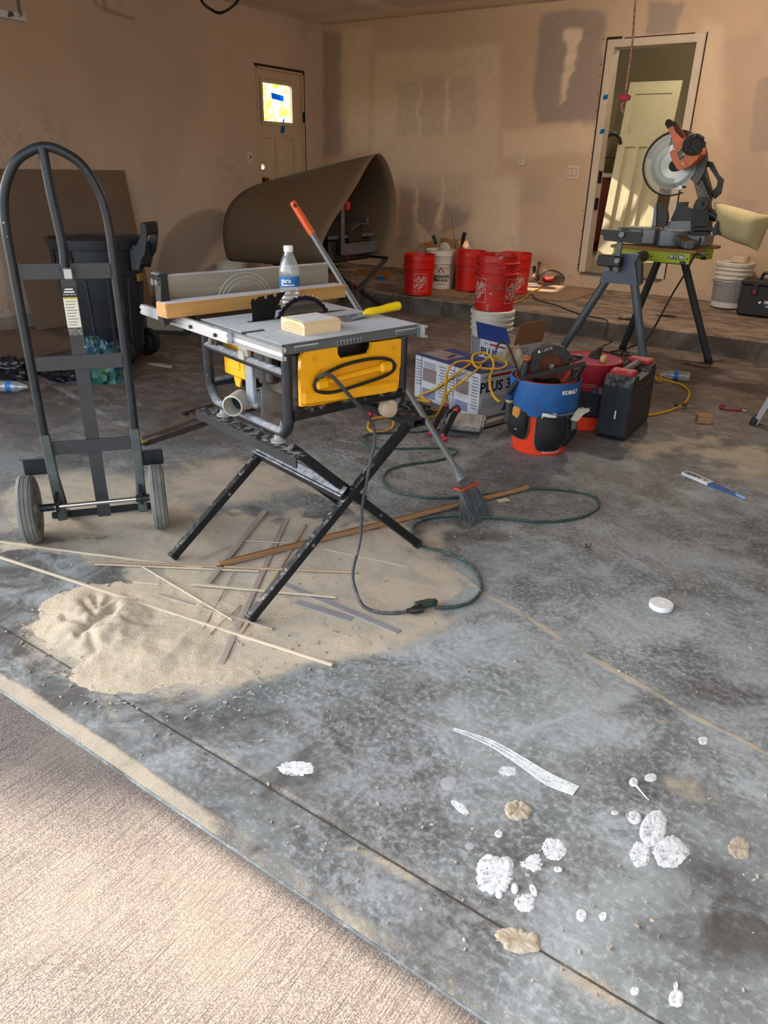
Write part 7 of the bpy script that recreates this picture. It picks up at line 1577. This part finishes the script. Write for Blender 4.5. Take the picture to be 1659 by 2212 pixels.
strip('plastic_strip', G(614, 1262), G(862, 1366), .026, .003, M('grey_plastic', (146, 146, 150), .45, var=.1), 'flat grey plastic strip right of the stand foot', 'strip')
strip('plastic_strip', G(640, 1300), G(760, 1338), .03, .002, M('grey_plastic', (146, 146, 150)), 'short dusty plastic strip beside the longer grey one', 'strip')
strip('wood_splinter', G(700, 1186), G(880, 1225), .004, .002, PW[0], 'hair-thin pale splinter on the dust right of the near stand leg', 'offcut')
for k in range(5):
    pass
# ------------------------------------------------------------------ sawdust heap
SD = bpy.data.materials.new('sawdust'); SD.use_nodes = True; nt = SD.node_tree; B = nt.nodes['Principled BSDF']; tcn = _n(nt, 'ShaderNodeTexCoord'); v = tcn.outputs['Object']
a = noise(nt, v, 420, 3, .6); b = noise(nt, v, 45, 6, .7); c = mixc(nt, rng(nt, a, .35, .65), lin((168, 156, 134)), lin((220, 210, 190))); c = mixc(nt, mth(nt, 'MULTIPLY', rng(nt, b, .45, .7), .4), c, lin((196, 168, 138)))
nt.links.new(c, B.inputs['Base Color']); B.inputs['Roughness'].default_value = .95; B.inputs['Specular IOR Level'].default_value = .1; bumped(nt, B, mth(nt, 'ADD', a, mth(nt, 'MULTIPLY', b, 1.5)), .8, .004)
xs = np.arange(-2.05, -.80, .0065); ys = np.arange(.80, 1.75, .0065)
def dust_h(X, Y):
    px = proj(np.stack([X, Y, np.zeros_like(X)], 1)); x, y = px[:, 0], px[:, 1]
    n1 = fbm(X*9, Y*9, 5, 91); n2 = fbm(X*26, Y*26, 5, 95); rid = 1-np.abs(fbm(X*7+3, Y*5, 4, 99)-.5)*3.4
    h = np.full_like(X, -.02)
    pile = np.exp(-(((x-215)/105)**2+((y-1345)/62)**2)**1.2)*.032
    for (cx, cy, rx, ry, hh) in ((330, 1400, 170, 75, .014), (420, 1340, 210, 80, .010), (300, 1300, 170, 50, .009), (480, 1440, 150, 50, .008), (640, 1400, 130, 30, .006), (260, 1455, 120, 45, .010), (640, 1160, 70, 30, .008), (440, 1235, 200, 30, .005), (760, 1390, 90, 25, .006), (570, 1290, 160, 60, .004)):
        pile = np.maximum(pile, np.exp(-(((x-cx)/rx)**2+((y-cy)/ry)**2)**1.3)*hh)
    # finger grooves dragged through the top of the pile
    gro = 0
    for seg, dp in (([(172, 1374), (212, 1350), (252, 1316)], .016), ([(184, 1306), (206, 1336)], .010), ([(144, 1342), (180, 1353)], .011), ([(194, 1374), (206, 1402)], .010), ([(244, 1292), (228, 1322)], .009), ([(206, 1294), (215, 1322)], .010), ([(270, 1345), (320, 1352)], .006)):
        gro = np.maximum(gro, dp*np.exp(-(seg_dist(x+(n2-.5)*14, y+(n2-.5)*8, seg)/9.0)**2))
    return pile*(.45+.9*n1)*(.55+.7*np.clip(rid, 0, 1.2))+(n2-.5)*.006*sstep(.001, .006, pile)-gro-.0046
Xg, Yg = [q.ravel() for q in np.meshgrid(xs, ys, indexing='ij')]; Hh = dust_h(Xg, Yg).reshape(len(xs), len(ys))
def keepc(cx, cy):
    i = np.clip(((cx-xs[0])/.0065).astype(int), 0, len(xs)-2); j = np.clip(((cy-ys[0])/.0065).astype(int), 0, len(ys)-2)
    return np.maximum.reduce([Hh[i, j], Hh[i+1, j], Hh[i, j+1], Hh[i+1, j+1]]) > -.0012
sdo = grid_mesh('sawdust', xs, ys, lambda X, Y: np.stack([X, Y, np.maximum(dust_h(X, Y), -.002)], 1), SD, keep=keepc); tag(sdo, 'heaped and smeared pale sawdust under the table saw', 'sawdust', kind='stuff')
# chips and crumbs scattered over the floor
cr_ = MB(); r0 = random.Random(11)
for k in range(900):
    if k < 620: x, y = r0.gauss(380, 230), r0.gauss(1380, 95)
    elif k < 790: x, y = r0.uniform(700, 1659), r0.uniform(960, 1500)
    else: x, y = r0.uniform(500, 1659), r0.uniform(1500, 2150)
    if y < 930: continue
    p = G(x, y, .002); 
    if p.y < .78: continue
    s = r0.uniform(.0015, .0045); cr_.box(p, (s*r0.uniform(1, 2.6), s, s*.7), r0.uniform(0, 3.1))
cro = cr_.build('floor_crumbs', M('crumb_pale', (200, 190, 172), .9, var=.25, vs=3)); tag(cro, 'pale crumbs and chips scattered over the concrete floor', 'debris', kind='stuff')
# ------------------------------------------------------------------ plaster splats
SPW = M('plaster_white', (226, 230, 234), .7, var=.04, vs=30); SPL = M('plaster_thin', (228, 232, 234), .75, vs=55, col2=(186, 194, 200), bump=.4, bs=110); SPT = M('plaster_tan', (188, 180, 164), .9, vs=45, col2=(150, 136, 110), bump=.5)
_nt = SPL.node_tree; _B = _nt.nodes['Principled BSDF']; _tc = [n for n in _nt.nodes if n.type == 'TEX_COORD'][0]
_nt.links.new(rng(_nt, noise(_nt, _tc.outputs['Object'], 75, 5, .6, 1.4), .34, .46, .35, 1.0), _B.inputs['Alpha'])
def splat(x, y, rx, ry, label, mat=None, rough=.22, h=.004, rot=0.0, seed=0, rays=0, lobes=None):
    mat = mat or SPL; c = G(x, y); o = empty('plaster_splat', c); tag(o, label, 'plaster splat', 'plaster drips on the concrete'); sd = int(x*7+y) % 997; n = 72; h *= .55
    rings = (1.0, .95, .82, .62, .40, .18); vs_ = []
    an = np.arange(n)*2*PI/n
    q = 1+rough*2.2*(fbm(2+1.3*np.cos(an)+sd, 1.3*np.sin(an)+sd, 4, sd)-.5)+rays*1.6*(fbm(7*np.cos(an)+sd, 7*np.sin(an), 3, sd+3)-.62)
    for j, f in enumerate(rings):
        for k in range(n):
            a = an[k]; e = q[k] if f > .5 else 1+(q[k]-1)*f; px_, py_ = rx*e*f*math.cos(a), ry*e*f*math.sin(a)
            cx, cy = px_*math.cos(rot)-py_*math.sin(rot), px_*math.sin(rot)+py_*math.cos(rot); p = G(x+cx, y+cy)-c
            rel = fbm(np.array([cx*.16+sd]), np.array([cy*.22+9]), 4, sd+1)[0]
            vs_.append((p.x, p.y, .0003 if j == 0 else max(.0004, h*(0, .45, .8, .9, .8, .7)[j]*(.25+1.5*rel))))
    m = len(rings)
    fs = [(j*n+k, j*n+(k+1) % n, (j+1)*n+(k+1) % n, (j+1)*n+k) for j in range(m-1) for k in range(n)]+[tuple((m-1)*n+k for k in range(n))]
    MB().add(vs_, fs).build('splat', mat, o, ang=60, recalc=False)
    for (lx, ly, lr, lr2) in (lobes or []):
        mm = 20; v2 = [tuple((G(x+lx+lr*f*math.cos(2*PI*k/mm), y+ly+lr2*f*math.sin(2*PI*k/mm))-c)+Vector((0, 0, zz))) for f, zz in ((1, .0005), (.8, .003), (.4, .0042)) for k in range(mm)]
        MB().add(v2, [(j*mm+k, j*mm+(k+1) % mm, (j+1)*mm+(k+1) % mm, (j+1)*mm+k) for j in range(2) for k in range(mm)]+[tuple(2*mm+k for k in range(mm))]).build('drip', SPW if mat is SPL else mat, o, ang=70, recalc=False)
    return o
SPLATS = [(1068, 1890, 40, 40, 'largest white plaster splat with veins and a tail to the right', dict(rays=.18, h=.005, lobes=[(28, -20, 9, 14), (44, 30, 8, 12), (10, 42, 8, 10), (-12, -38, 12, 6)])),
 (1149, 1866, 22, 17, 'thin branched plaster splat right of the largest one', dict(rays=.42, rough=.4)), (1197, 1834, 25, 21, 'oval veined plaster splat above the branched one', dict(rays=.12, rot=.5)),
 (1135, 1951, 20, 18, 'rounded plaster splat below the largest one', dict(lobes=[(-4, -8, 12, 6)])), (1153, 1923, 7, 13, 'small bean-shaped plaster drop beside the rounded splat', dict(rot=-.4)),
 (1078, 1802, 8, 7, 'small round white drop above the largest splat', dict(h=.007, rough=.05)), (1014, 1828, 9, 7, 'flat pale grey drop mark left of the largest splat', dict(h=.001, rough=.05, mat=M('plaster_faint', (168, 172, 176), .8))),
 (1206, 1878, 8, 6, 'tiny pale drop right of the branched splat', {}), (1412, 1790, 24, 34, 'tall shiny plaster splat at the top of the right cluster', dict(rot=.35, h=.006)),
 (1384, 1845, 20, 25, 'jagged plaster splat at the left of the right cluster', dict(rays=.15, rot=.2)), (1448, 1841, 33, 33, 'big veined plaster splat at the right of the right cluster', dict(rays=.12)),
 (1371, 1766, 14, 13, 'smooth oval white drop left of the right cluster', dict(h=.009, rough=.05, rot=.6)), (1329, 1756, 8, 4, 'small flat white drop farthest left of the right cluster', dict(rough=.05)),
 (1369, 1690, 9, 9, 'white drop with a thin tail above the right cluster', dict(h=.007, rough=.08)), (1256, 1978, 10, 13, 'pale rough plaster drop between the two clusters, lower', {}), (1303, 1980, 8, 9, 'white bow-shaped drop right of the pale rough one', dict(rough=.35)),
 (1120, 2033, 46, 24, 'tan and white crusted plaster patch near the tooled joint', dict(mat=SPT, rot=.3, rays=.1, h=.008, lobes=[(30, -6, 16, 14), (6, -18, 8, 9)])), (1120, 1751, 28, 20, 'tan crusted lump of plaster above the round drop', dict(mat=SPT, h=.012, rough=.3, lobes=[(-22, -2, 8, 10), (-4, -16, 8, 8)])),
 (1460, 2157, 16, 18, 'white plaster splat near the lower right edge', dict(rays=.12)), (1372, 2141, 9, 9, 'small white splat left of the lower right one', dict(rays=.1)), (1598, 1833, 22, 22, 'tan and grey plaster patch at the right edge', dict(mat=SPT, rot=.8, rays=.12)),
 (1097, 1666, 17, 10, 'faint scratched white patch left of the long smear', dict(rays=.25, h=.0008)), (1405, 1680, 13, 9, 'faint white patch right of the tailed drop', dict(rays=.2, h=.0008)), (640, 1660, 36, 15, 'faint scratched white patch in the left middle floor', dict(rays=.25, h=.0008)),
 (995, 1745, 22, 8, 'faint pale smear left of the tan lump', dict(rot=.7, rays=.2, h=.0008)), (968, 1692, 16, 14, 'faint round pale mark left of the long smear', dict(h=.0006, rays=.1, mat=M('plaster_faint', (168, 172, 176)))),
 (1411, 1987, 6, 4, 'tiny cream drop right of the bow-shaped drop', dict(mat=SPT)), (1520, 1600, 10, 8, 'small white drop near the dusty crack', {}), (1460, 2130+0, 5, 8, 'tiny drop above the lower right splat', {})]
for (x, y, rx, ry, lab, kw) in SPLATS: splat(x, y, rx*1.12, ry*1.12, lab, **kw)
# the long trowel smear and the tail of the drop
sm = empty('plaster_smear', G(1200, 1690)); tag(sm, 'long ridged white plaster smear dragged across the floor', 'plaster smear'); c0 = sm.location
base_l = [(905, 1560), (980, 1572), (1060, 1598), (1130, 1636), (1190, 1672), (1250, 1700)]; base_r = [(905, 1562), (978, 1577), (1052, 1608), (1120, 1652), (1180, 1694), (1238, 1716)]
for k in range(9):
    f = k/8; pts = []
    for (a, b) in zip(base_l, base_r): pts.append(G(a[0]+(b[0]-a[0])*f, a[1]+(b[1]-a[1])*f, .0008)-c0)
    i0 = 2 if k in (2, 5, 6) else (1 if k % 2 else 0); sp_ = smooth(pts[max(1, i0):], 6); n_ = len(sp_)
    MB().tube(sp_, [.0006+.0024*(i/n_)**1.5 for i in range(n_)], 5).build('ridge', SPL, sm)
tl_ = empty('plaster_tail', G(1385, 1708)); tag(tl_, 'thin white tail trailing from the drop above the right cluster', 'plaster smear'); MB().tube(smooth([G(a, b, .001)-tl_.location for a, b in ((1372, 1694), (1382, 1706), (1394, 1720), (1402, 1728))], 4), [.003]*5+[.002]*5+[.001]*3, 5).build('tail', SPL, tl_)
# ------------------------------------------------------------------ small things on the right
wbk = empty('wood_block', G(1518, 914), .5); tag(wbk, 'small wooden block alone on the floor right of the tool case', 'wood block'); wbk.location.y += .03
MB().prism([(-.045, -.03), (.03, -.035), (.045, .01), (.02, .035), (-.045, .03)], .042, (0, 0, 0)).build('block', wood('block_tan', (186, 150, 106), (156, 118, 78), 0), wbk)
q = G(1470, 816, .033); bottle('water_bottle', G(1490, 814, .033), 'crushed clear bottle with blue label lying on the floor at the right', R=(0, -PI/2, .25), cap=False, scale=1.0)
ct = empty('caulk_tube', G(1518, 1040), 0); tag(ct, 'flattened white and blue sealant tube on the floor at the right', 'tube')
a, b = G(1474, 1022)-ct.location, G(1530, 1046)-ct.location; dd = (b-a).normalized(); nn_ = Vector((-dd.y, dd.x, 0)); L_ = (b-a).length
ct.rotation_euler = (0, 0, math.atan2(dd.y, dd.x)); xo = -L_*.72
MB().prism([(0, -.020), (.012, -.024), (L_, -.022), (L_, .022), (.012, .024), (0, .020)], .012, (xo, 0, 0)).build('body', M('tube_white', (220, 224, 230), .5), ct)
MB().prism([(L_, -.021), (L_+.10, -.010), (L_+.14, -.006), (L_+.14, .006), (L_+.10, .010), (L_, .021)], .010, (xo, 0, 0)).build('nozzle_sleeve', M('tube_blue', (40, 84, 148), .5), ct)
MB().tube([(xo+L_+.135, 0, .006), (xo+L_+.19, 0, .005)], [.006, .004], 8).build('nozzle', M('tube_lightblue', (120, 170, 214), .5), ct)
put_text('AMERI', .034, PRB, ct, (xo+L_*.36, 0, .0125), (-1, 0, 0), (0, -1, 0), bold=.001); put_text('A', .034, M('emblem_brown', (130, 100, 80), .6), ct, (xo+L_*.80, 0, .0125), (-1, 0, 0), (0, -1, 0), bold=.001); MB().box((xo+L_*.22, -.016, .0122), (.03, .004, .0008)).build('small_print', PRB, ct)
wc = empty('white_disc', G(1427, 1312)); tag(wc, 'thick round white plastic disc on the bare floor', 'disc'); MB().lathe([(0, 0), (.036, 0), (.0385, .003), (.0385, .015), (.036, .018), (.006, .018), (.005, .0165), (0, .0165)], 36).build('disc', CAPW, wc)
lf = empty('dry_leaf', G(1272, 1186)); tag(lf, 'small curled dry leaf on the bare floor', 'leaf')
for k, a in enumerate((.3, 1.6, 2.7, 4.0, 5.2)): MB().add([(0, 0, .004), (.014*math.cos(a-.25), .014*math.sin(a-.25), .012), (.028*math.cos(a), .028*math.sin(a), .018-.003*k), (.014*math.cos(a+.25), .014*math.sin(a+.25), .008)], [(0, 1, 2, 3)]).build('lobe', M('leaf_brown', (96, 84, 72), .8, var=.25), lf, solid=.001)
rt = empty('red_hook', G(1582, 882)); tag(rt, 'bent dark red hook tool on the floor at the right', 'tool'); c0 = rt.location
MB().tube(smooth([G(a, b, .008)-c0 for a, b in ((1568, 877), (1556, 876), (1558, 881), (1570, 884), (1590, 886), (1602, 886))], 5), .006, 8).build('shaft', M('hook_red', (150, 24, 40), .45), rt); MB().cyl(G(1602, 886, .008)-c0, G(1611, 888, .008)-c0, .0035, n=8).build('tip', STEEL, rt)
for k, (x, y, w_, h_, a, lab) in enumerate(((1330, 786, .10, .16, .4, 'brown paper scrap between the crimson bucket and tool case'), (1315, 800, .12, .10, .9, 'folded cardboard scrap behind the crimson bucket'), (1350, 690, .12, .06, .1, 'dark cloth scrap on the ledge under the mitre saw'), (1440, 683, .16, .07, .3, 'torn brown paper on the ledge right of the cloth scrap'), (1510, 790, .16, .05, .1, 'torn cardboard strip at the foot of the saw stand'), (1470, 880, .07, .05, .5, 'crumpled dark wrapper beside the yellow cord'))):
    onl = y < 700; p = P(x, y) if onl else G(x, y); m_ = M('scrap_brown', (140, 106, 78), .9, var=.15) if k not in (2, 5) else M('scrap_dark', (74, 64, 60), .8, var=.3, vs=30)
    o = empty('paper_scrap', p, a); tag(o, lab, 'scrap'); r0 = random.Random(k+40)
    def fn(u, v, w_=w_, h_=h_, s=k): return (w_*(u-.5)*(1+.15*math.sin(5*v+s)), h_*(v-.5)*(1+.2*math.sin(4*u+s)), .004+.014*abs(math.sin(3.1*u+s)*math.cos(2.3*v+s*2)))
    MB().grid(fn, 8, 6).build('sheet', m_, o, ang=20, solid=.0015)
strip('twig', G(1478, 788), G(1562, 779), .008, .006, M('twig_brown', (84, 62, 48), .8), 'thin brown splinter at the foot of the saw stand', 'splinter')
strip('wood_shim', G(1452, 884), G(1492, 878), .02, .008, PW[2], 'small wooden shim beside the crumpled wrapper', 'shim')
strip('wood_lath', G(1048, 916), G(1090, 903), .04, .012, PW[1], 'short grey lath at the foot of the compound box', 'lath')
strip('dark_rod', G(1040, 928), G(1092, 914), .010, .010, BLACK, 'thin black rod between the work light and blue bucket', 'rod')
strip('wood_chip', G(1075, 1083), G(1098, 1079), .03, .004, PW[0], 'small square chip beside the broom bristles', 'chip')
sk_ = empty('kraft_wedge', G(345, 790)); tag(sk_, 'small wooden wedge on the floor left of the saw cage', 'wedge'); MB().prism([(-.10, -.03), (.12, .0), (.10, .03), (-.02, .02)], .012, (0, 0, 0)).build('wedge', PW[2], sk_)
# ------------------------------------------------------------------ aluminium ladder standing mostly outside the frame
la = empty('step_ladder', Vector((-.36, 4.1, 0))); tag(la, 'aluminium ladder rails at the right edge of the picture', 'ladder'); lp2 = rooted(la)
LAD = M('ladder_alu', (196, 200, 204), .4, .5, var=.08, spots=.05)
def rail(f, t, nm='rail'):
    f, t = Vector(f), Vector(t); d = (t-f).normalized(); s_ = Vector((0, 1, 0)).cross(d).normalized(); o = lp2(MB().bar(f, t, .075, .005, up=tuple(s_)).bar(f+Vector((0, .036, 0))+s_*.012, t+Vector((0, .036, 0))+s_*.012, .004, .028, up=tuple(s_)).bar(f-Vector((0, .036, 0))+s_*.012, t-Vector((0, .036, 0))+s_*.012, .004, .028, up=tuple(s_)), nm, LAD)
    lp2(MB().bar(f-d*.012, f+d*.035, .085, .04, up=tuple(s_), b=.006), 'rubber_foot', M('ladder_foot', (60, 60, 60), .7, var=.35, vs=40, spots=.25), o); return o
f1 = G(1628, 915); f2 = G(1672, 1030)
rail((f1.x, f1.y, .012), (f1.x+.42, f1.y-.05, 1.55)); rail((f2.x, f2.y, .012), (f2.x+.45, f2.y+.05, 1.55)); rail((f1.x+1.0, f1.y, .012), (f1.x+.62, f1.y-.05, 1.55)); rail((f2.x+1.0, f2.y, .012), (f2.x+.62, f2.y+.05, 1.55))
for z_ in (.80, 1.15):
    k_ = z_/1.55; a_ = Vector((f1.x+.42*k_, f1.y-.05*k_, z_)); b_2 = Vector((f2.x+.45*k_, f2.y+.05*k_, z_)); lp2(MB().bar(a_, b_2, .08, .03, b=.004), 'step', LAD)
lp2(MB().bar(Vector((f1.x+.52, f1.y-.05, 1.57)), Vector((f2.x+.535, f2.y+.05, 1.57)), .24, .04, b=.006), 'top_cap', LAD)
